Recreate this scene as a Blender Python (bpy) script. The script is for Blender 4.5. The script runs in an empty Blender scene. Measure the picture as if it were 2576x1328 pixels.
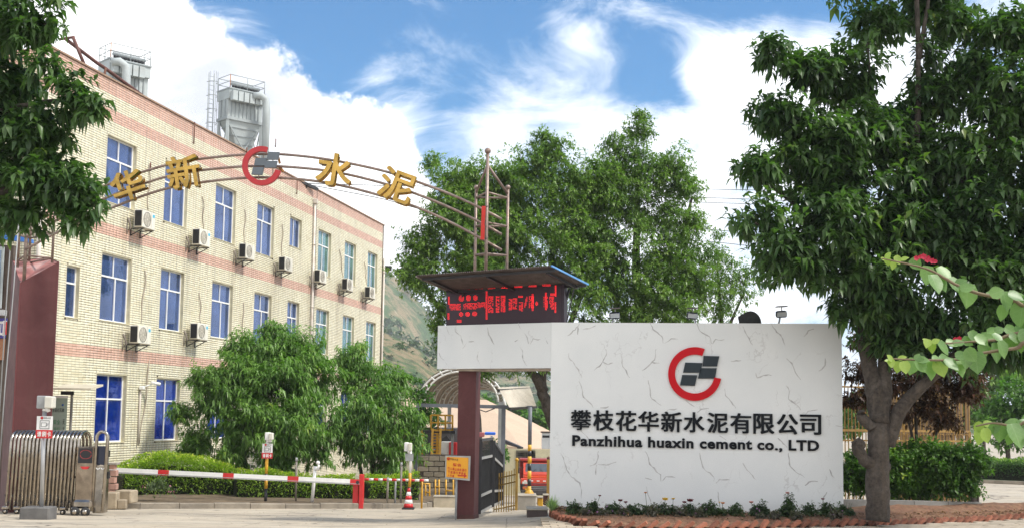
import bpy, math, random
import numpy as np
from mathutils import Vector, Matrix, noise as mnoise

random.seed(7)
rng = np.random.default_rng(7)
SC = bpy.context.scene
COL = SC.collection
PI = math.pi

# ---------------------------------------------------------------- camera
# image units used while measuring the photograph: 2576 wide, 1328 high
F, CX, CY, RHO, EYE = 3000.0, 1288.0, 774.0, 0.0144, 2.1
ALPHA = math.atan((1047 - CY) / F)
cam_d = bpy.data.cameras.new('camera')
cam = bpy.data.objects.new('camera', cam_d)
COL.objects.link(cam)
SC.camera = cam
cam_d.sensor_width = 36
cam_d.lens = 36 * F / 2576
cam_d.shift_y = (CY - 664) / 2576
cam_d.clip_start = .1
cam_d.clip_end = 6000
_R = Vector((1, 0, 0)); _U = Vector((0, -math.sin(ALPHA), math.cos(ALPHA))); _Fw = Vector((0, math.cos(ALPHA), math.sin(ALPHA)))
_rc = _R * math.cos(RHO) + _U * math.sin(RHO)
_uc = -_R * math.sin(RHO) + _U * math.cos(RHO)
_m = Matrix((_rc, _uc, -_Fw)).transposed().to_4x4()
_m.translation = (0, 0, EYE)
cam.matrix_world = _m

def ray(u, v):
    x = (u - CX) / F; y = -(v - CY) / F
    return _rc * x + _uc * y + _Fw
def at(u, v, Y):
    r = ray(u, v)
    return Vector((0, 0, EYE)) + r * (Y / r.y)
def proj(p):
    q = Vector(p) - Vector((0, 0, EYE))
    return CX + F * q.dot(_rc) / q.dot(_Fw), CY - F * q.dot(_uc) / q.dot(_Fw)
def ppm(Y): return F / Y

# ---------------------------------------------------------------- light and sky
SUN_TO = Vector((0.58, -0.16, 0.79)).normalized()
sun_el = math.asin(SUN_TO.z); sun_az = math.atan2(SUN_TO.x, SUN_TO.y)
sl = bpy.data.lights.new('sun', 'SUN'); sl.energy = 3.0; sl.angle = math.radians(9); sl.color = (1, .95, .87)
so = bpy.data.objects.new('sun', sl); COL.objects.link(so)
so.rotation_mode = 'QUATERNION'; so.rotation_quaternion = SUN_TO.to_track_quat('Z', 'Y')
so.location = (20, 0, 60)
SC.view_settings.view_transform = 'Standard'
SC.view_settings.look = 'None'
SC.view_settings.exposure = 0.68
SC.view_settings.gamma = 1
SC.view_settings.use_curve_mapping = False
SC.render.engine = 'CYCLES'
SC.cycles.max_bounces = 6
SC.cycles.transparent_max_bounces = 12

wd = bpy.data.worlds.new('World'); SC.world = wd; wd.use_nodes = True
NT = wd.node_tree; NT.nodes.clear()
class G:
    """tiny node-graph helper"""
    def __init__(s, nt): s.nt = nt
    def n(s, t, **k):
        x = s.nt.nodes.new(t)
        for a, b in k.items(): setattr(x, a, b)
        return x
    def put(s, sock, v):
        if hasattr(v, 'is_linked'): s.nt.links.new(v, sock)
        elif v is not None:
            try: sock.default_value = v
            except Exception: sock.default_value = (*v, 1)
    def m(s, op, a, b=None, c=None, clamp=False):
        x = s.n('ShaderNodeMath', operation=op, use_clamp=clamp)
        s.put(x.inputs[0], a)
        if b is not None: s.put(x.inputs[1], b)
        if c is not None: s.put(x.inputs[2], c)
        return x.outputs[0]
    def vm(s, op, a, b=None, scale=None):
        x = s.n('ShaderNodeVectorMath', operation=op)
        s.put(x.inputs[0], a)
        if b is not None: s.put(x.inputs[1], b)
        if scale is not None: s.put(x.inputs['Scale'], scale)
        return x.outputs['Value'] if op in ('DISTANCE', 'LENGTH', 'DOT_PRODUCT') else x.outputs[0]
    def noise(s, vec, scale, detail=4, rough=.55, dist=0):
        x = s.n('ShaderNodeTexNoise'); s.put(x.inputs['Vector'], vec)
        x.inputs['Scale'].default_value = scale; x.inputs['Detail'].default_value = detail
        x.inputs['Roughness'].default_value = rough; x.inputs['Distortion'].default_value = dist
        return x.outputs[0]
    def rng(s, v, a, b, c=0., d=1., smooth=False):
        x = s.n('ShaderNodeMapRange'); x.clamp = True
        if smooth: x.interpolation_type = 'SMOOTHSTEP'
        s.put(x.inputs[0], v)
        for i, q in enumerate((a, b, c, d)): x.inputs[i + 1].default_value = q
        return x.outputs[0]
    def mix(s, f, a, b, mode='MIX'):
        x = s.n('ShaderNodeMix', data_type='RGBA', blend_type=mode)
        s.put(x.inputs[0], f); s.put(x.inputs[6], a if hasattr(a, 'is_linked') else (*a[:3], 1)); s.put(x.inputs[7], b if hasattr(b, 'is_linked') else (*b[:3], 1))
        return x.outputs[2]

g = G(NT)
tc = g.n('ShaderNodeTexCoord').outputs['Generated']
sky = g.n('ShaderNodeTexSky', sky_type='NISHITA', sun_disc=False)
sky.sun_elevation = sun_el; sky.sun_rotation = sun_az
sky.air_density = 1.0; sky.dust_density = .4; sky.ozone_density = 3.0
dn = g.vm('NORMALIZE', tc)
# cloud shapes are fields of direction: puffs of cumulus plus thin high cloud all round the sky
nz1 = g.noise(dn, 9, 6, .62)
nz2 = g.noise(g.vm('MULTIPLY', dn, (1, 1, 1.0)), 34, 5, .6)
edge = g.m('ADD', g.m('MULTIPLY', g.m('SUBTRACT', nz1, .5), .10), g.m('MULTIPLY', g.m('SUBTRACT', nz2, .5), .045))
puffs = [(150, 40, 300), (350, 60, 145), (300, 250, 300), (560, 210, 135), (640, 190, 90), (620, 330, 200), (760, 330, 125),
         (880, 400, 120), (965, 375, 72), (560, 520, 300), (900, 560, 190), (-500, 300, 520), (-1500, 500, 700), (-400, 900, 500)]
cum = None
for (u, v, r) in puffs:
    dv = ray(u, v).normalized()
    q = g.m('SUBTRACT', r / F, g.vm('DISTANCE', dn, tuple(dv)))
    cum = q if cum is None else g.m('MAXIMUM', cum, q)
for dv, r in (((.3, -1, .55), .62), ((-.7, -.8, .5), .45), ((.9, -.5, .35), .4), ((-.95, .1, .9), .4), ((.2, -.2, 1.2), .35), ((1, .4, .25), .35)):  # unseen clouds behind and beside the camera, added to neutralise blue fill light
    q = g.m('SUBTRACT', r, g.vm('DISTANCE', dn, tuple(Vector(dv).normalized())))
    cum = g.m('MAXIMUM', cum, q)
cum_m = g.rng(g.m('ADD', cum, edge), -.004, .010, 0, 1, True)
_wt = g.n('ShaderNodeTexNoise'); _wt.inputs['Scale'].default_value = 5; _wt.inputs['Detail'].default_value = 5; g.put(_wt.inputs[0], dn)
dnw = g.vm('ADD', dn, g.vm('SCALE', g.vm('SUBTRACT', _wt.outputs[1], (.5, .5, .5)), scale=.16))
softs = [(1430, 75, 170, .7), (1300, 200, 230, .55), (1850, 190, 190, 1.05), (1560, 330, 240, .7), (1980, 330, 260, .9), (2350, 250, 300, .9),
         (1200, 330, 170, .5), (1000, 200, 150, .35), (2550, 30, 250, .7), (1750, 480, 300, .6), (3400, 200, 800, .7)]
soft = 0.0
for (u, v, r, w) in softs:
    dv = ray(u, v).normalized()
    q = g.rng(g.vm('DISTANCE', dnw, tuple(dv)), 0, r / F, w, 0, True)
    soft = g.m('MAXIMUM', soft, q)
wv = g.vm('ADD', g.vm('MULTIPLY', dn, (1.0, 1.0, 2.1)), g.vm('SCALE', g.n('ShaderNodeTexNoise').outputs[1], scale=0.0))
wn = g.noise(wv, 8.5, 9, .66, .9)
wn2 = g.noise(wv, 2.2, 4, .5, .2)
sx = g.n('ShaderNodeSeparateXYZ'); NT.links.new(dn, sx.inputs[0])
el = sx.outputs[2]
holes = [(880, 50, 330, .75), (1640, 220, 130, .7), (1900, 30, 170, .5), (1130, 330, 170, .5), (1880, 560, 150, .35), (1250, 20, 300, .45)]
hole = 0.0
for (u, v, r, w) in holes:
    dv = ray(u, v).normalized()
    hole = g.m('MAXIMUM', hole, g.rng(g.vm('DISTANCE', dn, tuple(dv)), 0, r / F, w, 0, True))
soft = g.m('SUBTRACT', g.m('ADD', soft, .20), hole)
wis = g.m('ADD', g.m('ADD', g.m('MULTIPLY', g.m('SUBTRACT', wn, .5), 2.3), g.m('MULTIPLY', g.m('SUBTRACT', wn2, .5), .9)),
          g.m('SUBTRACT', soft, g.rng(el, .08, .34, -.62, .30)))
wis_m = g.rng(wis, -.15, .95, 0, 1, True)
nc = g.noise(g.vm('ADD', dn, (3.1, 1.7, .4)), 7, 6, .6, .3)
shade = g.rng(nc, .42, .62, 0, 1, True)
ccol = g.mix(shade, (11.5, 11.5, 11.5), (5.9, 6.2, 6.9))
wcol = g.mix(g.rng(nc, .40, .66), (10.5, 10.8, 11.2), (6.2, 7.0, 8.2))
skyc = g.mix(1.0, sky.outputs[0], (.33, .80, 1.05), 'MULTIPLY')
base = g.mix(wis_m, skyc, wcol)
fin = g.mix(cum_m, base, ccol)
bg = g.n('ShaderNodeBackground'); bg.inputs['Strength'].default_value = .1
NT.links.new(fin, bg.inputs[0])
ow = g.n('ShaderNodeOutputWorld'); NT.links.new(bg.outputs[0], ow.inputs[0])

# ---------------------------------------------------------------- materials
MATS = {}
def mat(name, col, rough=.7, metal=0, var=.15, vscale=3.0, bump=0.0, bscale=40, dirt=None, attr=None, trans=0.0, spec=.5, emis=None, estr=0, streak=0, coat=0, rand=0, stain=False):
    if name in MATS: return MATS[name]
    m = bpy.data.materials.new(name); m.use_nodes = True
    nt = m.node_tree; k = G(nt)
    b = nt.nodes['Principled BSDF']; out = nt.nodes['Material Output']
    tco = k.n('ShaderNodeTexCoord').outputs['Object']
    c1 = tuple(min(1, x * (1 + var)) for x in col); c0 = tuple(x * (1 - var) for x in col)
    f = k.rng(k.noise(tco, vscale, 6, .6), .3, .7)
    c = k.mix(f, c0, c1)
    if stain:
        sa = k.n('ShaderNodeAttribute', attribute_name='stain').outputs['Fac']
        c = k.mix(k.m('MULTIPLY', sa, k.rng(k.noise(tco, 6, 4), .3, .6, .5, 1)), c, (.20, .145, .09))
    if attr:
        a = k.n('ShaderNodeAttribute', attribute_name='var').outputs['Fac']
        c = k.mix(k.m('MULTIPLY', a, 1.0), c, attr)
    if rand:
        oi = k.n('ShaderNodeObjectInfo').outputs['Random']
        c = k.mix(1.0, c, k.mix(oi, (1 - rand,) * 3, (1 + rand,) * 3), 'MULTIPLY')
    if dirt:
        dcol, amt = dirt[0], dirt[1]
        ds = dirt[2] if len(dirt) > 2 else 1.3
        dn_ = k.rng(k.noise(tco, ds, 7, .7, .6), .48, .78, 0, amt)
        c = k.mix(dn_, c, dcol)
    if streak:
        v = k.vm('MULTIPLY', tco, (5.0, 5.0, .35))
        c = k.mix(k.rng(k.noise(v, 1.2, 6, .7), .5, .8, 0, streak), c, (.12, .09, .06))
    k.put(b.inputs['Base Color'], c)
    b.inputs['Roughness'].default_value = rough; b.inputs['Metallic'].default_value = metal
    b.inputs['Specular IOR Level'].default_value = spec
    if coat: b.inputs['Coat Weight'].default_value = coat
    if emis:
        b.inputs['Emission Color'].default_value = (*emis, 1); b.inputs['Emission Strength'].default_value = estr
    if bump:
        bp = k.n('ShaderNodeBump'); bp.inputs['Strength'].default_value = bump; bp.inputs['Distance'].default_value = .02
        k.put(bp.inputs['Height'], k.noise(tco, bscale, 5, .6)); nt.links.new(bp.outputs[0], b.inputs['Normal'])
    if trans:
        tr = k.n('ShaderNodeBsdfTranslucent'); k.put(tr.inputs[0], k.mix(1.0, c, (1.5, 1.7, .7), 'MULTIPLY'))
        mx = k.n('ShaderNodeMixShader'); mx.inputs[0].default_value = trans
        nt.links.new(b.outputs[0], mx.inputs[1]); nt.links.new(tr.outputs[0], mx.inputs[2]); nt.links.new(mx.outputs[0], out.inputs[0])
    MATS[name] = m
    return m

def glass_mat(name, tint, gloss=.35, film=None):
    if name in MATS: return MATS[name]
    m = bpy.data.materials.new(name); m.use_nodes = True
    nt = m.node_tree; k = G(nt); nt.nodes.remove(nt.nodes['Principled BSDF'])
    t = k.n('ShaderNodeBsdfTransparent'); t.inputs[0].default_value = (*tint, 1)
    df = k.n('ShaderNodeBsdfDiffuse'); df.inputs[0].default_value = (*(film or tint), 1)
    m0 = k.n('ShaderNodeMixShader'); m0.inputs[0].default_value = .45 if film else 0; nt.links.new(t.outputs[0], m0.inputs[1]); nt.links.new(df.outputs[0], m0.inputs[2])
    gl = k.n('ShaderNodeBsdfGlossy'); gl.inputs['Roughness'].default_value = .03; gl.inputs[0].default_value = (.62, .72, .95, 1)
    _bp = k.n('ShaderNodeBump'); _bp.inputs['Strength'].default_value = .35; _bp.inputs['Distance'].default_value = .05; k.put(_bp.inputs['Height'], k.noise(k.n('ShaderNodeTexCoord').outputs['Object'], 1.3, 2, .4)); nt.links.new(_bp.outputs[0], gl.inputs['Normal'])
    if film: k.put(df.inputs[0], k.mix(k.rng(k.noise(k.n('ShaderNodeTexCoord').outputs['Object'], .9, 4, .6), .35, .65), tuple(x * .55 for x in film), tuple(x * 1.35 for x in film)))  # mottled film colour, painting uneven reflections into the pane
    fr = k.n('ShaderNodeFresnel'); fr.inputs[0].default_value = 1.6
    f = k.m('ADD', k.m('MULTIPLY', fr.outputs[0], .9), gloss, clamp=True)
    mx = k.n('ShaderNodeMixShader'); nt.links.new(f, mx.inputs[0]); nt.links.new(m0.outputs[0], mx.inputs[1]); nt.links.new(gl.outputs[0], mx.inputs[2])
    nt.links.new(mx.outputs[0], nt.nodes['Material Output'].inputs[0])
    MATS[name] = m
    return m

# ---------------------------------------------------------------- object helpers
WM = {}
def wm(o):
    return WM.get(o.name, Matrix.Identity(4)) if o else Matrix.Identity(4)
def props(o, label=None, cat=None, group=None, kind=None):
    if label: o['label'] = label
    if cat: o['category'] = cat
    if group: o['group'] = group
    if kind: o['kind'] = kind
    return o
def thing(name, label, cat, loc=(0, 0, 0), rotz=0, group=None):
    o = bpy.data.objects.new(name, None); COL.objects.link(o)
    o.empty_display_size = .2
    o.location = loc; o.rotation_euler = (0, 0, rotz)
    WM[o.name] = Matrix.Translation(Vector(loc)) @ Matrix.Rotation(rotz, 4, 'Z')
    return props(o, label, cat, group)
def copy_tree(o, parent=None):
    c = o.copy(); COL.objects.link(c)
    if parent: c.parent = parent
    for ch in list(o.children): copy_tree(ch, c)
    return c

class MB:
    def __init__(s): s.v = []; s.f = []; s.mi = []; s.smooth = []
    def add(s, vs, fs, mi=0, sm=False):
        b = len(s.v); s.v += [tuple(x) for x in vs]
        for f in fs: s.f.append([b + i for i in f]); s.mi.append(mi); s.smooth.append(sm)
        return s
    def hexa(s, p, mi=0):          # p: 8 points, bottom ring then top ring
        return s.add(p, [(3, 2, 1, 0), (4, 5, 6, 7), (0, 1, 5, 4), (1, 2, 6, 5), (2, 3, 7, 6), (3, 0, 4, 7)], mi)
    def box(s, c, size, R=None, mi=0):
        hx, hy, hz = size[0] / 2, size[1] / 2, size[2] / 2
        pts = [Vector((x, y, z)) for z in (-hz, hz) for x, y in ((-hx, -hy), (hx, -hy), (hx, hy), (-hx, hy))]
        if R is not None: pts = [R @ q for q in pts]
        c = Vector(c)
        return s.hexa([c + q for q in pts], mi)
    def bbox(s, c, size, bev=.01, R=None, mi=0):   # box with chamfered vertical + top edges
        hx, hy, hz = size[0] / 2, size[1] / 2, size[2] / 2
        def ring(a, z, b2):
            x, y = hx - a, hy - a; e = b2
            return [Vector(q) for q in ((-x + e, -y, z), (x - e, -y, z), (x, -y + e, z), (x, y - e, z), (x - e, y, z), (-x + e, y, z), (-x, y - e, z), (-x, -y + e, z))]
        rings = [ring(bev, -hz, bev * .5), ring(0, -hz + bev, bev), ring(0, hz - bev, bev), ring(bev, hz, bev * .5)]
        pts = [q for r in rings for q in r]
        if R is not None: pts = [R @ q for q in pts]
        c = Vector(c); pts = [c + q for q in pts]
        fs = [tuple(range(7, -1, -1)), tuple(range(24, 32))]
        for k in range(3):
            for i in range(8):
                j = (i + 1) % 8
                fs.append((k * 8 + i, k * 8 + j, (k + 1) * 8 + j, (k + 1) * 8 + i))
        return s.add(pts, fs, mi)
    def tube(s, path, r, n=8, mi=0, caps=True, sm=True):
        path = [Vector(p) for p in path]
        rs = r if isinstance(r, (list, tuple)) else [r] * len(path)
        ref = None; pts = []
        for i, p in enumerate(path):
            t = (path[min(i + 1, len(path) - 1)] - path[max(i - 1, 0)])
            if t.length < 1e-9: t = Vector((0, 0, 1))
            t.normalize()
            if ref is None: ref = Vector((0, 0, 1)) if abs(t.z) < .9 else Vector((1, 0, 0))
            a = t.cross(ref)
            if a.length < 1e-4: a = t.cross(Vector((0, 1, 0)))
            a.normalize(); b = t.cross(a); ref = -b if False else ref
            for k in range(n):
                th = 2 * PI * k / n
                pts.append(p + (a * math.cos(th) + b * math.sin(th)) * rs[i])
        fs = []
        for i in range(len(path) - 1):
            for k in range(n):
                j = (k + 1) % n
                fs.append((i * n + k, i * n + j, (i + 1) * n + j, (i + 1) * n + k))
        base = len(s.v)
        s.add(pts, fs, mi, sm)
        if caps:
            s.add([], [], mi)
            s.f.append([base + k for k in range(n - 1, -1, -1)]); s.mi.append(mi); s.smooth.append(False)
            m_ = (len(path) - 1) * n
            s.f.append([base + m_ + k for k in range(n)]); s.mi.append(mi); s.smooth.append(False)
        return s
    def bar(s, a, b, w, h=None, mi=0):  # rectangular bar from a to b
        a, b = Vector(a), Vector(b); t = (b - a); L = t.length; t.normalize(); h = h or w
        up = Vector((0, 0, 1)) if abs(t.z) < .95 else Vector((0, 1, 0))
        x = t.cross(up).normalized(); y = x.cross(t)
        R = Matrix((x, t, y)).transposed()
        return s.box((a + b) / 2, (w, L, h), R, mi)
    def prism(s, pts, off, mi=0, sm=False):  # polygon (3D points) extruded by vector off
        pts = [Vector(p) for p in pts]; off = Vector(off); n = len(pts)
        return s.add(pts + [p + off for p in pts], [tuple(range(n - 1, -1, -1)), tuple(range(n, 2 * n))] + [(i, (i + 1) % n, n + (i + 1) % n, n + i) for i in range(n)], mi)
    def sphere(s, c, r, n=10, mi=0, sc=(1, 1, 1)):
        c = Vector(c); pts = []; fs = []; m_ = n // 2
        for i in range(m_ + 1):
            ph = PI * i / m_
            for k in range(n):
                th = 2 * PI * k / n
                pts.append(c + Vector((math.sin(ph) * math.cos(th) * r * sc[0], math.sin(ph) * math.sin(th) * r * sc[1], math.cos(ph) * r * sc[2])))
        for i in range(m_):
            for k in range(n):
                j = (k + 1) % n; fs.append((i * n + k, (i + 1) * n + k, (i + 1) * n + j, i * n + j))
        return s.add(pts, fs, mi, True)
    def lathe(s, c, prof, n=16, mi=0, axis=None):
        c = Vector(c); pts = []; fs = []
        Rm = axis.to_track_quat('Z', 'Y').to_matrix() if axis is not None else Matrix.Identity(3)
        for (r, z) in prof:
            for k in range(n):
                th = 2 * PI * k / n; pts.append(c + Rm @ Vector((r * math.cos(th), r * math.sin(th), z)))
        for i in range(len(prof) - 1):
            for k in range(n):
                j = (k + 1) % n; fs.append((i * n + k, i * n + j, (i + 1) * n + j, (i + 1) * n + k))
        return s.add(pts, fs, mi, True)
    def build(s, name, mats, parent=None, local=False, label=None, cat=None, group=None, kind=None, origin=None):
        if not isinstance(mats, (list, tuple)): mats = [mats]
        me = bpy.data.meshes.new(name)
        vs = s.v
        o = bpy.data.objects.new(name, me)
        W = wm(parent) if parent is not None else Matrix.Identity(4)
        if parent is None and origin is not None:
            o.location = origin; W = Matrix.Translation(Vector(origin))
        if not local and (parent is not None or origin is not None):
            Wi = W.inverted(); vs = [Wi @ Vector(p) for p in vs]
        me.from_pydata(vs, [], s.f)
        for m_ in mats: me.materials.append(m_)
        me.polygons.foreach_set('material_index', s.mi)
        me.polygons.foreach_set('use_smooth', s.smooth)
        me.update()
        COL.objects.link(o)
        if parent is not None: o.parent = parent
        WM[o.name] = W
        return props(o, label, cat, group, kind)

def mesh_np(name, V, Fq, mats, parent=None, mi=None, var=None, stain=None, origin=None, smooth=False, **k):
    """numpy mesh: V (n,3), Fq (m,3 or 4)"""
    V = np.asarray(V, dtype=np.float64)
    o = bpy.data.objects.new(name, None) if False else None
    me = bpy.data.meshes.new(name)
    o = bpy.data.objects.new(name, me)
    W = wm(parent) if parent is not None else Matrix.Identity(4)
    if parent is None and origin is not None: o.location = origin; W = Matrix.Translation(Vector(origin))
    Wi = np.array(W.inverted())
    V = V @ Wi[:3, :3].T + Wi[:3, 3]
    me.vertices.add(len(V)); me.vertices.foreach_set('co', V.astype(np.float32).ravel())
    q = Fq.shape[1]
    me.loops.add(Fq.size); me.loops.foreach_set('vertex_index', Fq.astype(np.int32).ravel())
    me.polygons.add(len(Fq)); me.polygons.foreach_set('loop_start', np.arange(0, Fq.size, q, dtype=np.int32))
    if smooth: me.polygons.foreach_set('use_smooth', np.ones(len(Fq), dtype=bool))
    for m_ in (mats if isinstance(mats, (list, tuple)) else [mats]): me.materials.append(m_)
    if mi is not None: me.polygons.foreach_set('material_index', mi.astype(np.int32))
    if var is not None:
        a = me.attributes.new('var', 'FLOAT', 'POINT'); a.data.foreach_set('value', var.astype(np.float32))
    if stain is not None:
        a = me.attributes.new('stain', 'FLOAT', 'POINT'); a.data.foreach_set('value', stain.astype(np.float32))
    me.update(calc_edges=True)
    COL.objects.link(o)
    if parent is not None: o.parent = parent
    WM[o.name] = W
    return props(o, **k)

# text as mesh -------------------------------------------------------
_TX = {}
def text_mesh(t, bold=.0, ext=.5):
    key = (t, bold)
    if key not in _TX:
        c = bpy.data.curves.new('t', 'FONT'); c.body = t; c.offset = bold; c.extrude = .5; c.resolution_u = 4
        o = bpy.data.objects.new('t', c); COL.objects.link(o)
        dg = bpy.context.evaluated_depsgraph_get(); dg.update()
        me = bpy.data.meshes.new_from_object(o.evaluated_get(dg))
        vs = [tuple(v.co) for v in me.vertices]; fs = [tuple(p.vertices) for p in me.polygons]
        bpy.data.meshes.remove(me); bpy.data.objects.remove(o); bpy.data.curves.remove(c)
        _TX[key] = (vs, fs)
    return _TX[key]
def text_bounds(t, bold=0):
    vs, _ = text_mesh(t, bold); xs = [v[0] for v in vs]; ys = [v[1] for v in vs]
    return min(xs), max(xs), min(ys), max(ys)
def advance(ch):
    return (text_bounds('x' + ch + 'x')[1] - text_bounds('x' + ch + 'x')[0]) - (text_bounds('xx')[1] - text_bounds('xx')[0]) if ch != ' ' else .30
def put_text(mb, t, O, X, Z, w, h, depth, bold=0, mi=0, fit='box'):
    """fit glyph bounding box into w x h with lower-left at O; X right, Z up (unit), extruded by depth towards the viewer"""
    vs, fs = text_mesh(t, bold); x0, x1, y0, y1 = text_bounds(t, bold)
    X, Z = Vector(X).normalized(), Vector(Z).normalized(); N = X.cross(Z)   # towards the viewer
    sx_ = w / (x1 - x0); sy_ = h / (y1 - y0)
    O = Vector(O)
    mb.add([O + X * ((v[0] - x0) * sx_) + Z * ((v[1] - y0) * sy_) + N * ((v[2] + .5) * depth) for v in vs], fs, mi)

# ---------------------------------------------------------------- terrain height
def drop(Y):
    if Y < 21: return 0
    if Y < 40: return .045 * (Y - 21)
    if Y < 95: return .855 + .06 * (Y - 40)
    return 4.155
def sm(a, b, x):
    t = min(1, max(0, (x - a) / (b - a))); return t * t * (3 - 2 * t)
def ground(X, Y):
    near = sm(-.7, 1.0, X) * (1 - sm(28, 36, Y))
    return -drop(Y) * (1 - .75 * sm(7.5, 13, X)) * (1 - near)
def gp(u, Y, dz=0):
    """point on the ground under image column u at distance Y"""
    p = at(u, 1250, Y); return Vector((p.x, Y, ground(p.x, Y) + dz))

# common materials
M_WHITE = mat('white_paint', (.80, .80, .78), .45, var=.06, dirt=((.35, .30, .22), .35))
M_FRAME = mat('window_frame_white', (.78, .78, .76), .4, var=.04)
M_MAROON = mat('maroon_granite', (.075, .012, .012), .65, var=.25, vscale=60, bump=.05, dirt=((.16, .06, .06), .4), streak=.15)
M_STEEL = mat('weathered_steel_pipe', (.25, .19, .16), .45, metal=.4, var=.3, vscale=8, dirt=((.16, .07, .03), .7, 4))
M_INOX = mat('stainless_steel', (.42, .38, .33), .22, metal=1, var=.2, vscale=6, dirt=((.18, .13, .08), .5, 5))
M_DARK = mat('dark_metal', (.035, .035, .038), .5, metal=.3, var=.3)
M_BLACK = mat('black_plastic', (.012, .012, .014), .35, var=.2)
M_RED = mat('red_paint', (.55, .018, .02), .4, var=.12)
M_YEL = mat('yellow_paint', (.62, .33, .02), .45, var=.25, dirt=((.2, .1, .04), .5, 5))
M_CONC = mat('concrete', (.30, .275, .235), .9, var=.2, bump=.4, dirt=((.14, .12, .10), .6))
M_RUST = mat('rusty_iron', (.13, .055, .035), .85, var=.4, vscale=9)
M_GREY = mat('grey_paint', (.30, .31, .31), .5, var=.15)
M_GOLD = mat('gold_plate', (.42, .26, .065), .2, metal=1, var=.35, vscale=3, bump=.35, bscale=4)
M_SLATE = mat('slate_grey', (.030, .040, .048), .7, var=.1, spec=.2)
M_BARK = mat('tree_bark', (.050, .040, .032), .95, var=.5, vscale=14, bump=1.0, bscale=22, streak=.75, dirt=((.15, .13, .11), .7, 3))
M_BARK2 = mat('pale_bark', (.20, .165, .12), .9, var=.3, vscale=9, bump=.5)
# ================================================================ GROUND
def ground_mat():
    m = bpy.data.materials.new('worn_concrete_road'); m.use_nodes = True
    nt = m.node_tree; k = G(nt); b = nt.nodes['Principled BSDF']
    t = k.n('ShaderNodeTexCoord').outputs['Object']
    n1 = k.noise(t, .35, 6, .65); n2 = k.noise(t, 2.6, 6, .7); n3 = k.noise(t, 30, 4, .7)
    c = k.mix(k.rng(n1, .3, .7), (.40, .335, .245), (.48, .42, .33))
    c = k.mix(k.rng(n2, .48, .72, 0, .55), c, (.22, .19, .155))
    c = k.mix(k.rng(n3, .4, .75, 0, .35), c, (.50, .45, .36))
    vo = k.n('ShaderNodeTexVoronoi', feature='DISTANCE_TO_EDGE'); vo.inputs['Scale'].default_value = .33
    wv = k.vm('ADD', k.vm('MULTIPLY', t, (1, 1.6, 1)), k.vm('SCALE', k.n('ShaderNodeTexNoise').outputs[1], scale=.0))
    dis = k.n('ShaderNodeTexNoise'); dis.inputs['Scale'].default_value = 1.4; dis.inputs['Detail'].default_value = 6; k.put(dis.inputs[0], t)
    wv = k.vm('ADD', wv, k.vm('SCALE', dis.outputs[1], scale=1.1)); k.put(vo.inputs[0], wv)
    cr = k.rng(vo.outputs['Distance'], .004, .016, 1, 0)
    cr = k.m('MULTIPLY', cr, k.rng(k.noise(t, .6, 2), .42, .55))
    c = k.mix(k.m('MULTIPLY', cr, .85), c, (.06, .05, .045))
    br = k.n('ShaderNodeTexBrick'); br.inputs['Scale'].default_value = 1; br.inputs['Brick Width'].default_value = 5.2; br.inputs['Row Height'].default_value = 3.4; br.inputs['Mortar Size'].default_value = .018; br.inputs['Mortar Smooth'].default_value = .6; br.offset = .3
    k.put(br.inputs[0], k.vm('ADD', t, k.vm('SCALE', dis.outputs[1], scale=.10)))
    c = k.mix(k.m('MULTIPLY', br.outputs['Fac'], .55), c, (.09, .075, .06))
    c = k.mix(k.rng(k.noise(k.vm('MULTIPLY', t, (1, 3.5, 1)), .5, 5, .6), .46, .68, 0, .5), c, (.15, .135, .12))
    c = k.mix(k.rng(k.noise(t, 1.3, 3, .5), .66, .72, 0, .5), c, (.10, .09, .085))
    k.put(b.inputs['Base Color'], c); b.inputs['Roughness'].default_value = .92
    bp = k.n('ShaderNodeBump'); bp.inputs['Strength'].default_value = .5; bp.inputs['Distance'].default_value = .02
    k.put(bp.inputs['Height'], k.m('SUBTRACT', k.m('ADD', n2, k.m('MULTIPLY', n3, .5)), k.m('MULTIPLY', cr, 1.5))); nt.links.new(bp.outputs[0], b.inputs['Normal'])
    return m
xs = sorted(set([-900, -500, -250, -120, -70] + list(np.arange(-45, 46, 2.5)) + [60, 90, 150, 300, 600, 900]))
ys = sorted(set([-60, -20, 0, 10, 16] + list(np.arange(19, 60, 1.5)) + list(np.arange(60, 110, 5)) + [130, 200, 400, 900, 1500]))
mb = MB(); V = [(x, y, ground(x, y)) for y in ys for x in xs]; nx = len(xs)
mb.add(V, [(j * nx + i, j * nx + i + 1, (j + 1) * nx + i + 1, (j + 1) * nx + i) for j in range(len(ys) - 1) for i in range(nx - 1)], 0, True)
mb.build('ground', ground_mat(), kind='structure')

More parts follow.
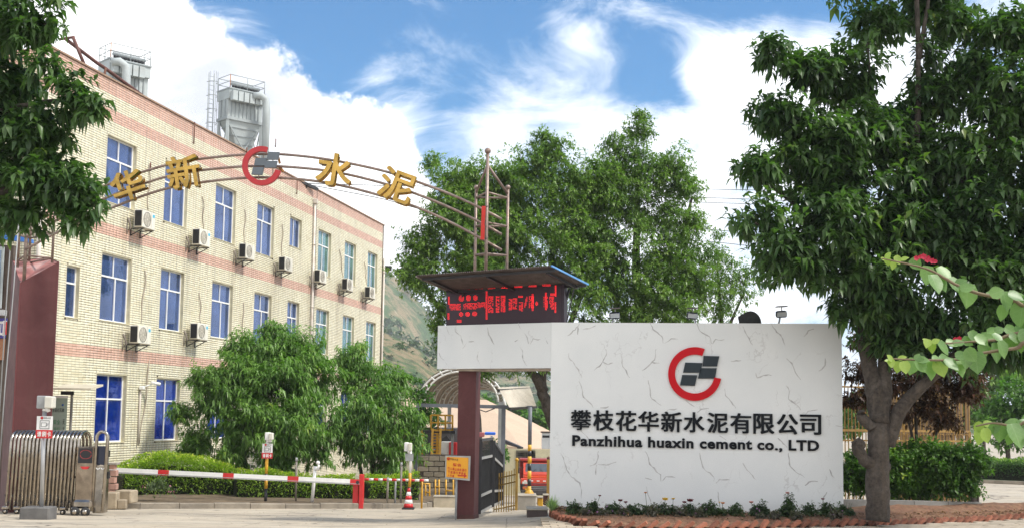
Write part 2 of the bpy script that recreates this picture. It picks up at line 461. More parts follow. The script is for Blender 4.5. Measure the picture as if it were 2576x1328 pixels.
# hills behind the works: two ridges climbing to the left
def hill_mat(name, far):
    m = bpy.data.materials.new(name); m.use_nodes = True
    nt = m.node_tree; k = G(nt); b = nt.nodes['Principled BSDF']
    t = k.n('ShaderNodeTexCoord').outputs['Object']
    s = .05 if not far else .022
    a = k.noise(t, s, 7, .65, .4); bb = k.noise(t, s * 5, 6, .7)
    c = k.mix(k.rng(k.m('ADD', k.m('MULTIPLY', a, .5), k.m('MULTIPLY', bb, .5)), .44, .53), (.24, .185, .10), (.055, .105, .03))
    vo = k.n('ShaderNodeTexVoronoi'); vo.inputs['Scale'].default_value = s * 4.5; k.put(vo.inputs[0], k.vm('ADD', t, k.vm('SCALE', k.vm('ADD', bb, (0, 0, 0)), scale=8)))
    c = k.mix(k.m('MULTIPLY', k.rng(vo.outputs[0], .22, .38, 1, 0), k.rng(a, .4, .55, .2, 1)), c, (.035, .065, .02))
    c = k.mix(k.rng(k.noise(t, s * 2.4, 6, .7, 1.5), .62, .70, 0, .7), c, (.48, .38, .26))
    k.put(b.inputs['Base Color'], c); b.inputs['Roughness'].default_value = 1
    bp = k.n('ShaderNodeBump'); bp.inputs['Distance'].default_value = 3; bp.inputs['Strength'].default_value = .8
    k.put(bp.inputs['Height'], bb); nt.links.new(bp.outputs[0], b.inputs['Normal'])
    return m
def ridge(name, Y, depth, prof, m, amp, seed):
    """prof: (u, v) skyline; terrain falls from the skyline towards the viewer and away"""
    us = np.linspace(prof[0][0], prof[-1][0], 90); pv = np.interp(us, [p[0] for p in prof], [p[1] for p in prof])
    V = []; rows = 36
    for j in range(rows + 1):
        q = j / rows * 1.5
        for u, v in zip(us, pv):
            top = at(u, v, Y); y = Y - depth + depth * q
            h = (top.z + 5) * (q ** 1.7 if q <= 1 else 1 - (q - 1) * .9)
            p = at(u, v, Y); x = p.x * (.72 + .28 * min(q, 1.2)) if Y > 0 else p.x
            nn = mnoise.fractal(Vector((x * .012 + seed, y * .012, 0)), 1.0, 2.0, 6)
            rid = abs(mnoise.noise(Vector((x * .02 + y * .013 + seed, y * .004, 3)))) 
            w = sm(0, .35, q) * (1 - .75 * sm(.85, 1.0, q) if q <= 1 else .5)
            V.append((x, y, -5 + h + (nn - rid * 1.3) * amp * w))
    n = len(us); b = MB()
    b.add(V, [(j * n + i, j * n + i + 1, (j + 1) * n + i + 1, (j + 1) * n + i) for j in range(rows) for i in range(n - 1)], 0, True)
    HILLV.append([v for v in V if 900 < proj(v)[0] < 1420])
    return b.build(name, m, kind='structure')
HILLV = []
ridge('hill', 420, 250, [(-300, 900), (500, 800), (900, 805), (980, 838), (1060, 880), (1110, 930), (1200, 990), (1300, 1020), (1400, 1030), (1700, 1035), (2300, 1040), (2800, 1040)], hill_mat('scrubby_hillside', False), 4, 2)
ridge('hill', 1000, 550, [(-300, 900), (500, 760), (820, 640), (900, 625), (965, 668), (1030, 730), (1090, 800), (1180, 870), (1300, 930), (1500, 985), (2000, 1010), (2800, 1020)], hill_mat('distant_hillside', True), 14, 7)

# ================================================================ OFFICE BUILDING
phi = math.atan(592 / 3000)
DV = Vector((math.sin(phi), math.cos(phi), 0)); NV = Vector((DV.y, -DV.x, 0))
B0 = at(250, 1050, 36.0); B0.z = 0
def FT(s, z, o=0.0): return B0 + DV * s + NV * o + Vector((0, 0, z))
def fpix(u, v, off=0.0):
    r = ray(u, v); o = Vector((0, 0, EYE)); t = ((B0 + NV * off - o).dot(NV)) / r.dot(NV); p = o + r * t
    return (p - B0).dot(DV), p.z
S0, S1, ZT, ZB = -3.45, 27.95, 12.18, -1.3
W3 = [(-.28, 1.52), (3.43, 5.14), (7.32, 9.14), (11.12, 12.91), (14.6, 16.0), (18.05, 19.78), (21.7, 23.42), (25.3, 26.94)]
Z3 = (8.42, 10.5); Z2 = (4.80, 6.88); Z1 = (1.12, 3.22)
wins = []   # s0 s1 z0 z1 kind
for i, (a, b) in enumerate(W3):
    wins.append((a, b, Z3[0] if i != 4 else 9.2, Z3[1], 'blue' if i < 5 else 'green', 3))
for i, (a, b) in enumerate(W3):
    wins.append((a, b, Z2[0], Z2[1], 'blue' if i < 5 else 'green', 2))
wins.append((-2.14, -1.42, 4.74, 6.26, 'blue', 2))
for i, (a, b) in enumerate(W3):
    wins.append((a, b, Z1[0], Z1[1], 'deep', 1))
office = thing('office_building', 'three storey cream tiled office building with pink stripes and blue windows', 'building', FT(S0, ZB))
def tile_mat(name, col, alt):
    m = mat(name, col, .32, var=.07, vscale=.5, attr=alt, spec=.5, streak=.0)
    return m
M_CREAM = mat('cream_glazed_tile', (.80, .76, .58), .35, var=.08, vscale=.6, attr=(.70, .64, .45), streak=.38, rand=.0, stain=True)
M_PINK = mat('pink_glazed_tile', (.72, .47, .37), .38, var=.1, vscale=.8, attr=(.62, .38, .29), streak=.3, stain=True)
M_GROUT = mat('dark_grout', (.125, .10, .065), .95, var=.3, vscale=2)
M_SILL = mat('sill_tile', (.62, .56, .38), .6, var=.15, vscale=3, dirt=((.2, .17, .12), .5))
# wall backing with real openings
bs = sorted(set([S0, S1] + [x for w in wins for x in w[:2]])); bz = sorted(set([ZB, ZT] + [x for w in wins for x in w[2:4]]))
mb = MB()
for i in range(len(bs) - 1):
    for j in range(len(bz) - 1):
        cs, cz = (bs[i] + bs[i + 1]) / 2, (bz[j] + bz[j + 1]) / 2
        if any(w[0] < cs < w[1] and w[2] < cz < w[3] for w in wins): continue
        mb.add([FT(bs[i], bz[j]), FT(bs[i + 1], bz[j]), FT(bs[i + 1], bz[j + 1]), FT(bs[i], bz[j + 1])], [(0, 1, 2, 3)])
DEP = 11.0
e0, e1 = FT(S0, 0), FT(S1, 0)
def zc(p, z): return Vector((p.x, p.y, z))
b0, b1 = e0 - NV * DEP, e1 - NV * DEP
mb.add([zc(e0, ZB), zc(e0, ZT), zc(b0, ZT), zc(b0, ZB)], [(0, 1, 2, 3)])
mb.add([zc(e1, ZB), zc(b1, ZB), zc(b1, ZT), zc(e1, ZT)], [(0, 1, 2, 3)])
mb.add([zc(b0, ZB), zc(b0, ZT), zc(b1, ZT), zc(b1, ZB)], [(0, 1, 2, 3)])
mb.add([zc(e0, ZT - .4), zc(e1, ZT - .4), zc(b1, ZT - .4), zc(b0, ZT - .4)], [(0, 1, 2, 3)])
mb.build('wall', M_GROUT, office)
mb = MB()   # parapet coping
mb.prism([FT(S0 - .02, ZT + .002, .05), FT(S1 + .02, ZT + .002, .05), FT(S1 + .02, ZT + .002, -.25), FT(S0 - .02, ZT + .002, -.25)], (0, 0, .05))
mb.build('parapet_coping', mat('coping_mortar', (.30, .20, .14), .9, var=.25, vscale=6), office)
# tiles
CW, RH, GP = .200, .0735, .011
def is_pink(z): return z > 11.74 or 10.95 < z < 11.28 or 7.40 < z < 7.76 or 3.66 < z < 4.02
tiles = []
nr = int((ZT - ZB) / RH); ncol = int((S1 - S0) / CW)
for r in range(nr):
    z0 = ZT - (r + 1) * RH; z1 = z0 + RH - GP; zm = (z0 + z1) / 2
    rowwins = [w for w in wins if w[2] < z1 and w[3] > z0]
    for c in range(ncol):
        a = S0 + c * CW; b = a + CW - GP * .8; zz0, zz1 = z0, z1; ok = True
        for w in rowwins:
            if a < w[1] and b > w[0]:
                if w[0] - a > .03: b = min(b, w[0])
                elif b - w[1] > .03: a = max(a, w[1])
                elif zz1 - w[3] > .02: zz0 = max(zz0, w[3])
                elif w[2] - zz0 > .02: zz1 = min(zz1, w[2])
                else: ok = False
        if ok: tiles.append((a, b, zz0, zz1, is_pink(zm), 0))
gable_cols = int(3.2 / CW)
T = np.array(tiles, dtype=float)
full = (np.abs(T[:, 1] - T[:, 0] - (CW - GP * .8)) < 1e-6) & (np.abs(T[:, 3] - T[:, 2] - (RH - GP)) < 1e-6)
vis = full & (T[:, 0] > -2.5) & (T[:, 0] < -.4) & (T[:, 2] > 2.4)
cand = np.where(vis)[0]
cand = cand[np.argsort(T[cand, 0] * 1.0 + np.abs(T[cand, 2] - 2.4) * .25)][:300]
single = np.zeros(len(T), bool); single[cand] = True
def tile_geo(T, ON, d3, n3):
    n = len(T); th = .008; bv = .004
    rg = rng.normal(0, .0008, n)
    O = np.array(ON); d3 = np.array(d3); n3 = np.array(n3); zz = np.array([0, 0, 1.])
    def pt(s, z, o): return O + s[:, None] * d3 + z[:, None] * zz + np.broadcast_to(np.asarray(o), (n,))[:, None] * n3
    a, b, z0, z1 = T[:, 0], T[:, 1], T[:, 2], T[:, 3]
    P = [pt(a, z0, .0), pt(b, z0, .0), pt(b, z1, .0), pt(a, z1, .0),
         pt(a + bv, z0 + bv, th + rg), pt(b - bv, z0 + bv, th + rg), pt(b - bv, z1 - bv, th + rg), pt(a + bv, z1 - bv, th + rg)]
    V = np.stack(P, 1).reshape(-1, 3)
    base = (np.arange(n) * 8)[:, None, None]
    Fq = np.array([[4, 5, 6, 7], [0, 1, 5, 4], [1, 2, 6, 5], [2, 3, 7, 6], [3, 0, 4, 7]])[None] + base
    return V, Fq.reshape(-1, 4)
Ts = T[~single]
V, Fq = tile_geo(Ts, FT(0, 0), DV, NV)
var = np.repeat(rng.random(len(Ts)) ** 2, 8)
AC_S = [(fpix(u, v, .46)[0], fpix(u, v, .46)[1]) for u, v in ((358, 571), (502.4, 615), (618.5, 648.5), (717, 679), (805, 709), (874, 729), (931, 748), (347, 862), (497, 852))]
cs_, cz_ = (Ts[:, 0] + Ts[:, 1]) / 2, (Ts[:, 2] + Ts[:, 3]) / 2; stn = np.zeros(len(Ts))
for i, (s_, z_) in enumerate(AC_S):
    for off, wd_, am in ((-.15, .16, .75), (.12, .12, .6), (.62, .10, .45)):
        below = np.clip((z_ + .15 - cz_) / .2, 0, 1) * np.exp(-np.clip(z_ - cz_, 0, 9) / (1.3 + .4 * (i % 3))); stn = np.maximum(stn, am * below * np.exp(-((cs_ - s_ - off) / wd_) ** 2))
    stn = np.maximum(stn, .65 * np.exp(-((cs_ - s_ + .28) / .22) ** 2) * np.exp(-((cz_ - z_ - .05) / .35) ** 2))
for w in wins:
    for e_ in (w[0] + .05, w[1] - .08):
        below = (cz_ < w[2]) * np.exp(-np.clip(w[2] - cz_, 0, 9) / .55); stn = np.maximum(stn, .42 * below * np.exp(-((cs_ - e_) / .13) ** 2))
for z_ in (ZT, 10.95, 7.40, 3.66):
    dz_ = z_ - cz_; stn = np.maximum(stn, (.30 if z_ == ZT else .14) * (dz_ > 0) * np.exp(-np.clip(dz_, 0, 9) / .35) * (.4 + .6 * np.sin(cs_ * 3.1 + z_) ** 2))
stn = np.maximum(stn, .35 * np.clip((1.0 - cz_) / 2.0, 0, 1) * (.5 + .5 * np.sin(cs_ * 2.3) ** 2)); stn = np.clip(stn + rng.normal(0, .03, len(stn)), 0, 1)
mesh_np('facade_tiles', V, Fq, [M_CREAM, M_PINK], office, mi=np.repeat(Ts[:, 4], 5), var=var, stain=np.repeat(stn, 8), kind='stuff')
GT = [(c * CW, (c + 1) * CW - GP * .8, ZT - (r + 1) * RH, ZT - r * RH - GP, is_pink(ZT - (r + .5) * RH), 0) for r in range(nr) for c in range(gable_cols)]
GT = np.array(GT, dtype=float)
V, Fq = tile_geo(GT, FT(S0, 0), -NV, -DV)
mesh_np('gable_tiles', V, Fq, [M_CREAM, M_PINK], office, mi=np.repeat(GT[:, 4], 5), var=np.repeat(rng.random(len(GT)), 8), kind='stuff')
# the nearest tiles one by one, sharing a mesh per colour
ofi = wm(office).inverted()
Rt = Matrix((DV, -NV, Vector((0, 0, 1)))).transposed().to_4x4()
protos = {}
for i in cand:
    t = T[i]; key = bool(t[4]), int(rng.integers(0, 3))
    if key not in protos:
        w, h = CW - GP * .8, RH - GP; b_ = .004; th = .008 + .0006 * key[1]
        b = MB(); b.add([(0, 0, 0), (w, 0, 0), (w, 0, h), (0, 0, h), (b_, -th, b_), (w - b_, -th, b_), (w - b_, -th, h - b_), (b_, -th, h - b_)],
                        [(4, 5, 6, 7), (0, 1, 5, 4), (1, 2, 6, 5), (2, 3, 7, 6), (3, 0, 4, 7)])
        o = b.build('tile', M_PINK if key[0] else M_CREAM, None, local=True)
        a = o.data.attributes.new('var', 'FLOAT', 'POINT'); a.data.foreach_set('value', np.full(8, key[1] * .4))
        protos[key] = o; first = True
    else:
        o = protos[key].copy(); COL.objects.link(o)
    o.parent = office
    o.matrix_local = ofi @ (Matrix.Translation(FT(t[0], t[2])) @ Rt)

# windows -------------------------------------------------------------
GL_BLUE = glass_mat('blue_tinted_glass', (.35, .50, .92), .07, (.085, .15, .37))
GL_DEEP = glass_mat('deep_blue_glass', (.55, .65, .98), .0, (.01, .05, .42))
GL_GREEN = glass_mat('green_tinted_glass', (.45, .72, .62), .08, (.16, .36, .30))
M_CURT = mat('blue_curtain_cloth', (.10, .19, .62), .9, var=.3, vscale=3)
M_CURT_D = mat('royal_blue_curtain', (.015, .10, .72), .9, var=.35, vscale=2)
M_CURT_P = mat('pale_green_curtain', (.40, .55, .46), .9, var=.2)
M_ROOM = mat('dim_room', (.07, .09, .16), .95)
REC = .13
for wi, (a, b, z0, z1, kd, fl) in enumerate(wins):
    # jambs, sill and head, lined with plain tile
    mb = MB()
    th = .02; bk = -REC - .05
    mb.prism([FT(a, z0, .004), FT(a + th, z0, .004), FT(a + th, z0, bk), FT(a, z0, bk)], (0, 0, z1 - z0))
    mb.prism([FT(b - th, z0, .004), FT(b, z0, .004), FT(b, z0, bk), FT(b - th, z0, bk)], (0, 0, z1 - z0))
    mb.prism([FT(a + th, z1 - th, .004), FT(b - th, z1 - th, .004), FT(b - th, z1 - th, bk), FT(a + th, z1 - th, bk)], (0, 0, th))
    mb.prism([FT(a + th, z0, .03), FT(b - th, z0, .03), FT(b - th, z0, bk), FT(a + th, z0, bk)], (0, 0, th))
    mb.build('window_reveal', M_SILL, office)
    A, B_, C0, C1 = a + th, b - th, z0 + th, z1 - th
    W_, H_ = B_ - A, C1 - C0
    fw = .045; o1 = -REC + .02; o0 = -REC - .03
    fr = MB()
    def fbar(s0, s1, q0, q1, d0=o0, d1=o1):
        fr.prism([FT(s0, q0, d1), FT(s1, q0, d1), FT(s1, q0, d0), FT(s0, q0, d0)], (0, 0, q1 - q0))
    fbar(A, A + fw, C0, C1); fbar(B_ - fw, B_, C0, C1); fbar(A + fw, B_ - fw, C0, C0 + fw); fbar(A + fw, B_ - fw, C1 - fw, C1)
    tz = C1 - H_ * (.33 if fl != 1 else .36); mid = (A + B_) / 2
    panes = []
    if wi == 16:   # narrow window
        fbar(A + fw, B_ - fw, tz - .025, tz + .025); panes = [(A + fw, B_ - fw, C0 + fw, tz - .025), (A + fw, B_ - fw, tz + .025, C1 - fw)]
    elif H_ < 1.5:
        fbar(mid - .02, mid + .02, C0 + fw, C1 - fw); panes = [(A + fw, mid - .02, C0 + fw, C1 - fw), (mid + .02, B_ - fw, C0 + fw, C1 - fw)]
    else:
        fbar(A + fw, B_ - fw, tz - .025, tz + .025); fbar(mid - .02, mid + .02, tz + .025, C1 - fw); 
        off = rng.choice([0, 0, .0, .14, -.1]) if fl > 1 else 0
        fbar(mid - .025 + off, mid + .025 + off, C0 + fw, tz - .025)
        panes = [(A + fw, mid - .02, tz + .025, C1 - fw), (mid + .02, B_ - fw, tz + .025, C1 - fw), (A + fw, mid - .025 + off, C0 + fw, tz - .025), (mid + .025 + off, B_ - fw, C0 + fw, tz - .025)]
    win = fr.build('window', M_FRAME, office)
    gm = {'blue': GL_BLUE, 'deep': GL_DEEP, 'green': GL_GREEN}[kd]
    for (p0, p1, q0, q1) in panes:
        b2 = MB(); om = -REC - .005 - rng.random() * .01
        b2.prism([FT(p0, q0, om), FT(p1, q0, om), FT(p1, q0, om - .006), FT(p0, q0, om - .006)], (0, 0, q1 - q0))
        b2.build('pane', gm, win)
    # curtain and dim room behind
    def curtain(s0, s1, m_, name='curtain'):
        b2 = MB(); n = max(6, int((s1 - s0) * 34)); P = []
        for i in range(n + 1):
            s = s0 + (s1 - s0) * i / n; o = -REC - .14 - .035 * math.sin(i * 1.15 + wi) - .01 * math.sin(i * 2.9)
            P += [FT(s, C0 + .02, o), FT(s, C1 - .02, o)]
        b2.add(P, [(2 * i, 2 * i + 2, 2 * i + 3, 2 * i + 1) for i in range(n)], 0, True); b2.build(name, m_, win)
    cm = {'blue': M_CURT, 'deep': M_CURT_D, 'green': M_CURT_P}[kd]
    if kd == 'deep': curtain(A + .0, A + W_ * .42, cm); curtain(A + W_ * .50, B_, cm)
    elif kd == 'green': curtain(A, A + W_ * rng.uniform(.35, .6), cm)
    else:
        q = rng.random()
        if q < .6: curtain(A, A + W_ * rng.uniform(.25, .45), cm)
        if q > .3: curtain(B_ - W_ * rng.uniform(.2, .4), B_, cm)
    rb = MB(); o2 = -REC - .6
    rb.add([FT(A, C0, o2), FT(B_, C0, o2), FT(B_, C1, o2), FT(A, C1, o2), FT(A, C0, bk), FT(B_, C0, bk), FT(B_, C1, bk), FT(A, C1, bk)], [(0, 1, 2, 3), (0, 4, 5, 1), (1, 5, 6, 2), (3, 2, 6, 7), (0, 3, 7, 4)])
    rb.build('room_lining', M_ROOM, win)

# downpipes, expansion joint, roof rods
M_PIPEW = mat('white_plastic_pipe', (.62, .56, .50), .5, var=.15, vscale=3, dirt=((.35, .20, .13), .5))
for s, zt, r in ((17.3, 11.5, .055), (27.85, 10.4, .05)):
    b = MB(); b.tube([FT(s, zt, .09), FT(s, ZB, .09)], r, 10)
    for z in (1.2, 4.0, 6.8, 9.6): b.tube([FT(s, z, .09), FT(s, z + .07, .09)], r * 1.3, 10)
    if s < 20: b.bbox(FT(s, zt + .08, .10), (.2, .2, .22), .02)
    b.build('downpipe', M_PIPEW, office)
b = MB(); b.tube([FT(S0, 12.0, .0) - DV * .09, FT(S0, ZB, .0) - DV * .09], .06, 10); b.build('downpipe', M_PIPEW, office, label='rust streaked downpipe on the corner')
b = MB(); b.prism([FT(17.72, ZB, .012), FT(17.76, ZB, .012), FT(17.76, ZB, 0), FT(17.72, ZB, 0)], (0, 0, ZT - ZB + .05)); b.build('expansion_joint', M_DARK, office)
for (u, v0, v1) in ((485, 308, 364), (744, 455, 490), (617, 372, 395), (374, 410, 432), (690, 350, 372)):
    s, za = fpix(u, v0); _, zb = fpix(u, v1)
    b = MB(); b.tube([FT(s, zb, .07), FT(s, za, .07)], .022, 6); b.bar(FT(s, zb + .05, 0), FT(s, zb + .05, .09), .02); b.build('rusty_bracket_rod', M_RUST, office)
# cable runs from each air conditioner
def cable(u0, v0, u1, v1, r=.018, n=9, m_=None):
    s0, z0_ = fpix(u0, v0); s1, z1_ = fpix(u1, v1); pts = []
    for i in range(n + 1):
        t = i / n; pts.append(FT(s0 + (s1 - s0) * t + .05 * math.sin(t * 9 + u0), z0_ + (z1_ - z0_) * t, .03 + .02 * math.sin(t * 5)))
    b = MB(); b.tube(pts, r, 6); return b.build('refrigerant_pipe', m_ or mat('grey_pipe_lagging', (.36, .30, .24), .9, var=.2, vscale=8), office)
for q in ((375, 415, 370, 528), (508, 495, 510, 576), (615, 528, 612, 612), (709, 565, 707, 648), (787, 602, 793, 675), (853, 628, 862, 698), (916, 660, 922, 718), (364, 680, 352, 812), (500, 735, 503, 812), (610, 760, 607, 880), (374, 905, 350, 1115)):
    cable(*q)
# rusty drip stains where the units leak (loose sediment streaks on the tiles are left to the tile material)
# roof antenna frame at the corner
M_BRN = mat('brown_painted_steel', (.12, .05, .04), .7, var=.3, vscale=6)
rf = thing('roof_pipe_frame', 'rusty brown pipe frame with a long diagonal strut on the office roof corner', 'frame', at(200, 175, 37.5))
b = MB(); b.tube([at(183, 93, 37.5), at(213, 166, 37.5)], .055, 8); b.build('post', M_BRN, rf)
b = MB(); b.tube([at(150, 100, 37.6), at(187, 94, 37.5)], .045, 8); b.build('top_bar', M_BRN, rf)
b = MB(); b.tube([at(165, 99, 37.5), at(245, 160, 38.5), at(262, 171, 38.8), at(356, 240, 40.2)], .06, 8); b.build('diagonal_strut', M_BRN, rf)
b = MB(); b.tube([at(266, 172, 38.8), at(261, 198, 38.7)], .04, 8); b.tube([at(312, 208, 39.6), at(313, 228, 39.6)], .05, 8); b.build('strut_foot', M_RUST, rf)

# ---------------------------------------------------------------- air conditioners
def make_ac(label, sticker=True):
    t = thing('air_conditioner', label, 'air conditioner', (0, 0, 0), 0, 'air conditioner units on the office wall')
    W_, H_, D_ = .82, .56, .30   # local: x along the wall, -y outward, z up; back at y=-.12
    yb, yf = -.16, -.16 - D_
    b = MB(); b.bbox((W_ / 2, (yb + yf) / 2, H_ / 2), (W_, D_, H_), .012); b.build('case', mat('ac_ivory_paint', (.70, .67, .58), .5, var=.06, dirt=((.35, .28, .2), .4, 3), rand=.12), t, local=True)
    b = MB(); b.bbox((-.006, (yb + yf) / 2 + .0, H_ / 2), (.02, D_ - .07, H_ - .07), .004)
    for i in range(12): b.box((-.02, (yb + yf) / 2, .06 + i * .04), (.012, D_ - .08, .006))
    b.build('side_grille', M_DARK, t, local=True)
    cx, cz = .29, .28
    b = MB(); b.lathe((cx, yf + .002, cz), [(0, -.05), (.2, -.05), (.225, -.002), (.235, .012), (.225, .014)], 28, axis=Vector((0, -1, 0))); b.build('fan_well', mat('fan_shadow_grey', (.10, .09, .08), .7, var=.4, vscale=6), t, local=True)
    b = MB()
    for r in (.05, .09, .13, .17, .21): b.lathe((cx, yf - .012, cz), [(r, 0), (r + .006, .004), (r, .008)], 24, axis=Vector((0, -1, 0)))
    for k in range(8):
        a = k * PI / 4; b.bar((cx + .04 * math.cos(a), yf - .012, cz + .04 * math.sin(a)), (cx + .22 * math.cos(a), yf - .012, cz + .22 * math.sin(a)), .006)
    b.build('fan_guard', mat('guard_wire', (.30, .27, .22), .6), t, local=True)
    b = MB()
    for k in range(3):
        a = k * 2.094 + .4
        p = [(cx + r * math.cos(a + da), yf + y, cz + r * math.sin(a + da)) for r, da, y in ((.04, -.3, .02), (.18, -.35, .03), (.18, .45, .0), (.04, .5, .0))]
        b.add(p, [(0, 1, 2, 3), (3, 2, 1, 0)])
    b.build('fan_blade', mat('fan_blade_grey', (.25, .24, .22), .5), t, local=True, kind='stuff')
    if sticker:
        b = MB(); b.box((.70, yf - .004, .44), (.13, .003, .10)); b.build('blue_sticker', mat('cyan_label', (.05, .42, .62), .5), t, local=True)
    b = MB(); b.box((.56, yf - .002, H_ / 2), (.006, .004, H_ - .04)); b.build('panel_seam', M_GREY, t, local=True)
    for x in (.10, .70):
        b = MB(); b.box((x, -.24, -.03), (.035, .48, .03)); b.box((x, -.015, -.14), (.035, .03, .24)); b.bar((x, -.02, -.25), (x, -.42, -.04), .025); b.build('bracket', M_DARK, t, local=True)
    b = MB(); b.tube([(-.12, -.02, .28), (-.10, -.08, .1), (-.05, -.1, -.02), (-.08, -.05, -.12)], .03, 7); b.tube([(-.16, -.01, .1), (-.14, -.03, -.25)], .016, 6); b.build('hose', mat('grey_hose', (.22, .19, .16), .9), t, local=True)
    return t
ac_spots = [  # front-left-bottom pixel, label
    (358, 571, 'upper air conditioner with blue sticker below the leftmost top floor window', True),
    (502.4, 615, 'upper air conditioner with blue sticker, second from the left under the arch', True),
    (618.5, 648.5, 'upper air conditioner below the third and fourth top floor windows, no sticker', False),
    (717, 679, 'air conditioner just left of the white downpipe', False),
    (805, 709, 'air conditioner just right of the white downpipe and expansion joint', False),
    (874, 729, 'air conditioner between the two last green tinted window columns', False),
    (931, 748, 'smallest and farthest air conditioner at the far corner of the building', False),
    (347, 862, 'lower air conditioner with blue sticker beside the large open window', True),
    (497, 852, 'lower air conditioner with blue sticker above the treetop', True)]
acA = make_ac('a'); acB = make_ac('b', False); used = set()
Rz = math.atan2(DV.y, DV.x)
for (u, v, lab, st) in ac_spots:
    pr = acA if st else acB
    if st not in used: o = pr; used.add(st)
    else: o = copy_tree(pr)
    s, z = fpix(u, v, .46)
    o.location = FT(s, z, .0); o.rotation_euler = (0, 0, Rz); o['label'] = lab

# wall camera on its conduit
cc = thing('security_camera', 'small white security camera on a conduit between the ground floor windows', 'camera', FT(*fpix(355, 980)))
s, z = fpix(350, 978)
b = MB(); b.tube([FT(s, z, .05), FT(s - .02, fpix(350, 1120)[1], .05)], .028, 8); b.build('conduit', M_PIPEW, cc)
b = MB(); b.bbox(FT(s, z + .04, .1), (.16, .16, .12), .02); b.build('junction_box', M_WHITE, cc)
b = MB(); b.tube([FT(s, z + .06, .12), FT(s + .25, z + .17, .3)], .018, 6); b.build('arm', M_WHITE, cc)
b = MB(); b.tube([FT(s + .22, z + .22, .28), FT(s + .40, z + .17, .52)], .055, 10); b.build('camera_body', M_WHITE, cc)
# ================================================================ SIGN WALL
def marble_mat():
    m = bpy.data.materials.new('white_veined_stone'); m.use_nodes = True
    nt = m.node_tree; k = G(nt); b = nt.nodes['Principled BSDF']
    t = k.n('ShaderNodeTexCoord').outputs['Object']
    # two families of grey veins: long leaning cracks and short kinks
    def veins(scale, rot, th, gate, seed):
        mp = k.n('ShaderNodeMapping'); mp.inputs['Location'].default_value = (seed, 0, seed * .7); mp.inputs['Rotation'].default_value = (0, rot, 0); mp.inputs['Scale'].default_value = (1.0, 0, .42)
        k.put(mp.inputs[0], t)
        d = k.n('ShaderNodeTexNoise'); d.inputs['Scale'].default_value = 3.2; d.inputs['Detail'].default_value = 5; k.put(d.inputs[0], t)
        w = k.vm('ADD', mp.outputs[0], k.vm('SCALE', k.vm('SUBTRACT', d.outputs[1], (.5, .5, .5)), scale=.55))
        vo = k.n('ShaderNodeTexVoronoi', feature='DISTANCE_TO_EDGE'); vo.inputs['Scale'].default_value = scale; k.put(vo.inputs[0], w)
        wid = k.rng(k.noise(t, 5, 3), .35, .7, th * .3, th * 1.9)
        line = k.m('SUBTRACT', 1, k.m('DIVIDE', vo.outputs['Distance'], wid), clamp=True)
        return k.m('MULTIPLY', k.rng(line, 0, .5), k.rng(k.noise(t, gate, 2, .5), .50, .60))
    v1 = veins(1.05, -.35, .020, 1.15, 2.0); v2 = veins(1.5, .9, .012, 1.7, 7.0)
    vv = k.m('MAXIMUM', v1, k.m('MULTIPLY', v2, .8))
    c = k.mix(k.rng(k.noise(t, 1.2, 4), .3, .7), (.67, .69, .69), (.72, .735, .73))
    c = k.mix(k.m('MULTIPLY', v2, .35), c, (.38, .37, .36))
    c = k.mix(k.rng(k.noise(t, 60, 2), .4, .8, 0, .10), c, (.45, .45, .45))
    k.put(b.inputs['Base Color'], c); b.inputs['Roughness'].default_value = .45
    b.inputs['Specular IOR Level'].default_value = .35
    return m
M_MARBLE = marble_mat()
WTOP, BEAMB = 4.16, 3.165
E0 = at(1098, 1000, 27.4); E1 = at(1385, 1000, 26.0); E2 = at(2119, 1000, 25.2)
for e in (E0, E1, E2): e.z = 0
def zup(p, z): return Vector((p.x, p.y, z))
wx = (E2 - E1).normalized(); wn_ = Vector((wx.y, -wx.x, 0))
bx = (E1 - E0).normalized(); bn = Vector((bx.y, -bx.x, 0))
TH = .55
sw = thing('company_sign_wall', 'white grey-veined stone gate wall with black company lettering and red ring logo', 'sign wall', zup(E1, -.35))
mb = MB()
mb.prism([zup(E1, -.35), zup(E2, -.35), zup(E2 - wn_ * TH, -.35), zup(E1 - wn_ * TH, -.35)], (0, 0, WTOP + .35))
mb.build('wall_slab', M_MARBLE, sw)
mb = MB()
q = [E0, E1, E1 - wn_ * TH, E0 - bn * TH]
q[1] = E1 - bx * .003; q[2] = E1 - wn_ * TH - bx * .003
mb.prism([zup(p, BEAMB) for p in q], (0, 0, WTOP - BEAMB - .002)); mb.build('beam', M_MARBLE, sw)
mb = MB(); mb.prism([zup(E0 + bx * .5 - bn * .06, BEAMB - .05), zup(E1 - bx * .02 - bn * .06, BEAMB - .05), zup(E1 - bx * .02 - bn * .5, BEAMB - .05), zup(E0 + bx * .5 - bn * .5, BEAMB - .05)], (0, 0, .046))
mb.build('beam_soffit', mat('peeling_soffit', (.36, .30, .24), .9, var=.3, vscale=4, dirt=((.12, .08, .06), .8, 3)), sw)
def wpix(u, v, off=0.0):
    r = ray(u, v); o = Vector((0, 0, EYE)); t = ((E1 + wn_ * off - o).dot(wn_)) / r.dot(wn_); return o + r * t
LD = .03
def wpoly(pts, name, m_, d=LD):
    b = MB(); P = [wpix(1330 + x * .4242, 764.7 + y * .4242) for x, y in pts]
    P = [p + wn_ * .004 for p in P]
    b.prism(P, wn_ * d); return b.build(name, m_, sw)
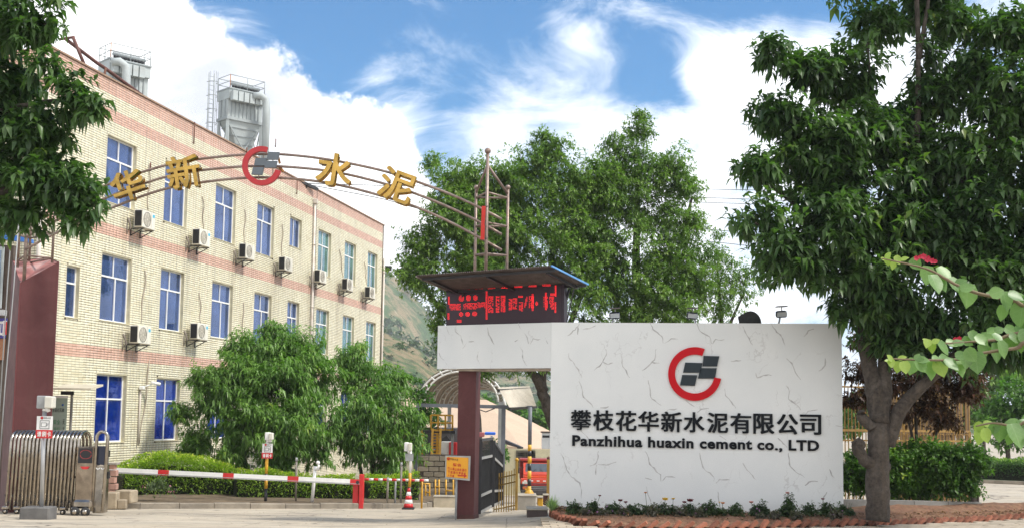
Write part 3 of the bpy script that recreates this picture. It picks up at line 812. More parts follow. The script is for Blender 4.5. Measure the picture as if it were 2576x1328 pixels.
VE = [[(300,455),(318,500),(325,550),(365,580),(385,610)],[(235,290),(240,320),(270,350),(295,390),(315,435)],[(460,265),(462,300),(440,340),(420,370),(385,392)],[(440,345),(470,358),(500,350)],[(545,300),(560,370),(600,435)],[(425,612),(475,608)],
[(720,105),(735,150),(790,190),(800,230)],[(805,232),(845,207),(885,212)],[(995,115),(1005,150),(1070,195),(1080,235)],[(1090,235),(1110,212),(1160,212)],[(1270,130),(1300,190),(1330,240)],[(1440,115),(1470,165),(1510,205),(1520,245)],[(755,265),(745,330),(710,360),(670,390)],[(730,345),(775,352)],
[(705,450),(720,500),(720,550),(785,600)],[(800,640),(830,618),(880,618)],[(930,570),(980,610)],[(1000,640),(1020,618),(1070,618)],[(1160,500),(1165,540),(1205,580),(1230,615)],[(1530,320),(1560,350),(1580,410),(1610,450)],[(1350,405),(1355,435),(1390,420),(1440,420)],[(1200,340),(1260,332)],
[(1530,480),(1545,520),(1545,560),(1600,600),(1615,625)],[(1630,660),(1655,630),(1715,630)],[(1760,320),(1755,360),(1720,395)],[(1690,145),(1660,160),(1630,190)],[(190,880),(210,930),(230,980),(260,1020),(300,1060),(315,1150)],[(415,870),(405,940),(365,960)],[(410,950),(460,955),(520,940)],[(405,950),(395,1010)],
[(690,870),(715,930),(730,960),(780,1010),(785,1050)],[(795,1050),(815,1025),(870,1028)],[(1010,880),(1020,930),(1045,980),(1100,1020),(1100,1050)],[(1110,1060),(1130,1035),(1190,1038)],[(1270,940),(1300,980),(1345,1040)],[(1540,880),(1550,960),(1600,1000),(1635,1030)],[(1640,1075),(1660,1050),(1715,1052)],[(1785,975),(1800,1010),(1815,1030)],
[(700,1080),(710,1130),(725,1175)],[(1120,1110),(1125,1170)],[(300,115),(275,150),(230,185)],[(290,130),(290,180)],[(320,150),(400,130)],[(1765,1110),(1745,1150),(1740,1180)],[(310,745),(345,790),(372,812)],[(1130,780),(1170,810)],[(1480,790),(1530,850)],[(690,1030),(730,1040)],[(1820,718),(1870,722)]]
VB = [[(565,775),(575,840),(640,890),(680,1005)],[(665,1060),(725,960),(805,965)],[(975,785),(1000,880),(1035,940),(1062,1010)],[(1370,730),(1385,800),(1480,910),(1500,990)],[(1510,1000),(1555,935),(1640,940)],[(370,1100),(400,1160),(490,1285)],[(860,1090),(850,1180),(890,1270)],[(1380,1030),(1420,1080),(1425,1190),(1470,1270)],[(455,780),(500,880)],[(1700,915),(1735,995)],[(1320,970),(1360,940)]]
M_VEIN = mat('grey_stone_vein', (.43, .425, .42), .5, var=.3, vscale=6)
def vein(b, pts, w0, seed):
    r = random.Random(seed); fine = []
    for p, q in zip(pts, pts[1:]):
        n = max(2, int((q - p).length / .05))
        for i in range(n): fine.append(p.lerp(q, i / n))
    fine.append(pts[-1]); n = len(fine); L, R = [], []; o = 0
    ax = (pts[-1] - pts[0]).normalized()
    for i, p in enumerate(fine):
        o = o * .5 + r.uniform(-1, 1) * .014; w = w0 * (.25 + .9 * math.sin(PI * (i + .5) / n) ** .7) * r.uniform(.25, 1.2)
        sd = (fine[min(i + 1, n - 1)] - fine[max(i - 1, 0)]).normalized().cross(wn_); c = p + sd * o; L.append(c + sd * w); R.append(c - sd * w)
    b.add(L + R, [(i, i + 1, n + i + 1, n + i) for i in range(n - 1)])
b = MB()
for i, pl in enumerate(VE): vein(b, [wpix(1330 + x * .4242, 764.7 + y * .4242) + wn_ * .0012 for x, y in pl], .013, i)
b.build('stone_veins', M_VEIN, sw, kind='stuff')
b = MB()
for i, pl in enumerate(VB):
    P_ = []
    for x, y in pl:
        r_ = ray(1030.75 + x * .20033, 665 + y * .20033); o_ = Vector((0, 0, EYE)); t_ = (E0 + bn * .0012 - o_).dot(bn) / r_.dot(bn); P_.append(o_ + r_ * t_)
    vein(b, P_, .013, 90 + i)
b.build('beam_veins', M_VEIN, sw, kind='stuff')
# ring: a C open at the upper right
pts_o, pts_i = [], []
for i in range(61):
    a = math.radians(68 + (350 - 68) * i / 60)
    pts_o.append((985 + 158 * math.cos(a), 413 - 159 * math.sin(a))); pts_i.append((985 + 117 * math.cos(a), 413 - 115 * math.sin(a)))
b = MB(); Po = [wpix(1330 + x * .4242, 764.7 + y * .4242) + wn_ * .004 for x, y in pts_o]; Pi = [wpix(1330 + x * .4242, 764.7 + y * .4242) + wn_ * .004 for x, y in pts_i]
def cring(b, Po, Pi, off):
    n = len(Po); vs = Po + Pi + [p + off for p in Po] + [p + off for p in Pi]; fs = []
    for i in range(n - 1):
        fs += [(2 * n + i, 2 * n + i + 1, 3 * n + i + 1, 3 * n + i), (i, i + 1, 2 * n + i + 1, 2 * n + i), (n + i + 1, n + i, 3 * n + i, 3 * n + i + 1), (i + 1, i, n + i, n + i + 1)]
    fs += [(0, n, 3 * n, 2 * n), (n - 1, 2 * n - 1, 4 * n - 1, 3 * n - 1)]
    b.add(vs, fs)
M_LRED = mat('logo_red', (.50, .003, .010), .6, var=.05, spec=.2)
cring(b, Po, Pi, wn_ * .045); b.build('logo_ring', M_LRED, sw)
for P in ([(1037, 305), (1130, 308), (1117, 368), (1030, 368)], [(928, 345), (1030, 348), (1020, 405), (915, 405)], [(1018, 378), (1115, 378), (1105, 440), (1003, 440)], [(910, 418), (1000, 420), (985, 483), (897, 480)]):
    wpoly(P[::-1], 'logo_block', M_SLATE, .035)
M_LET = mat('black_lettering', (.008, .010, .013), .7, var=.1, spec=.15)
chs = '攀枝花华新水泥有限公司'
cx0 = [252, 385, 520, 652, 788, 922, 1062, 1198, 1335, 1475, 1612]; 
for i, ch in enumerate(chs):
    xa = cx0[i]; w = 116 + i * .3; yt = 626 + (xa - 252) / 1360 * 28; yb = 743 + (xa - 252) / 1360 * 27
    O = wpix(1330 + xa * .4242, 764.7 + yb * .4242) + wn_ * .004; Xp = wpix(1330 + (xa + w) * .4242, 764.7 + (yb + 2) * .4242) + wn_ * .004; Zp = wpix(1330 + xa * .4242, 764.7 + yt * .4242) + wn_ * .004
    b = MB(); Wc, Hc_ = (Xp - O).length, (Zp - O).length
    for q_, (dx, dz) in enumerate(((0, 0), (1, 0), (-1, 0), (0, .6), (0, -.6), (1, .6), (-1, -.6), (1, -.6), (-1, .6))):
        e = .0075 if ch in '攀' else .0115
        put_text(b, ch, O + (Xp - O).normalized() * dx * e + Vector((0, 0, dz * e)), Xp - O, Vector((0, 0, 1)), Wc, Hc_, .035 + q_ * .0007)
    b.build('character', M_LET, sw)
lat = 'Panzhihua huaxin cement co., LTD'
adv = []; x = 0
for ch in lat: adv.append(x); x += advance(ch) + (.045 if ch != ' ' else 0)
scale_px = (1725 - 258) / (x - .05)
for ch, ax in zip(lat, adv):
    if ch == ' ': continue
    x0, x1, y0, y1 = text_bounds(ch, .035)
    xa = 258 + (ax + x0 - .03) * scale_px; wpx = (x1 - x0) * scale_px
    base = 838 + (xa - 258) / 1467 * 32; sc = 62 / .70
    yl = base - (y0 + .035) * sc; yu = base - (y1 + .0) * sc
    O = wpix(1330 + xa * .4242, 764.7 + yl * .4242) + wn_ * .004; Xp = wpix(1330 + (xa + wpx) * .4242, 764.7 + (yl + wpx * .021) * .4242) + wn_ * .004; Zp = wpix(1330 + xa * .4242, 764.7 + yu * .4242) + wn_ * .004
    b = MB(); put_text(b, ch, O, Xp - O, Vector((0, 0, 1)), (Xp - O).length, (Zp - O).length, .03, bold=.035); b.build('letter', M_LET, sw)

# white letter box hanging at the inner edge
lb = thing('junction_box', 'small white box hanging beside the inner edge of the sign wall', 'box', at(1371, 1129, 27.3))
p = at(1373, 1108, 27.3); b = MB(); b.bbox(p, (.19, .16, .36), .01); b.build('box_body', M_WHITE, lb)
b = MB(); b.box(p + Vector((0, 0, .2)), (.24, .22, .03)); b.box(p + Vector((0, -.085, .10)), (.16, .01, .05)); b.build('lid', M_DARK, lb)
b = MB(); b.bar(p + Vector((.06, .0, 0)), p + Vector((.30, -.0, 0)), .03); b.build('bracket', M_DARK, lb)

# floodlights with little solar panels on top of the wall
def flood(u, Y, label, tilt, hp=.0):
    base = wpix(u, 812, -.25); base.z = WTOP
    t = thing('floodlight', label, 'floodlight', base, 0, 'solar floodlights on top of the sign wall')
    b = MB(); b.tube([base, base + Vector((.02, 0, .06)), base + Vector((.04 * tilt, 0, .13 + hp))], .02, 8); b.tube([base, base + Vector((0, 0, .015))], .07, 10); b.build('foot', M_GREY, t)
    c = base + Vector((.06 * tilt, -.02, .18 + hp)); R = Matrix.Rotation(.5, 3, 'X') @ Matrix.Rotation(-.08 * tilt, 3, 'Y')
    b = MB(); b.bbox(c, (.23, .12, .13), .02, R); 
    for k in range(5): b.box(c + Vector((-.08 + .04 * k, .07, 0)), (.01, .06, .11), R)
    b.build('lamp_head', M_DARK, t)
    b = MB(); b.box(c + Vector((0, -.062, -.01)), (.2, .02, .10), R); b.build('lens', mat('lamp_glass', (.45, .47, .47), .15, var=.1), t)
    b = MB(); b.tube([c + Vector((.02, .02, .05)), c + Vector((0.01, .02, .15))], .012, 6); b.build('stem', M_GREY, t)
    b = MB(); b.bbox(c + Vector((.01, .02, .165)), (.23, .20, .018), .004, Matrix.Rotation(-.06, 3, 'Y')); b.build('solar_panel', M_BLACK, t)
flood(1539, 26, 'floodlight nearest the red LED screen on top of the sign wall', 1)
flood(1748, 26, 'middle floodlight on the sign wall, above the ring logo', -1)
flood(1958, 26, 'floodlight right of the dark round dish on the sign wall', 1, .04)
ds = thing('round_dish', 'dark round dish standing on edge on top of the sign wall', 'dish', zup(wpix(1888, 812, -.3), WTOP))
c = wpix(1888, 806, -.3); c.z = WTOP + .02
b = MB()
R_ = .235; pr = [Vector((c.x + R_ * math.cos(a) * (1.0), c.y, c.z + R_ * 1.15 * max(0, math.sin(a)))) for a in [PI * i / 24 for i in range(25)]]
b.prism([p for p in pr] + [Vector((c.x - R_, c.y, c.z - .01)), Vector((c.x + R_, c.y, c.z - .01))][0:0], (0, .10, 0)); b.build('dish_shell', mat('dark_felt', (.035, .035, .032), .95, var=.3, vscale=14, bump=.3), ds)
b = MB(); b.prism([c + Vector((-.235, .02, .02)), c + Vector((-.26, .02, .14)), c + Vector((-.16, .02, .22))], (0, .06, 0)); b.build('dish_lip', mat('dark_felt', (0, 0, 0)), ds)
b = MB(); b.tube([c + Vector((0, .1, 0)), c + Vector((0, .25, -.02))], .03, 8); b.build('dish_stay', M_GREY, ds)

# ================================================================ MAROON PILLARS
pR = thing('maroon_pillar', 'dark maroon square pillar under the left end of the white beam', 'pillar', gp(1172, 27.35))
a_, b_ = at(1147, 1290, 27.25), at(1192, 1290, 27.2); c_ = at(1203, 1290, 27.62); d_ = a_ + (c_ - b_)
b = MB(); b.prism([zup(q, ground(0, 27.3) - .05) for q in (a_, b_, c_, d_)], (0, 0, BEAMB - ground(0, 27.3) + .04)); b.build('shaft', M_MAROON, pR)
b = MB(); b.prism([zup(q, ground(0, 27.3) - .04) for q in (a_ + Vector((-.015, -.015, 0)), b_ + Vector((.01, -.015, 0)), c_ + Vector((.015, .01, 0)), d_ + Vector((-.015, .01, 0)))], (0, 0, .10)); b.build('plinth', mat('plinth_stone', (.07, .025, .02), .8, var=.3), pR)

YL = 28.7
pL = thing('maroon_gate_tower', 'tall maroon tiled gate tower with a slanting broken top at the left', 'gate tower', gp(60, YL))
gz = ground(-10, YL) - .1
At, Bt, Ct = at(51, 711, YL), at(148, 658, YL + .6), at(31, 655, YL + 1.3)
Dt = Bt + (Ct - At); Dt.z = at(90, 648, YL + 1.9).z
b = MB(); bot = [zup(q, gz) for q in (At, Bt, Dt, Ct)]
top = [At, Bt, Dt, Ct]
b.add(bot + top, [(0, 1, 5, 4)], 0); b.build('front_cladding', M_MAROON, pL)
b = MB(); b.add(bot + top, [(1, 2, 6, 5), (2, 3, 7, 6)], 0); b.build('back_cladding', M_MAROON, pL)
b = MB(); b.add(bot + top, [(3, 0, 4, 7)], 0); b.build('side_cladding', mat('grey_purple_cladding', (.15, .085, .085), .6, var=.3, vscale=3, dirt=((.06, .04, .06), .6, .5)), pL)
b = MB(); b.add([At + Vector((0, .02, -.02)), Bt + Vector((-.02, 0, -.02)), Dt + Vector((0, -.02, -.02)), Ct + Vector((.02, 0, -.02))], [(0, 1, 2, 3)]); 
b.build('broken_cap', mat('peeling_cap', (.30, .12, .11), .9, var=.4, vscale=2, dirt=((.5, .48, .46), 1.0, 1.1)), pL)
b = MB()
for q0, q1 in ((bot[0], top[0]), (bot[1], top[1])): b.bar(q0, q1, .02)
b.build('corner_trim', mat('maroon_trim', (.14, .03, .03), .4), pL)

# ================================================================ ARCH AND ITS TOWERS
def yarch(u): return YL + .1 + (27.55 - YL - .1) * (u - 60) / (1280 - 60)
P_top = [(62, 566), (110, 541), (180, 505), (255, 470), (350, 435), (425, 413), (501, 400), (621, 388), (707, 387.6), (810, 398.6), (892, 413.7), (982, 433.7), (1053, 458.7), (1130, 487), (1209, 523), (1279, 561)]
P_mid = [(62, 598), (130, 560), (200, 527), (278, 493), (350, 466), (426, 441), (508, 428), (616, 418), (710, 418.7), (822, 428.7), (902, 445), (962, 461), (1033, 482), (1120, 517), (1200, 554), (1279, 600)]
P_bot = [(64, 628), (120, 597), (175, 569), (235, 541), (295, 518), (350, 496), (426, 471), (521, 457), (616, 447), (707, 447), (802, 456), (892, 474), (962, 494), (1038, 516), (1130, 557), (1203, 596), (1279, 639)]
ar = thing('pipe_arch', 'rusty three pipe arch spanning the gate from tower to tower', 'arch', at(670, 450, yarch(670)))
for pl, n in ((P_top, 0), (P_mid, 1), (P_bot, 2)):
    us = np.arange(62, 1281, 24.); vs = np.interp(us, [p[0] for p in pl], [p[1] for p in pl])
    for _ in range(3): vs[1:-1] = (vs[:-2] + vs[1:-1] * 2 + vs[2:]) / 4
    b = MB(); b.tube([at(u, v, yarch(u)) for u, v in zip(us, vs)], .032, 8); b.build('arch_pipe', M_STEEL, ar)
def arch_v(pl, u): return float(np.interp(u, [p[0] for p in pl], [p[1] for p in pl]))
# steel lattice mast on the right
tw = thing('lattice_mast', 'rusty three legged pipe mast with ball finials behind the LED canopy', 'mast', at(1224, 800, 27.6))
yA, yB, yC = 27.5, 28.1, 28.0
topA, topB, topC = at(1227, 386, yA), at(1198, 476, yB), at(1278, 476, yC)
def leg(tp, w):
    b = MB(); b.tube([zup(tp, WTOP - (0 if tp is topA else .0)), tp], w, 10); return b.build('mast_leg', M_STEEL, tw)
leg(topA, .04); leg(topB, .036); leg(topC, .036)
for tp, r in ((topA, .075), (topB, .06), (topC, .06)):
    b = MB(); b.sphere(tp + Vector((0, 0, r * .7)), r, 12); b.build('ball_finial', M_STEEL, tw)
def zat(tp, v, Y): return zup(tp, at(1230, v, Y).z)
for v in (492, 588, 640 + 26 - 20, 640):
    pass
def rung(a, b_, va, vb, ya, yb, r=.025):
    m_ = MB(); m_.tube([zat(a, va, ya), zat(b_, vb, yb)], r, 8); m_.build('rung', M_STEEL, tw)
for va, vb, vc in ((484, 498, 498), (560, 570, 569), (638, 642, 642)):
    rung(topA, topB, va, vb, yA, yB); rung(topA, topC, va, vc, yA, yC); rung(topB, topC, vb, vc, yB, yC)
rung(topA, topB, 416, 486, yA, yB, .03); rung(topA, topC, 416, 488, yA, yC, .03)
rb = thing('red_banner_strip', 'narrow red cloth strip tied along the front leg of the lattice mast', 'banner', at(1215, 602, 27.45))
b = MB()
for i in range(7):
    v0 = 519 + i * 12; v1 = v0 + 12; o = 4 - i * .5; w = 10 if i != 3 else 9
    b.prism([at(1208 + o - .0, v0, 27.42), at(1208 + o + w, v0, 27.42), at(1208 + o - .5 + w, v1, 27.42), at(1208 + o - .5, v1, 27.42)][::-1], (0, .02 + .003 * (i % 2), 0))
b.build('cloth', mat('red_cloth', (.50, .03, .02), .8, var=.15), rb)
b = MB(); b.tube([at(1217, 519, 27.43), at(1228, 519, 27.46)], .008, 5); b.tube([at(1215, 600, 27.43), at(1226, 600, 27.46)], .008, 5); b.build('tie', M_DARK, rb)
# left mast frame on the maroon tower
tl = thing('lattice_mast', 'short pipe frame standing on the broken top of the maroon tower', 'mast', at(60, 700, YL + .3))
posts = [(60, YL + .12, 707, 500), (131, YL + .55, 655, 500), (73, YL + 1.5, 652, 500), (44, YL + 1.0, 668, 470)]
tp = []
for (u, Y, vb, vt) in posts:
    p0 = at(u, vb + 6, Y); p1 = Vector((p0.x, p0.y, at(u, vt, Y).z)); tp.append((p0, p1)); b = MB(); b.tube([p0, p1], .035 if u != 60 else .045, 8); b.build('mast_leg', M_STEEL, tl)
for v in (641, 577):
    for i, j in ((0, 1), (1, 2), (2, 3), (3, 0)):
        ya, yb_ = posts[i][1], posts[j][1]
        b = MB(); b.tube([zup(tp[i][0], at(60, v, YL).z), zup(tp[j][0], at(60, v, YL).z)], .025, 8); b.build('rung', M_STEEL, tl)
for k, (u0, v0, u1, v1) in enumerate(((47, 565, 13, 965), (28, 566, 20, 700))):
    w = thing('stay_cable', ['pale stay cable hanging down the left side of the maroon tower', 'thin stay cable in front of the small shed at the far left'][k], 'cable', at(u1, v1, YL - .1))
    b = MB(); b.tube([at(u0, v0, YL - .1), at((u0 + u1) / 2 + 1, (v0 + v1) / 2, YL - .1), at(u1, v1, YL - .1), zup(at(u1 - 6, v1, YL - .1), -.3)], .014, 6); b.build('cable_strand', M_GREY, w)

# gold characters and logo hung on the arch
def arch_char(ch, u0, v0, u1, v1, rot, label, sq=1.0):
    uc, vc = (u0 + u1) / 2, (v0 + v1) / 2; Y = yarch(uc) - .12; c = at(uc, vc, Y); mpp = Y / F
    t = thing('gold_character', label, 'character', c, 0, 'gold characters on the arch')
    r = math.radians(rot); X = Vector((math.cos(r), 0, math.sin(r))); Z = Vector((-math.sin(r), 0, math.cos(r)))
    w = (u1 - u0) * mpp * sq; h = (v1 - v0) * mpp * sq
    b = MB(); O = c - X * w / 2 - Z * h / 2 + Vector((0, -.01, 0))
    vs, fs = text_mesh(ch, .034); x0, x1, y0, y1 = text_bounds(ch, .034)
    
    for q_, (dx, dz) in enumerate(((0, 0), (1, 0), (-1, 0), (0, .8), (0, -.8), (1, .8), (-1, -.8), (1, -.8), (-1, .8))):
        put_text(b, ch, O + X * dx * .015 + Z * dz * .015, X, Z, w, h, .16 + q_ * .002)
    b.build('character_body', M_GOLD, t)
    # bright rim just proud of the back edge
    b = MB(); put_text(b, ch, O + Vector((0, .02, 0)) + X * .03 - Z * .03, X, Z, w, h, .015, bold=.0); b.build('character_rim', M_GOLD, t)
    b = MB()
    for dx in (-.2, .2): b.tube([c + X * dx * w - Vector((0, .0, 0)), c + X * dx * w + Vector((0, .14, 0))], .014, 6)
    b.build('fixing_pin', M_STEEL, t)
arch_char('华', 283, 430, 370, 510, 20, 'leftmost gold character, sunlit, on the rising pipes of the arch', .93)
arch_char('新', 422, 392, 510, 480, 11, 'second gold character, just left of the red ring on the arch', .93)
arch_char('水', 799, 389, 889, 472, -7, 'gold character right of the red ring, against white cloud', .97)
arch_char('泥', 950, 424, 1050, 516, -19, 'rightmost gold character on the descending pipes of the arch', .85)
Yc = yarch(660) - .12; lg = thing('arch_logo', 'red open ring with slate blocks at the crown of the arch', 'logo', at(660, 420, Yc))
b = MB(); po, pi_ = [], []
for i in range(61):
    a = math.radians(72 + (345 - 72) * i / 60)
    po.append(at(660 + 49 * math.cos(a), 419.5 - 49 * math.sin(a), Yc)); pi_.append(at(660 + 36 * math.cos(a), 419.5 - 36 * math.sin(a), Yc))
cring(b, po, pi_, Vector((0, -.10, 0))); b.build('logo_ring', mat('logo_red_weathered', (.42, .02, .025), .5, var=.12), lg)
kx = lambda P: [at(232.7 + .1936 * x, 365.7 + .1936 * y, Yc) for x, y in P]
for P in ([(2290, 95), (2435, 98), (2415, 195), (2270, 195)], [(2125, 175), (2272, 175), (2250, 272), (2105, 272)], [(2262, 212), (2408, 212), (2388, 300), (2240, 300)], [(2095, 292), (2235, 292), (2210, 395), (2072, 388)]):
    b = MB(); b.prism(kx(P)[::-1], (0, -.07, 0)); b.build('logo_block', mat('slate_weathered', (.10, .12, .14), .5, var=.12), lg)
b = MB()
for (x, y0_, y1_) in ((2220, 100, 300), (2340, 90, 400), (2150, 380, 440)): b.bar(kx([(x, y0_)])[0] + Vector((0, .04, 0)), kx([(x, y1_)])[0] + Vector((0, .04, 0)), .02)
b.build('support_bar', M_STEEL, lg)
b = MB(); b.bar(at(700, 395, Yc + .1), at(704, 412, Yc + .1), .05); b.bar(at(704, 422, Yc + .1), at(712, 432, Yc + .2), .05); b.build('lamp_bracket', mat('orange_rust', (.35, .16, .04), .8), lg)

# ================================================================ LED SCREEN AND CANOPY
led = thing('led_screen', 'dark LED display with red glowing marks under the corrugated canopy', 'LED screen', at(1266, 815, 26.9))
def cz(x, y): return (1030.75 + x * .20033, 665 + y * .20033)
LA = at(*cz(470, 760), 27.15); LB = at(*cz(1890, 705), 26.05); LA.z = LB.z = WTOP + .002
lx = (LB - LA).normalized(); ln = Vector((lx.y, -lx.x, 0))
LA = LA - lx * .14 - ln * .22; LB = LB - ln * .22
Lt = at(*cz(470, 300), LA.y).z
b = MB(); b.prism([LA, LB, LB - ln * .22, LA - ln * .22], (0, 0, Lt - WTOP)); b.build('housing', mat('screen_housing', (.025, .012, .022), .5, var=.3), led)
def lpix(x, y, off):
    r = ray(*cz(x, y)); o = Vector((0, 0, EYE)); t = ((LA + ln * off - o).dot(ln)) / r.dot(ln); return o + r * t
b = MB(); b.prism([zup(LA + lx * .03, WTOP + .03), zup(LB - lx * .08, WTOP + .03), zup(LB - lx * .08, Lt - .03), zup(LA + lx * .03, Lt - .03)][::1], ln * .006); b.build('display_face', mat('display_face', (.035, .012, .022), .35, var=.2, vscale=60), led)
marks = [(590, 690, 650, 730, 0)]
for i, x in enumerate((500, 660, 820, 980, 1147, 1315, 1490, 1665)):
    marks.append((x, 316 - i * 10, x + 90 + i * 2, 338 - i * 9.4, 1))
marks += [(480, 400, 502, 500, 0), (474, 605, 498, 690, 0), (500, 490, 640, 572, 2), (675, 480, 845, 560, 2), (850, 470, 950, 545, 2),
          (615, 385, 682, 462, 3), (708, 383, 766, 457, 3), (798, 383, 852, 452, 3), (617, 593, 672, 652, 3), (698, 593, 757, 650, 3), (783, 588, 847, 645, 3),
          (953, 308, 977, 690, 0), (985, 395, 1050, 605, 2), (1080, 393, 1125, 602, 2), (1143, 388, 1200, 595, 2),
          (1243, 428, 1290, 572, 2), (1296, 420, 1350, 560, 2), (1360, 388, 1422, 416, 1), (1370, 470, 1425, 585, 2), (1440, 400, 1478, 540, 4), (1495, 395, 1560, 545, 2), (1530, 365, 1556, 580, 0), (1575, 460, 1612, 518, 3),
          (1680, 400, 1735, 545, 2), (1698, 350, 1722, 570, 0), (1752, 400, 1812, 560, 2), (1765, 360, 1832, 392, 1), (1822, 260, 1842, 400, 0), (1818, 470, 1840, 605, 0)]
dots = []; halo = []
rr = random.Random(3); STEP = 12.5
for (x0, y0, x1, y1, st) in marks:
    nx_ = max(1, round((x1 - x0) / STEP)); ny_ = max(1, round((y1 - y0) / STEP))
    for i in range(nx_):
        for j in range(ny_):
            x = x0 + (i + .5) * (x1 - x0) / nx_; y = y0 + (j + .5) * (y1 - y0) / ny_
            if st == 2 and ((j % 3 == 2 and i % 4 == 1) or rr.random() < .2): continue
            if st == 3 and ((x - (x0 + x1) / 2) ** 2 / ((x1 - x0) / 2) ** 2 + (y - (y0 + y1) / 2) ** 2 / ((y1 - y0) / 2) ** 2 > 1.05): continue
            if st == 4 and abs((x - x0) / (x1 - x0) - (1 - (y - y0) / (y1 - y0))) > .3: continue
            dots.append((x, y))
b = MB()
for (x, y) in dots:
    p = lpix(x, y, .012); w = .0055
    b.add([p - lx * w - Vector((0, 0, w)), p + lx * w - Vector((0, 0, w)), p + lx * w + Vector((0, 0, w)), p - lx * w + Vector((0, 0, w))], [(0, 1, 2, 3)])
b.build('red_led_marks', mat('red_led', (.3, 0, 0), .4, var=.0, emis=(1, .02, .025), estr=1.7), led, kind='stuff')

cn = thing('screen_canopy', 'dark corrugated sheet canopy on angle iron above the LED screen, blue right edge', 'canopy', at(1260, 700, 26.4))
FL, FR = at(*cz(80, 150), 26.0), at(*cz(1780, 30), 24.9)
BR = at(*cz(2240, 262), 26.3); BL = at(*cz(480, 335), 27.35)
BL = FL + (BR - FR) * ((BL - FL).length / (BR - FR).length) if False else BL
n_ = 64; P = []
for j in range(2):
    for i in range(n_ * 2 + 1):
        t = i / (n_ * 2); a = FL.lerp(FR, t); c = BL.lerp(BR, t); p = a.lerp(c, j); p = p + Vector((0, 0, .02 + (.014 if i % 2 else -.014))); P.append(p)
w = n_ * 2 + 1; b = MB(); b.add(P, [(i, i + 1, w + i + 1, w + i) for i in range(w - 1)]); b.add([p + Vector((0, 0, .004)) for p in P], [(i, i + 1, w + i + 1, w + i) for i in range(w - 1)])
b.build('corrugated_sheet', mat('dark_roof_sheet', (.12, .095, .085), .8, var=.3, vscale=5, dirt=((.04, .03, .03), .6)), cn)  # dark brown sheet with random darker patches
def cpt(s, t, dz=-.03): return FL.lerp(FR, s).lerp(BL.lerp(BR, s), t) + Vector((0, 0, dz))
for (s0, t0, s1, t1) in ((.02, .12, .99, .12), (.0, .95, 1, .95)):
    b = MB(); b.bar(cpt(s0, t0), cpt(s1, t1), .05); b.build('purlin', M_DARK, cn)
for s in (.08, .50, .93):
    b = MB(); b.bar(cpt(s, .14, -.055), cpt(s, .97, -.055), .05); b.build('rafter', M_DARK, cn)
b = MB(); b.bar(FL + Vector((0, 0, .0)), BL, .03); b.build('edge_trim', mat('pale_trim', (.25, .22, .2), .7), cn)
b = MB(); b.bar(FR + Vector((0, 0, .02)), BR + Vector((0, 0, .02)), .035); b.build('edge_trim', mat('blue_trim', (.10, .30, .62), .4), cn, label='blue metal edge strip')
b = MB(); b.bar(cpt(.93, .9, -.06), LB + Vector((.06, .05, .02)), .03); b.bar(cpt(.88, .97, -.06), zup(LB, WTOP) + Vector((-.1, .3, .0)), .04); b.build('strut', M_DARK, cn)
b = MB(); b.bar(cpt(.12, .97, -.06), zup(LA, WTOP) + Vector((.2, .3, .0)), .04); b.bar(cpt(.5, .97, -.06), zup((LA + LB) / 2, WTOP) + Vector((.0, .3, .0)), .04); b.build('strut', M_DARK, cn)

# ================================================================ RETRACTABLE GATE, READERS, BARRIER
def rp(x, y, Y): return at(.2989 * x, 931 + .2989 * y, Y)
YG = 27.9; gzg = ground(-9, YG)
rg_ = thing('retractable_gate', 'folded stainless steel retractable gate of tall hoops beside the maroon tower', 'gate', rp(370, 1190, YG))
hoop_mat = M_INOX
DH = .78
xs0 = rp(85, 800, YG).x; xs1 = rp(655, 800, YG).x; NH = 19
hb0 = gzg + .10; ht = rp(370, 512, YG).z
for i in range(NH):
    x = xs0 + (xs1 - xs0) * i / (NH - 1); xb = rp(50 + (630 - 50) * i / (NH - 1), 1150, YG).x
    pts = [(xb, YG, hb0)]
    r = DH / 2
    pts.append((x, YG, ht - r * .62))
    for a in range(1, 9): th = PI * a / 9; pts.append((x, YG + r - r * math.cos(th), ht - r * .62 + r * .62 * math.sin(th)))
    pts.append((x, YG + DH, ht - r * .62)); pts.append((xb, YG + DH, hb0))
    b = MB(); b.tube(pts, .034, 8); b.build('hoop', hoop_mat, rg_)
for y0 in (YG - .01, YG + DH):
    for zz in (.35, .9, 1.4):
        b = MB(); 
        for i in range(NH - 1):
            x = xs0 + (xs1 - xs0) * i / (NH - 1); x2 = xs0 + (xs1 - xs0) * (i + 1) / (NH - 1)
            zf = -.25 if i % 2 else .25
            b.bar((x - (ht - gzg - zz) * .055, y0, gzg + zz + zf * .4), (x2 - (ht - gzg - zz) * .055, y0, gzg + zz - zf * .4), .018)
        b.build('scissor_linkage', M_DARK, rg_, kind='stuff')
M_RUB = mat('rubber', (.02, .02, .02), .8)
for i in range(0, NH, 3):
    xb = rp(50 + (630 - 50) * i / (NH - 1), 1150, YG).x
    b = MB(); b.lathe((xb, YG - .02, gzg + .065), [(0, -.03), (.06, -.03), (.065, 0), (.06, .03), (0, .03)], 14, axis=Vector((0, 1, 0)))
    w = b.build('wheel', M_RUB, rg_)
    b = MB(); b.lathe((xb, YG - .06, gzg + .065), [(0, -.01), (.03, -.01), (.03, .01), (0, .01)], 12, axis=Vector((0, 1, 0))); b.build('hub', M_INOX, w)
    b = MB(); b.bbox((xb, YG - .02, gzg + .15), (.17, .12, .07), .02); b.build('wheel_guard', M_INOX, w)
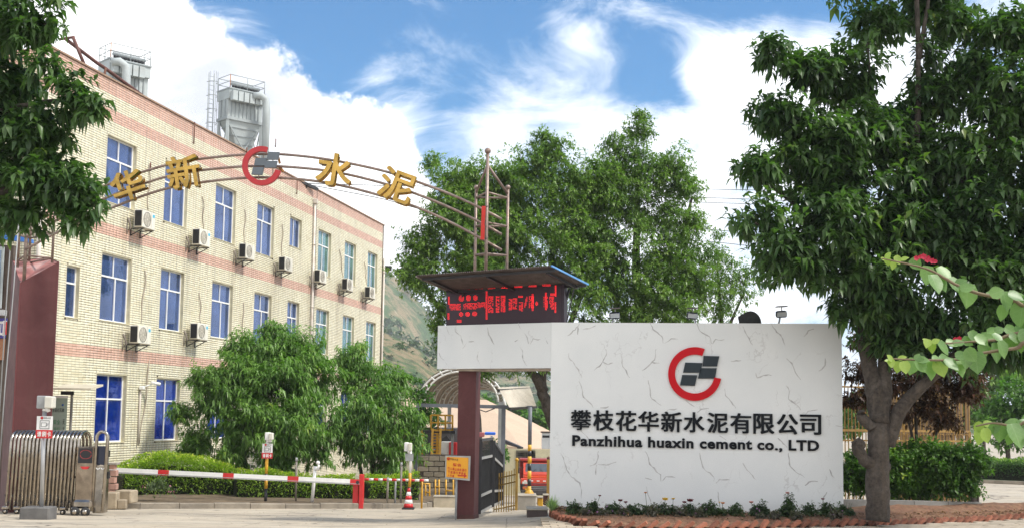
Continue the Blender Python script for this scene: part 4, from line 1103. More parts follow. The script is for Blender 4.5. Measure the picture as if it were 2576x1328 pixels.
# motor car
mxa, mxb = rp(640, 900, YG - .15), rp(785, 900, YG - .15); mzt = rp(700, 640, YG - .15).z
b = MB(); b.bbox(((mxa.x + mxb.x) / 2 - .02, YG + .28, (mzt + gzg + .25) / 2), (mxb.x - mxa.x, .85, mzt - gzg - .25), .02); mc = b.build('motor_housing', mat('scratched_steel', (.34, .27, .20), .25, metal=1, var=.35, vscale=3, dirt=((.14, .08, .04), .8, 2.5)), rg_)
b = MB(); pA, pB = rp(662, 652, YG - .15), rp(782, 780, YG - .15); b.prism([Vector((pA.x, YG - .15, pB.z)), Vector((pB.x - .02, YG - .15, pB.z)), Vector((pB.x - .02, YG - .15, pA.z)), Vector((pA.x, YG - .15, pA.z))], (0, -.012, 0)); b.build('display_window', M_BLACK, mc)
b = MB(); 
for i in range(26):
    a = i / 26 * 2 * PI; p = rp(722 + 46 * math.cos(a), 712 + 30 * math.sin(a) - (12 if math.sin(a) < 0 else 0), YG - .165); b.box(p + Vector((0, -.004, 0)), (.012, .006, .010))
b.build('dim_red_led', mat('dim_red_led', (.3, .02, .02), .5, emis=(1, .1, .08), estr=.35), mc, kind='stuff')
b = MB(); P = [rp(675, 808, YG - .16), rp(755, 808, YG - .16), rp(735, 830, YG - .16), rp(695, 830, YG - .16)]; b.prism(P[::-1], (0, -.008, 0)); b.build('red_badge', M_RED, mc)
b = MB(); pa, pb = rp(610, 1140, YG - .2), rp(775, 1140, YG - .2); b.bbox(((pa.x + pb.x) / 2, YG - .12, gzg + .27), (pb.x - pa.x, .30, .20), .05); b.build('wheel_fairing', M_INOX, mc)
for x in (632, 717):
    p = rp(x, 1192, YG - .28); b = MB(); b.lathe((p.x, p.y, gzg + .10), [(0, -.04), (.10, -.04), (.11, 0), (.10, .04), (.05, .045), (0, .05)], 18, axis=Vector((0, -1, 0))); w = b.build('wheel', M_RUB, rg_)
    b = MB(); b.lathe((p.x, p.y - .045, gzg + .10), [(0, 0), (.055, 0), (.06, .01), (.02, .02), (0, .02)], 14, axis=Vector((0, -1, 0))); b.build('hub', M_INOX, w)
# leading frame: a tall hoop with a panel
pa, pb = rp(800, 900, YG - .1), rp(893, 900, YG - .1)
xa, xb = pa.x, pb.x; zl = rp(850, 515, YG - .1).z; r = (xb - xa) / 2
pts = [(xa - .04, YG - .1, gzg + .1), (xa, YG - .1, zl - r)] + [((xa + xb) / 2 - r * math.cos(PI * a / 10), YG - .1, zl - r + r * math.sin(PI * a / 10)) for a in range(1, 10)] + [(xb, YG - .1, zl - r), (xb - .05, YG - .1, gzg + .1)]
b = MB(); b.tube(pts, .04, 10); lf = b.build('leading_frame', M_INOX, rg_)
b = MB(); z1_ = rp(850, 640, YG - .1).z; z2_ = rp(850, 795, YG - .1).z; b.bbox(((xa + xb) / 2, YG + .0, (z1_ + z2_) / 2), (xb - xa - .02, .12, z1_ - z2_), .01); b.build('dark_box', mat('navy_box', (.02, .025, .05), .3), lf)
b = MB(); b.bbox(((xa + xb) / 2 - .03, YG + .05, (z2_ + gzg + .06) / 2), (xb - xa + .0, .3, z2_ - gzg - .06), .012); b.build('lower_panel', M_INOX, lf)
for y in (680, 860):
    p = rp(910, y + 20, YG); b = MB(); b.bbox(p, (.06, .12, .16), .01); b.build('rubber_bumper', M_BLACK, lf)
b = MB()
for x in (810, 850): 
    P = [rp(x + 28 * t, 820 + 12 * math.sin(PI * t), YG - .12) for t in (0, .25, .5, .75, 1)]; b.tube(P, .009, 6)
b.build('chain', M_WHITE, lf)

def card_reader(u, vbot, vsign0, vsign1, us0, us1, vh0, vh1, uh0, uh1, Y, label, block=None, striped=False, split=.62, text=True):
    base = at(u, vbot, Y); gz_ = base.z
    t = thing('card_reader', label, 'card reader', base, 0, 'card reader posts')
    top = at(u + (vbot - vh1) * .03, vh1, Y)
    if block:
        x0, x1, vt, dep = block; p0 = at(x0, vbot, Y - .25); p1 = at(x1, vbot, Y - .25); zt = at(x0, vt, Y - .25).z
        gz_ = ground(base.x, Y - .3)
        b = MB(); b.bbox(((p0.x + p1.x) / 2, Y, (gz_ - .05 + zt) / 2), (p1.x - p0.x, .5, zt - gz_ + .05), .02, None); b.build('concrete_block', mat('dark_concrete', (.13, .125, .12), .95, var=.3, bump=.5), t)
    pc = Vector((top.x, Y, top.z)); pb_ = Vector((base.x, Y, ground(base.x, Y)))
    if not striped:
        b = MB(); b.tube([pb_, pc], .042, 10); b.build('pole', mat('galvanised_pole', (.42, .42, .42), .4, metal=.6, var=.15), t)
    else:
        n = striped
        for i, (f0, f1, mm) in enumerate(n):
            b = MB(); b.tube([pb_.lerp(pc, f0), pb_.lerp(pc, f1)], .045 if mm != 'w' else .04, 10); b.build('pole_band', {'b': M_BLACK, 'y': M_YEL, 'w': M_WHITE}[mm], t)
    b = MB(); a1, a2 = at(us0, vsign1, Y - .07), at(us1, vsign0, Y - .07)
    vm = vsign0 + (vsign1 - vsign0) * split
    zm_ = at(us0, vm, Y - .07).z
    b.prism([Vector((a1.x, Y - .06, zm_ + .001)), Vector((a2.x, Y - .06, zm_ + .001)), Vector((a2.x, Y - .06, a2.z)), Vector((a1.x, Y - .06, a2.z))], (0, -.015, 0)); sg = b.build('sign_plate', M_WHITE if text else M_GREY, t)
    if text:
        b = MB(); b.prism([Vector((a1.x - .01, Y - .06, a1.z)), Vector((a2.x + .005, Y - .06, a1.z)), Vector((a2.x + .005, Y - .06, zm_)), Vector((a1.x - .01, Y - .06, zm_))], (0, -.018, 0)); rd = b.build('red_panel', M_RED, t)
        w_ = a2.x - a1.x; h_ = zm_ - a1.z
        b = MB()
        for i, ch in enumerate('请刷卡'): put_text(b, ch, (a1.x + w_ * (.07 + i * .31), Y - .080, a1.z + h_ * .17), (1, 0, 0), (0, 0, 1), w_ * .26, h_ * .66, .004, bold=.02)
        b.build('white_lettering', M_WHITE, rd, kind='stuff')
        h2 = a2.z - zm_
        b = MB()
        q = [(.22, .10), (.80, .10), (.80, .68), (.22, .68)]
        for i in range(4):
            (x0_, z0_), (x1_, z1_) = q[i], q[(i + 1) % 4]; b.bar((a1.x + w_ * x0_, Y - .077, zm_ + h2 * z0_), (a1.x + w_ * x1_, Y - .077, zm_ + h2 * z1_), .008)
        for (x0_, z0_, x1_, z1_) in ((.30, .25, .62, .25), (.30, .52, .62, .52), (.30, .25, .30, .52), (.58, .30, .74, .38), (.62, .45, .78, .45), (.62, .52, .62, .25)): b.bar((a1.x + w_ * x0_, Y - .077, zm_ + h2 * z0_), (a1.x + w_ * x1_, Y - .077, zm_ + h2 * z1_), .007)
        for i, ch in enumerate('华新水泥'): put_text(b, ch, (a1.x + w_ * (.42 + i * .12), Y - .076, zm_ + h2 * .80), (1, 0, 0), (0, 0, 1), w_ * .10, h2 * .13, .003)
        b.build('card_pictogram', M_BLACK, sg, kind='stuff')
        b = MB(); c = Vector((a1.x + w_ * .32, Y - .077, zm_ + h2 * .87)); b.lathe(c, [(.0, .0), (.03, 0), (.03, .006), (0, .006)], 16, axis=Vector((0, -1, 0))); b.build('red_emblem', M_RED, sg)
    h0, h1 = at(uh0, vh1, Y), at(uh1, vh0, Y); wH = h1.x - h0.x; hH = h1.z - h0.z
    b = MB(); b.bbox((h0.x + wH * .25, Y + .1, h0.z + hH * .5), (wH * .5, .34, hH), .015); b.build('reader_hood', M_GREY if not striped else M_WHITE, t)
    b = MB(); b.bbox((h0.x + wH * .76, Y - .05, h0.z + hH * .5), (wH * .46, .22, hH * .92), .02); b.build('reader_head', mat('off_white_plastic', (.62, .60, .52), .5, var=.08), t)
    b = MB(); b.tube([pc + Vector((0, 0, -.05)), (h0.x + wH * .45, Y, h0.z + .02)], .05, 8); b.tube([(h0.x + wH * .7, Y - .04, h0.z - .06), (h0.x + wH * .6, Y - .04, h0.z + .02)], .04, 8); b.build('neck', M_WHITE, t)
card_reader(104, 1298, 1046, 1101, 90.6, 133, 995, 1027, 94, 140, 25.6, 'nearest card reader post, on a concrete block by the hoop gate', block=(48, 121, 1275, 0))
card_reader(668, 1262, 1115, 1152, 659, 686, 1087, 1106, 667, 689, 35.0, 'card reader post with yellow black foot before the bushy tree', striped=[(0, .28, 'b'), (.28, .42, 'y'), (.42, .5, 'b'), (.5, .72, 'y'), (.72, 1, 'w')])
card_reader(1029, 1272, 1140, 1170, 1019, 1040, 1112, 1134, 1017, 1037, 35.6, 'card reader post rising out of the traffic cone', striped=[(0, .38, 'b'), (.38, .62, 'y'), (.62, 1, 'w')], text=False)
# ring on the third reader head
# traffic cone
gc = gp(1028, 35.2); co = thing('traffic_cone', 'red and white striped traffic cone with black base at the end of the kerb', 'traffic cone', gc)
b = MB(); b.bbox(gc + Vector((0, 0, .03)), (.36, .36, .06), .02); b.build('cone_base', M_BLACK, co)
Hc = .56
for i in range(5):
    z0, z1 = .06 + Hc * i / 5, .06 + Hc * (i + 1) / 5; r0, r1 = .145 - .11 * i / 5, .145 - .11 * (i + 1) / 5
    b = MB(); b.lathe(gc, [(r0 - .02, z0), (r0, z0), (r1, z1), (r1 - .02, z1)], 20); b.build('cone_band', M_RED if i % 2 == 0 else M_WHITE, co)
b = MB(); b.lathe(gc, [(.12, .55), (.05, .64), (0, .64)][1:], 16); b.build('cone_tip', M_BLACK, co)

# boom barrier
BA, BB = at(262, 1181, 34.3), at(905, 1212, 35.2)
bm = thing('boom_barrier', 'long white boom barrier with red patches across the entrance lane', 'barrier', gp(906, 35.3))
dirb = (BB - BA)
def boomseg(f0, f1, m_, name, g_=0):
    b = MB(); a, c = BA + dirb * f0, BA + dirb * f1
    b.bar(a, c, .06 + g_, .15 + g_, 0); return b.build(name, m_, bm)
fr = lambda u: (u - 262) / 643
boomseg(0, 1, M_WHITE, 'boom', 0)
for (u0, u1) in ((395, 422), (557, 584), (720, 748), (880, 906)): boomseg(fr(u0), fr(u1), M_RED, 'red_patch', .006)
b = MB(); b.bar(BA + dirb * .0 + Vector((0, -.034, -.05)), BA + dirb * 1 + Vector((0, -.034, -.05)), .006, .02); b.build('boom_groove', M_GREY, bm)
gz_ = ground(BB.x, 35.3); zt = at(906, 1192, 35.3).z
b = MB(); x0 = at(903, 1200, 35.3).x; b.bbox((x0 + .08, 35.35, (gz_ + zt) / 2), (.13, .22, zt - gz_), .012); cab = b.build('barrier_post', M_RED, bm)
b = MB(); b.bbox((x0 - .09, 35.42, (gz_ + zt) / 2 - .1), (.16, .26, zt - gz_ - .2), .012); b.build('barrier_cabinet', M_RED, bm)
b = MB(); b.tube([(x0 - .02, 35.15, BB.z), (x0 - .02, 35.30, BB.z)], .05, 10); b.build('pivot', M_DARK, bm)
# short red and white pipe barrier behind
b2_ = thing('pipe_barrier', 'short red and white pipe barrier right of the red barrier post', 'barrier', gp(1060, 36.5))
PA, PB = at(917, 1204.5, 36.2), at(1078, 1207.5, 36.2); n = 14
for i in range(n):
    b = MB(); b.tube([PA.lerp(PB, i / n), PA.lerp(PB, (i + 1) / n)], .038, 10); b.build('pipe_band', M_RED if i % 2 == 0 else M_WHITE, b2_)
for u in (995, 1062):
    p = at(u, 1208, 36.3); b = MB(); b.tube([Vector((p.x, 36.3, ground(p.x, 36.3))), p], .03, 8); b.build('prop', M_GREY if u < 1000 else M_YEL, b2_)
ws = thing('white_post', 'leaning white pipe with a tap-like cap standing in the hedge', 'post', at(786, 1255, 35.3))
b = MB(); b.tube([at(785, 1262, 35.3), at(793, 1172, 35.3)], .05, 10); b.build('pipe', M_WHITE, ws)
b = MB(); b.tube([at(793, 1182, 35.3), at(800, 1178, 35.2), at(803, 1170, 35.2), at(801, 1164, 35.2)], .04, 8); b.sphere(at(800, 1163, 35.2), .06, 10); b.build('elbow_cap', M_WHITE, ws)
for u, v0, v1, lb_ in ((744, 1150, 1255, 'thin grey stake in the hedge left of the white post'), (1008, 1162, 1258, 'thin grey stake left of the traffic cone'), (974, 1200, 1258, 'short grey stake in the hedge between barrier post and cone')):
    st = thing('stake', lb_, 'stake', at(u, v1, 35.4)); b = MB(); b.tube([at(u, v1 + 6, 35.4), at(u + 2, v0, 35.4)], .032, 7); b.build('shaft', mat('grey_timber', (.22, .2, .17), .9, var=.3), st)
    b = MB(); b.tube([at(u + 1.5, v0 + 9, 35.39), at(u + 2, v0, 35.39)], .036, 7); b.build('worn_cap', M_GREY, st)

# kerb stones
kerb = thing('kerb', None, None, gp(600, 33)); kerb['kind'] = 'structure'
M_KERB = mat('kerb_concrete', (.27, .235, .185), .9, var=.2, bump=.4, vscale=2.5, dirt=((.10, .085, .07), .75, 1.5), rand=.12)
kp = [gp(262, 32.6), gp(330, 32.5), gp(620, 33.9), gp(900, 35.2), gp(1020, 36.1), gp(1120, 38.2), gp(1200, 41.5)]
cum_ = [0]
for a, c in zip(kp, kp[1:]): cum_.append(cum_[-1] + (c - a).length)
def kat(s):
    i = min(len(kp) - 2, max(0, int(np.searchsorted(cum_, s, 'right') - 1))); t = (s - cum_[i]) / (cum_[i + 1] - cum_[i]); return kp[i].lerp(kp[i + 1], t)
s = 0.0; rk = random.Random(5)
while s < cum_[-1] - .3:
    L = .95 + rk.random() * .1; L = min(L, cum_[-1] - s); a, c = kat(s + .008), kat(s + L - .008); d = (c - a).normalized(); nrm = Vector((d.y, -d.x, 0))
    dz = rk.uniform(-.012, .012); a0 = Vector((a.x, a.y, ground(a.x, a.y) - .05)); c0 = Vector((c.x, c.y, ground(c.x, c.y) - .05)); h = .20 + dz
    off = nrm * rk.uniform(-.01, .01)
    P = [a0 + off, c0 + off, c0 - nrm * .14 + off, a0 - nrm * .14 + off]
    b = MB(); T_ = [p + Vector((0, 0, h)) for p in P]
    T2 = [T_[0] - nrm * .02, T_[1] - nrm * .02, T_[2], T_[3]]; M1 = [T_[0] - Vector((0, 0, .02)), T_[1] - Vector((0, 0, .02)), T_[2] - Vector((0, 0, .02)), T_[3] - Vector((0, 0, .02))]
    b.add(P + M1 + T2, [(0, 1, 5, 4), (1, 2, 6, 5), (2, 3, 7, 6), (3, 0, 4, 7), (4, 5, 9, 8), (5, 6, 10, 9), (6, 7, 11, 10), (7, 4, 8, 11), (8, 9, 10, 11)])
    b.build('kerb_stone', M_KERB, kerb); s += L
# soil bed behind the kerb
V = []; 
for j in range(2):
    for i in range(25):
        p = kat(cum_[-1] * i / 24); V.append((p.x - (0 if j == 0 else .6), p.y + (.12 if j == 0 else 5), ground(p.x, p.y) + (.12 if j == 0 else .25)))
b = MB(); b.add(V, [(i, i + 1, 25 + i + 1, 25 + i) for i in range(24)]); b.build('soil_bed', mat('garden_soil', (.13, .095, .06), 1, var=.4, bump=.6, vscale=4), kind='structure')
# loose concrete blocks at the left end of the kerb
for (u0, u1, v0, v1, Y, lb_, rz) in ((262, 292, 1238, 1276, 31.6, 'weathered concrete block right beside the gate motor', .1), (290, 334, 1233, 1261, 32.0, 'pale concrete block on top of the kerb end', -.15), (290, 314, 1256, 1276, 31.7, 'low dark concrete block under the pale one', .2)):
    p0, p1 = at(u0, v1, Y), at(u1, v0, Y); c = (p0 + p1) / 2
    t = thing('concrete_block', lb_, 'block', (c.x, Y + .2, p0.z)); b = MB(); b.bbox((c.x, Y + .2, c.z - .02), (p1.x - p0.x, .45, p1.z - p0.z + .04), .025, Matrix.Rotation(rz, 3, 'Z')); b.build('body', mat('block_concrete', (.33, .27, .19), .95, var=.25, bump=.6, dirt=((.12, .09, .06), .7, 2), rand=.15), t)
# ================================================================ FOLIAGE
def leaf_mat(name, lo, hi, trans=.35, rough=.45, young=None):
    if name in MATS: return MATS[name]
    m = bpy.data.materials.new(name); m.use_nodes = True
    nt = m.node_tree; k = G(nt); b = nt.nodes['Principled BSDF']; out = nt.nodes['Material Output']
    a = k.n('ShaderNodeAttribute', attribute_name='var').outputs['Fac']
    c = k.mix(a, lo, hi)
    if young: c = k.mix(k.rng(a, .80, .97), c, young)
    k.put(b.inputs['Base Color'], c); b.inputs['Roughness'].default_value = rough; b.inputs['Specular IOR Level'].default_value = .4
    tr = k.n('ShaderNodeBsdfTranslucent'); k.put(tr.inputs[0], k.mix(1.0, c, (1.3, 1.9, .5), 'MULTIPLY'))
    mx = k.n('ShaderNodeMixShader'); mx.inputs[0].default_value = trans
    nt.links.new(b.outputs[0], mx.inputs[1]); nt.links.new(tr.outputs[0], mx.inputs[2]); nt.links.new(mx.outputs[0], out.inputs[0])
    MATS[name] = m
    return m
def unit(a): return a / np.maximum(1e-9, np.linalg.norm(a, axis=1, keepdims=True))
def rdir(n):
    return unit(rng.normal(size=(n, 3)))
def leaves_geo(P, D, L, W, droop=.2, fold=.25, var=None):
    """one folded, drooping leaf per row"""
    n = len(P); up = rdir(n) * .35 + np.array([0, 0, 1.])
    S = unit(np.cross(D, up)); N = unit(np.cross(S, D))
    L = np.asarray(L)[:, None]; W = np.asarray(W)[:, None]; z = np.array([0, 0, 1.])
    mid = P + D * L * .5; tip = P + D * L - z * L * droop
    Lf = P + D * L * .42 + S * W * .5 + N * W * fold; Rt = P + D * L * .42 - S * W * .5 + N * W * fold
    V = np.stack([P, Lf, mid, Rt, tip], 1).reshape(-1, 3)
    base = (np.arange(n) * 5)[:, None, None]
    Fq = (np.array([[0, 2, 1], [0, 3, 2], [1, 2, 4], [2, 3, 4]])[None] + base).reshape(-1, 3)
    if var is None: var = rng.random(n)
    return V, Fq, np.repeat(var, 5)
def gapnoise(P, f, ph):
    x, y, z = P[:, 0] * f + ph, P[:, 1] * f + ph * 1.7, P[:, 2] * f + ph * .6
    return np.sin(x * 1.3 + 1.7 * np.sin(z * .9)) * np.sin(y * 1.1 + 1.3 * np.sin(x * .7)) * np.sin(z * 1.5 + 1.1 * np.sin(y * 1.2)) + .4 * np.sin(x * 3.1 + z * 2.3) * np.sin(z * 3.7 - y * 2.9)
def crown(name, clumps, density, k, L, W, m_, parent, droop=.25, spread=.9, down=.1, shell=.45, gap=(-.35, .9), twig=.1, seed=1, young_out=True, bottom=-.75, wob=.25, kind='stuff', label=None):
    """clumps: (centre, (rx,ry,rz)); rosettes of k leaves on twig tips spread through every clump"""
    global rng
    rng = np.random.default_rng(seed)
    PP, DD, LL, VV = [], [], [], []
    for ci, (c, r) in enumerate(clumps):
        c = np.array(c); r = np.array(r if hasattr(r, '__len__') else (r, r, r), dtype=float)
        n = int(density * (r[0] * r[1] * r[2]) ** (2 / 3) * 12)
        d = rdir(n); d = d[d[:, 2] > bottom]; n = len(d)
        lump = 1 + wob * (np.sin(d[:, 0] * 5 + ci) * np.sin(d[:, 1] * 6 + ci * 2) + np.sin(d[:, 2] * 7 + ci * 3 + d[:, 0] * 4)) 
        rad = (shell + (1 - shell) * rng.random(n) ** .7) * lump * .88
        tips = c + d * r * rad[:, None]
        keep = gapnoise(tips, gap[1], seed + ci * .3) > gap[0]
        tips, d, rad = tips[keep], d[keep], rad[keep]; n = len(tips)
        tw = rng.random(n)
        axis = unit(d + rdir(n) * .5 + np.array([0, 0, .15]))
        for j in range(k):
            a = rdir(n); a = unit(a - (a * axis).sum(1, keepdims=True) * axis)
            D = unit(axis * rng.uniform(.1, .9, (n, 1)) + a * spread - np.array([0, 0, down]) * rng.uniform(.5, 1.5, (n, 1)))
            PP.append(tips + axis * rng.uniform(-twig, twig, (n, 1))); DD.append(D); LL.append(L * rng.uniform(.5, 1.3, n))
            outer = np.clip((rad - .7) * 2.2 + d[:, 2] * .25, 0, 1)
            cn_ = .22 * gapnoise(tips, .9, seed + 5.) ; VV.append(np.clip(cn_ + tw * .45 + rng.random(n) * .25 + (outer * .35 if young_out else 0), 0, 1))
    P = np.concatenate(PP); D = np.concatenate(DD); Ls = np.concatenate(LL); var = np.concatenate(VV)
    V, Fq, v = leaves_geo(P, D, Ls, Ls * W, droop, .2, var)
    return mesh_np(name, V, Fq, m_, parent, var=v, kind=kind, label=label)
def limb(b, pts, r0, r1, n=9, wig=.06, seed=0):
    pts = [Vector(p) for p in pts]; rr = random.Random(seed); out = []; rs = []
    N = 5; m_ = (len(pts) - 1) * N
    for i in range(m_ + 1):
        t = i / N; k = min(len(pts) - 2, int(t)); f = t - k
        p0 = pts[max(0, k - 1)]; p1 = pts[k]; p2 = pts[k + 1]; p3 = pts[min(len(pts) - 1, k + 2)]
        p = .5 * ((2 * p1) + (p2 - p0) * f + (2 * p0 - 5 * p1 + 4 * p2 - p3) * f * f + (3 * p1 - p0 - 3 * p2 + p3) * f ** 3)
        q = i / m_; R = r0 + (r1 - r0) * q ** .8
        out.append(p + Vector((rr.uniform(-1, 1), rr.uniform(-1, 1), 0)) * wig * R if 0 < i < m_ else p); rs.append(R * rr.uniform(.93, 1.08))
    b.tube(out, rs, n)
def clumpify(lst):
    out = []
    for (u, v, Y, rp_, *rest) in lst:
        c = at(u, v, Y); r = rp_ * Y / F; sy = rest[0] if rest else 1.0; sz = rest[1] if len(rest) > 1 else 1.0
        out.append((tuple(c), (r, r * sy, r * sz)))
    return out

# --- right-hand big tree (thick trunk in front of the wall end)
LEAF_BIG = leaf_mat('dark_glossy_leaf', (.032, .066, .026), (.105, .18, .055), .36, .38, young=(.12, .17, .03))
tr = thing('broadleaf_tree', 'big dark tree with thick knobbly trunk beside the right end of the sign wall', 'tree', gp(2208, 24.0))
b = MB(); tb = at(2208, 1300, 24.0)
limb(b, [at(2208, 1310, 24.0), at(2208, 1225, 24.0), at(2210, 1130, 24.05), at(2212, 1040, 24.1)], .245, .20, 14, .05, 1)
limb(b, [at(2212, 1060, 24.1), at(2200, 980, 24.2), at(2178, 880, 24.3), at(2160, 760, 24.5), at(2110, 600, 24.6), at(2060, 420, 24.8)], .22, .07, 10, .1, 2)
limb(b, [at(2215, 1060, 24.1), at(2225, 960, 24.2), at(2225, 820, 24.2), at(2250, 640, 24.3), at(2300, 420, 24.4), at(2310, 150, 24.5), at(2300, -150, 24.5)], .18, .035, 10, .1, 3)
limb(b, [at(2232, 1120, 24.1), at(2265, 1030, 24.0), at(2330, 960, 23.8), at(2420, 880, 23.5), at(2540, 780, 23.2), at(2700, 640, 23)], .17, .06, 9, .1, 4)
limb(b, [at(2232, 1180, 24.1), at(2180, 1160, 23.95), at(2158, 1128, 23.9), at(2152, 1105, 23.9)], .14, .10, 10, .15, 5)
b.sphere(at(2160, 1118, 23.9), .13, 12, sc=(1.1, 1, 1))
limb(b, [at(2195, 1075, 24.0), at(2170, 1050, 24), at(2165, 1035, 24)], .12, .09, 8, .1, 6)
for i, pts in enumerate(([(2160, 760, 24.5), (2000, 640, 24), (1900, 560, 23.5)], [(2110, 600, 24.6), (1980, 500, 24.3), (1880, 420, 24)], [(2250, 640, 24.3), (2400, 480, 24), (2520, 330, 23.5)], [(2300, 420, 24.4), (2200, 250, 24.6), (2180, 60, 24.6)], [(2310, 150, 24.5), (2330, 40, 24.5), (2345, -60, 24.5)], [(2225, 820, 24.2), (2080, 700, 23.6), (1960, 690, 23.2)], [(2420, 880, 23.5), (2500, 700, 23.6), (2560, 500, 23.6)])):
    limb(b, [at(*p) for p in pts], .07, .02, 7, .1, 10 + i)
b.build('trunk', M_BARK, tr)
big = [(2060, 380, 24.5, 150), (1960, 290, 24.2, 80), (1945, 130, 24.0, 62), (1915, 420, 23.8, 75), (1900, 545, 23.5, 80), (1975, 640, 23.4, 95), (2080, 560, 23.8, 130), (2120, 200, 24.6, 110), (2040, 175, 24.3, 75),
       (2200, 60, 24.8, 80), (2260, 330, 25.2, 120), (2230, 480, 24.6, 150), (2390, 420, 24.4, 140), (2180, 690, 23.8, 130), (2320, 600, 24.0, 150), (2040, 680, 23.5, 70), (2460, 560, 23.6, 140), (2300, 760, 24.0, 120), (2440, 720, 23.3, 130),
       (2530, 250, 24.0, 130), (2530, 90, 24.2, 100), (2330, 20, 25.5, 75), (2560, 450, 23.4, 140), (2560, 700, 23.2, 130), (2140, 770, 23.8, 60), (2240, 850, 24.0, 75), (2500, 850, 23.4, 90), (2430, 640, 23.6, 120), (2380, 800, 23.6, 90), (2480, 800, 23.2, 100), (2250, 560, 24.0, 110), (2350, 250, 24.6, 80), (2180, 350, 24.4, 110), (2100, 470, 24.2, 110), (2320, 150, 24.6, 70), (2400, 60, 24.6, 60), (2440, 180, 24.4, 75), (2380, 890, 23.6, 70), (2300, 880, 24, 60), (2460, 910, 23.5, 70), (2540, 870, 23.2, 80), (2200, 780, 24.0, 80), (2650, 300, 23.6, 180), (2680, 600, 23.4, 180), (2400, -120, 24.6, 160), (2160, -60, 24.8, 80)]
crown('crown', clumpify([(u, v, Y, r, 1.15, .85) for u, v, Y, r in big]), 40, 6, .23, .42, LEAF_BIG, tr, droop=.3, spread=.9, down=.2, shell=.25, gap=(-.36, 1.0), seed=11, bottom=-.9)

# --- left tree, crown hanging into the picture
t2 = thing('broadleaf_tree', 'dark glossy tree crown hanging before the office corner and roof frame', 'tree', (-11.5, 18.5, 0))
b = MB(); limb(b, [(-11.5, 18.5, -.1), (-11.3, 18.6, 2.2), (-10.6, 18.4, 4.5), (-9.6, 18.2, 6.6), (-9.0, 18, 8.6)], .28, .08, 12, .05, 3)
limb(b, [at(-300, 700, 18.5), at(-120, 560, 18.2), at(40, 470, 18), at(170, 490, 18), at(240, 520, 18)], .11, .02, 8, .1, 31)
limb(b, [at(-200, 420, 18.5), at(-40, 300, 18.2), at(100, 260, 18), at(220, 250, 18)], .09, .02, 8, .1, 32)
limb(b, [at(-100, 200, 18.5), at(20, 100, 18.2), at(120, 60, 18)], .08, .02, 8, .1, 33)
b.build('trunk', M_BARK, t2)
lf_ = [(60, 60, 18.0, 95), (150, 30, 18, 45), (20, 200, 18.3, 95), (110, 170, 17.8, 60), (175, 245, 17.8, 75), (235, 270, 17.6, 35), (90, 330, 18, 90), (20, 420, 18.2, 100), (120, 450, 17.8, 90), (200, 470, 17.6, 62), (60, 540, 17.9, 60), (190, 555, 17.5, 38), (235, 520, 17.5, 32), (-60, 300, 18.5, 140), (-70, 520, 18.5, 110), (-80, 80, 18.5, 130), (-220, 250, 19, 170), (-230, 480, 19, 150), (175, 340, 17.8, 35), (10, -60, 18, 110)]
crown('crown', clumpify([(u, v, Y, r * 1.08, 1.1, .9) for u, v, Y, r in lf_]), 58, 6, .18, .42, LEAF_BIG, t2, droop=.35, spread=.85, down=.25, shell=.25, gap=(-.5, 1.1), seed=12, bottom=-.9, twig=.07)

# --- bushy light green trees in front of the office
LEAF_MID = leaf_mat('mango_leaf', (.07, .14, .035), (.20, .34, .07), .32, .42, young=(.22, .30, .05))
ta = thing('bushy_tree', 'wide bushy tree with drooping leaf clusters in front of the office, left of its twin', 'tree', gp(660, 38.6))
cl = [(705, 880, 39.5, 70), (640, 905, 39, 75), (760, 890, 39.3, 70), (600, 970, 38.5, 95), (700, 990, 38, 110), (790, 960, 38.6, 85), (545, 1040, 38.2, 80), (640, 1080, 37.8, 90), (740, 1080, 37.8, 95), (810, 1060, 38.4, 70), (520, 960, 39, 55), (500, 1110, 38.6, 50), (452, 1035, 38.6, 32), (580, 1150, 38, 50), (700, 1150, 37.8, 60), (790, 1140, 38, 50), (690, 835, 39.6, 38), (600, 870, 39.4, 45)]
b = MB()
for i, (u0, u1, v1, u2, v2, r) in enumerate(((660, 665, 1130, 640, 1000, .16), (672, 690, 1120, 740, 960, .13), (650, 610, 1140, 560, 1030, .10), (600, 595, 1150, 560, 1080, .07), (690, 740, 1150, 790, 1060, .08))):
    limb(b, [gp(u0, 38.6, -.1), at(u1, v1, 38.5), at(u2, v2, 38.5)], r, .03, 8, .1, 40 + i)
b.build('trunk', M_BARK, ta)
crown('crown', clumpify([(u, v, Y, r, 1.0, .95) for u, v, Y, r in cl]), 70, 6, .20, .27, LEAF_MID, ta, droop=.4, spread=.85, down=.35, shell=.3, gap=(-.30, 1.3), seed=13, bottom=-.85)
tb_ = thing('bushy_tree', 'narrower bushy tree with drooping leaves, right of its wide twin and nearer the gateway', 'tree', gp(935, 39.5))
cl = [(885, 905, 40, 50), (930, 945, 40, 70), (870, 980, 40, 60), (975, 1010, 39.5, 65), (920, 1040, 39, 85), (1010, 1060, 39.3, 58), (880, 1100, 39, 60), (960, 1120, 39, 65), (1035, 1120, 39.5, 45), (1000, 960, 40.5, 40), (900, 870, 40.2, 28), (1050, 1045, 39.6, 35), (915, 1160, 39, 50), (985, 1165, 39.2, 45)]
b = MB()
for i, (u0, u1, v1, u2, v2, r) in enumerate(((935, 938, 1130, 920, 990, .13), (945, 965, 1130, 1000, 1030, .09), (925, 900, 1140, 880, 1040, .08))):
    limb(b, [gp(u0, 39.5, -.1), at(u1, v1, 39.5), at(u2, v2, 39.5)], r, .03, 8, .1, 50 + i)
b.build('trunk', M_BARK, tb_)
crown('crown', clumpify([(u, v, Y, r, 1.0, .95) for u, v, Y, r in cl]), 70, 6, .19, .27, LEAF_MID, tb_, droop=.4, spread=.85, down=.35, shell=.3, gap=(-.28, 1.3), seed=14, bottom=-.85)

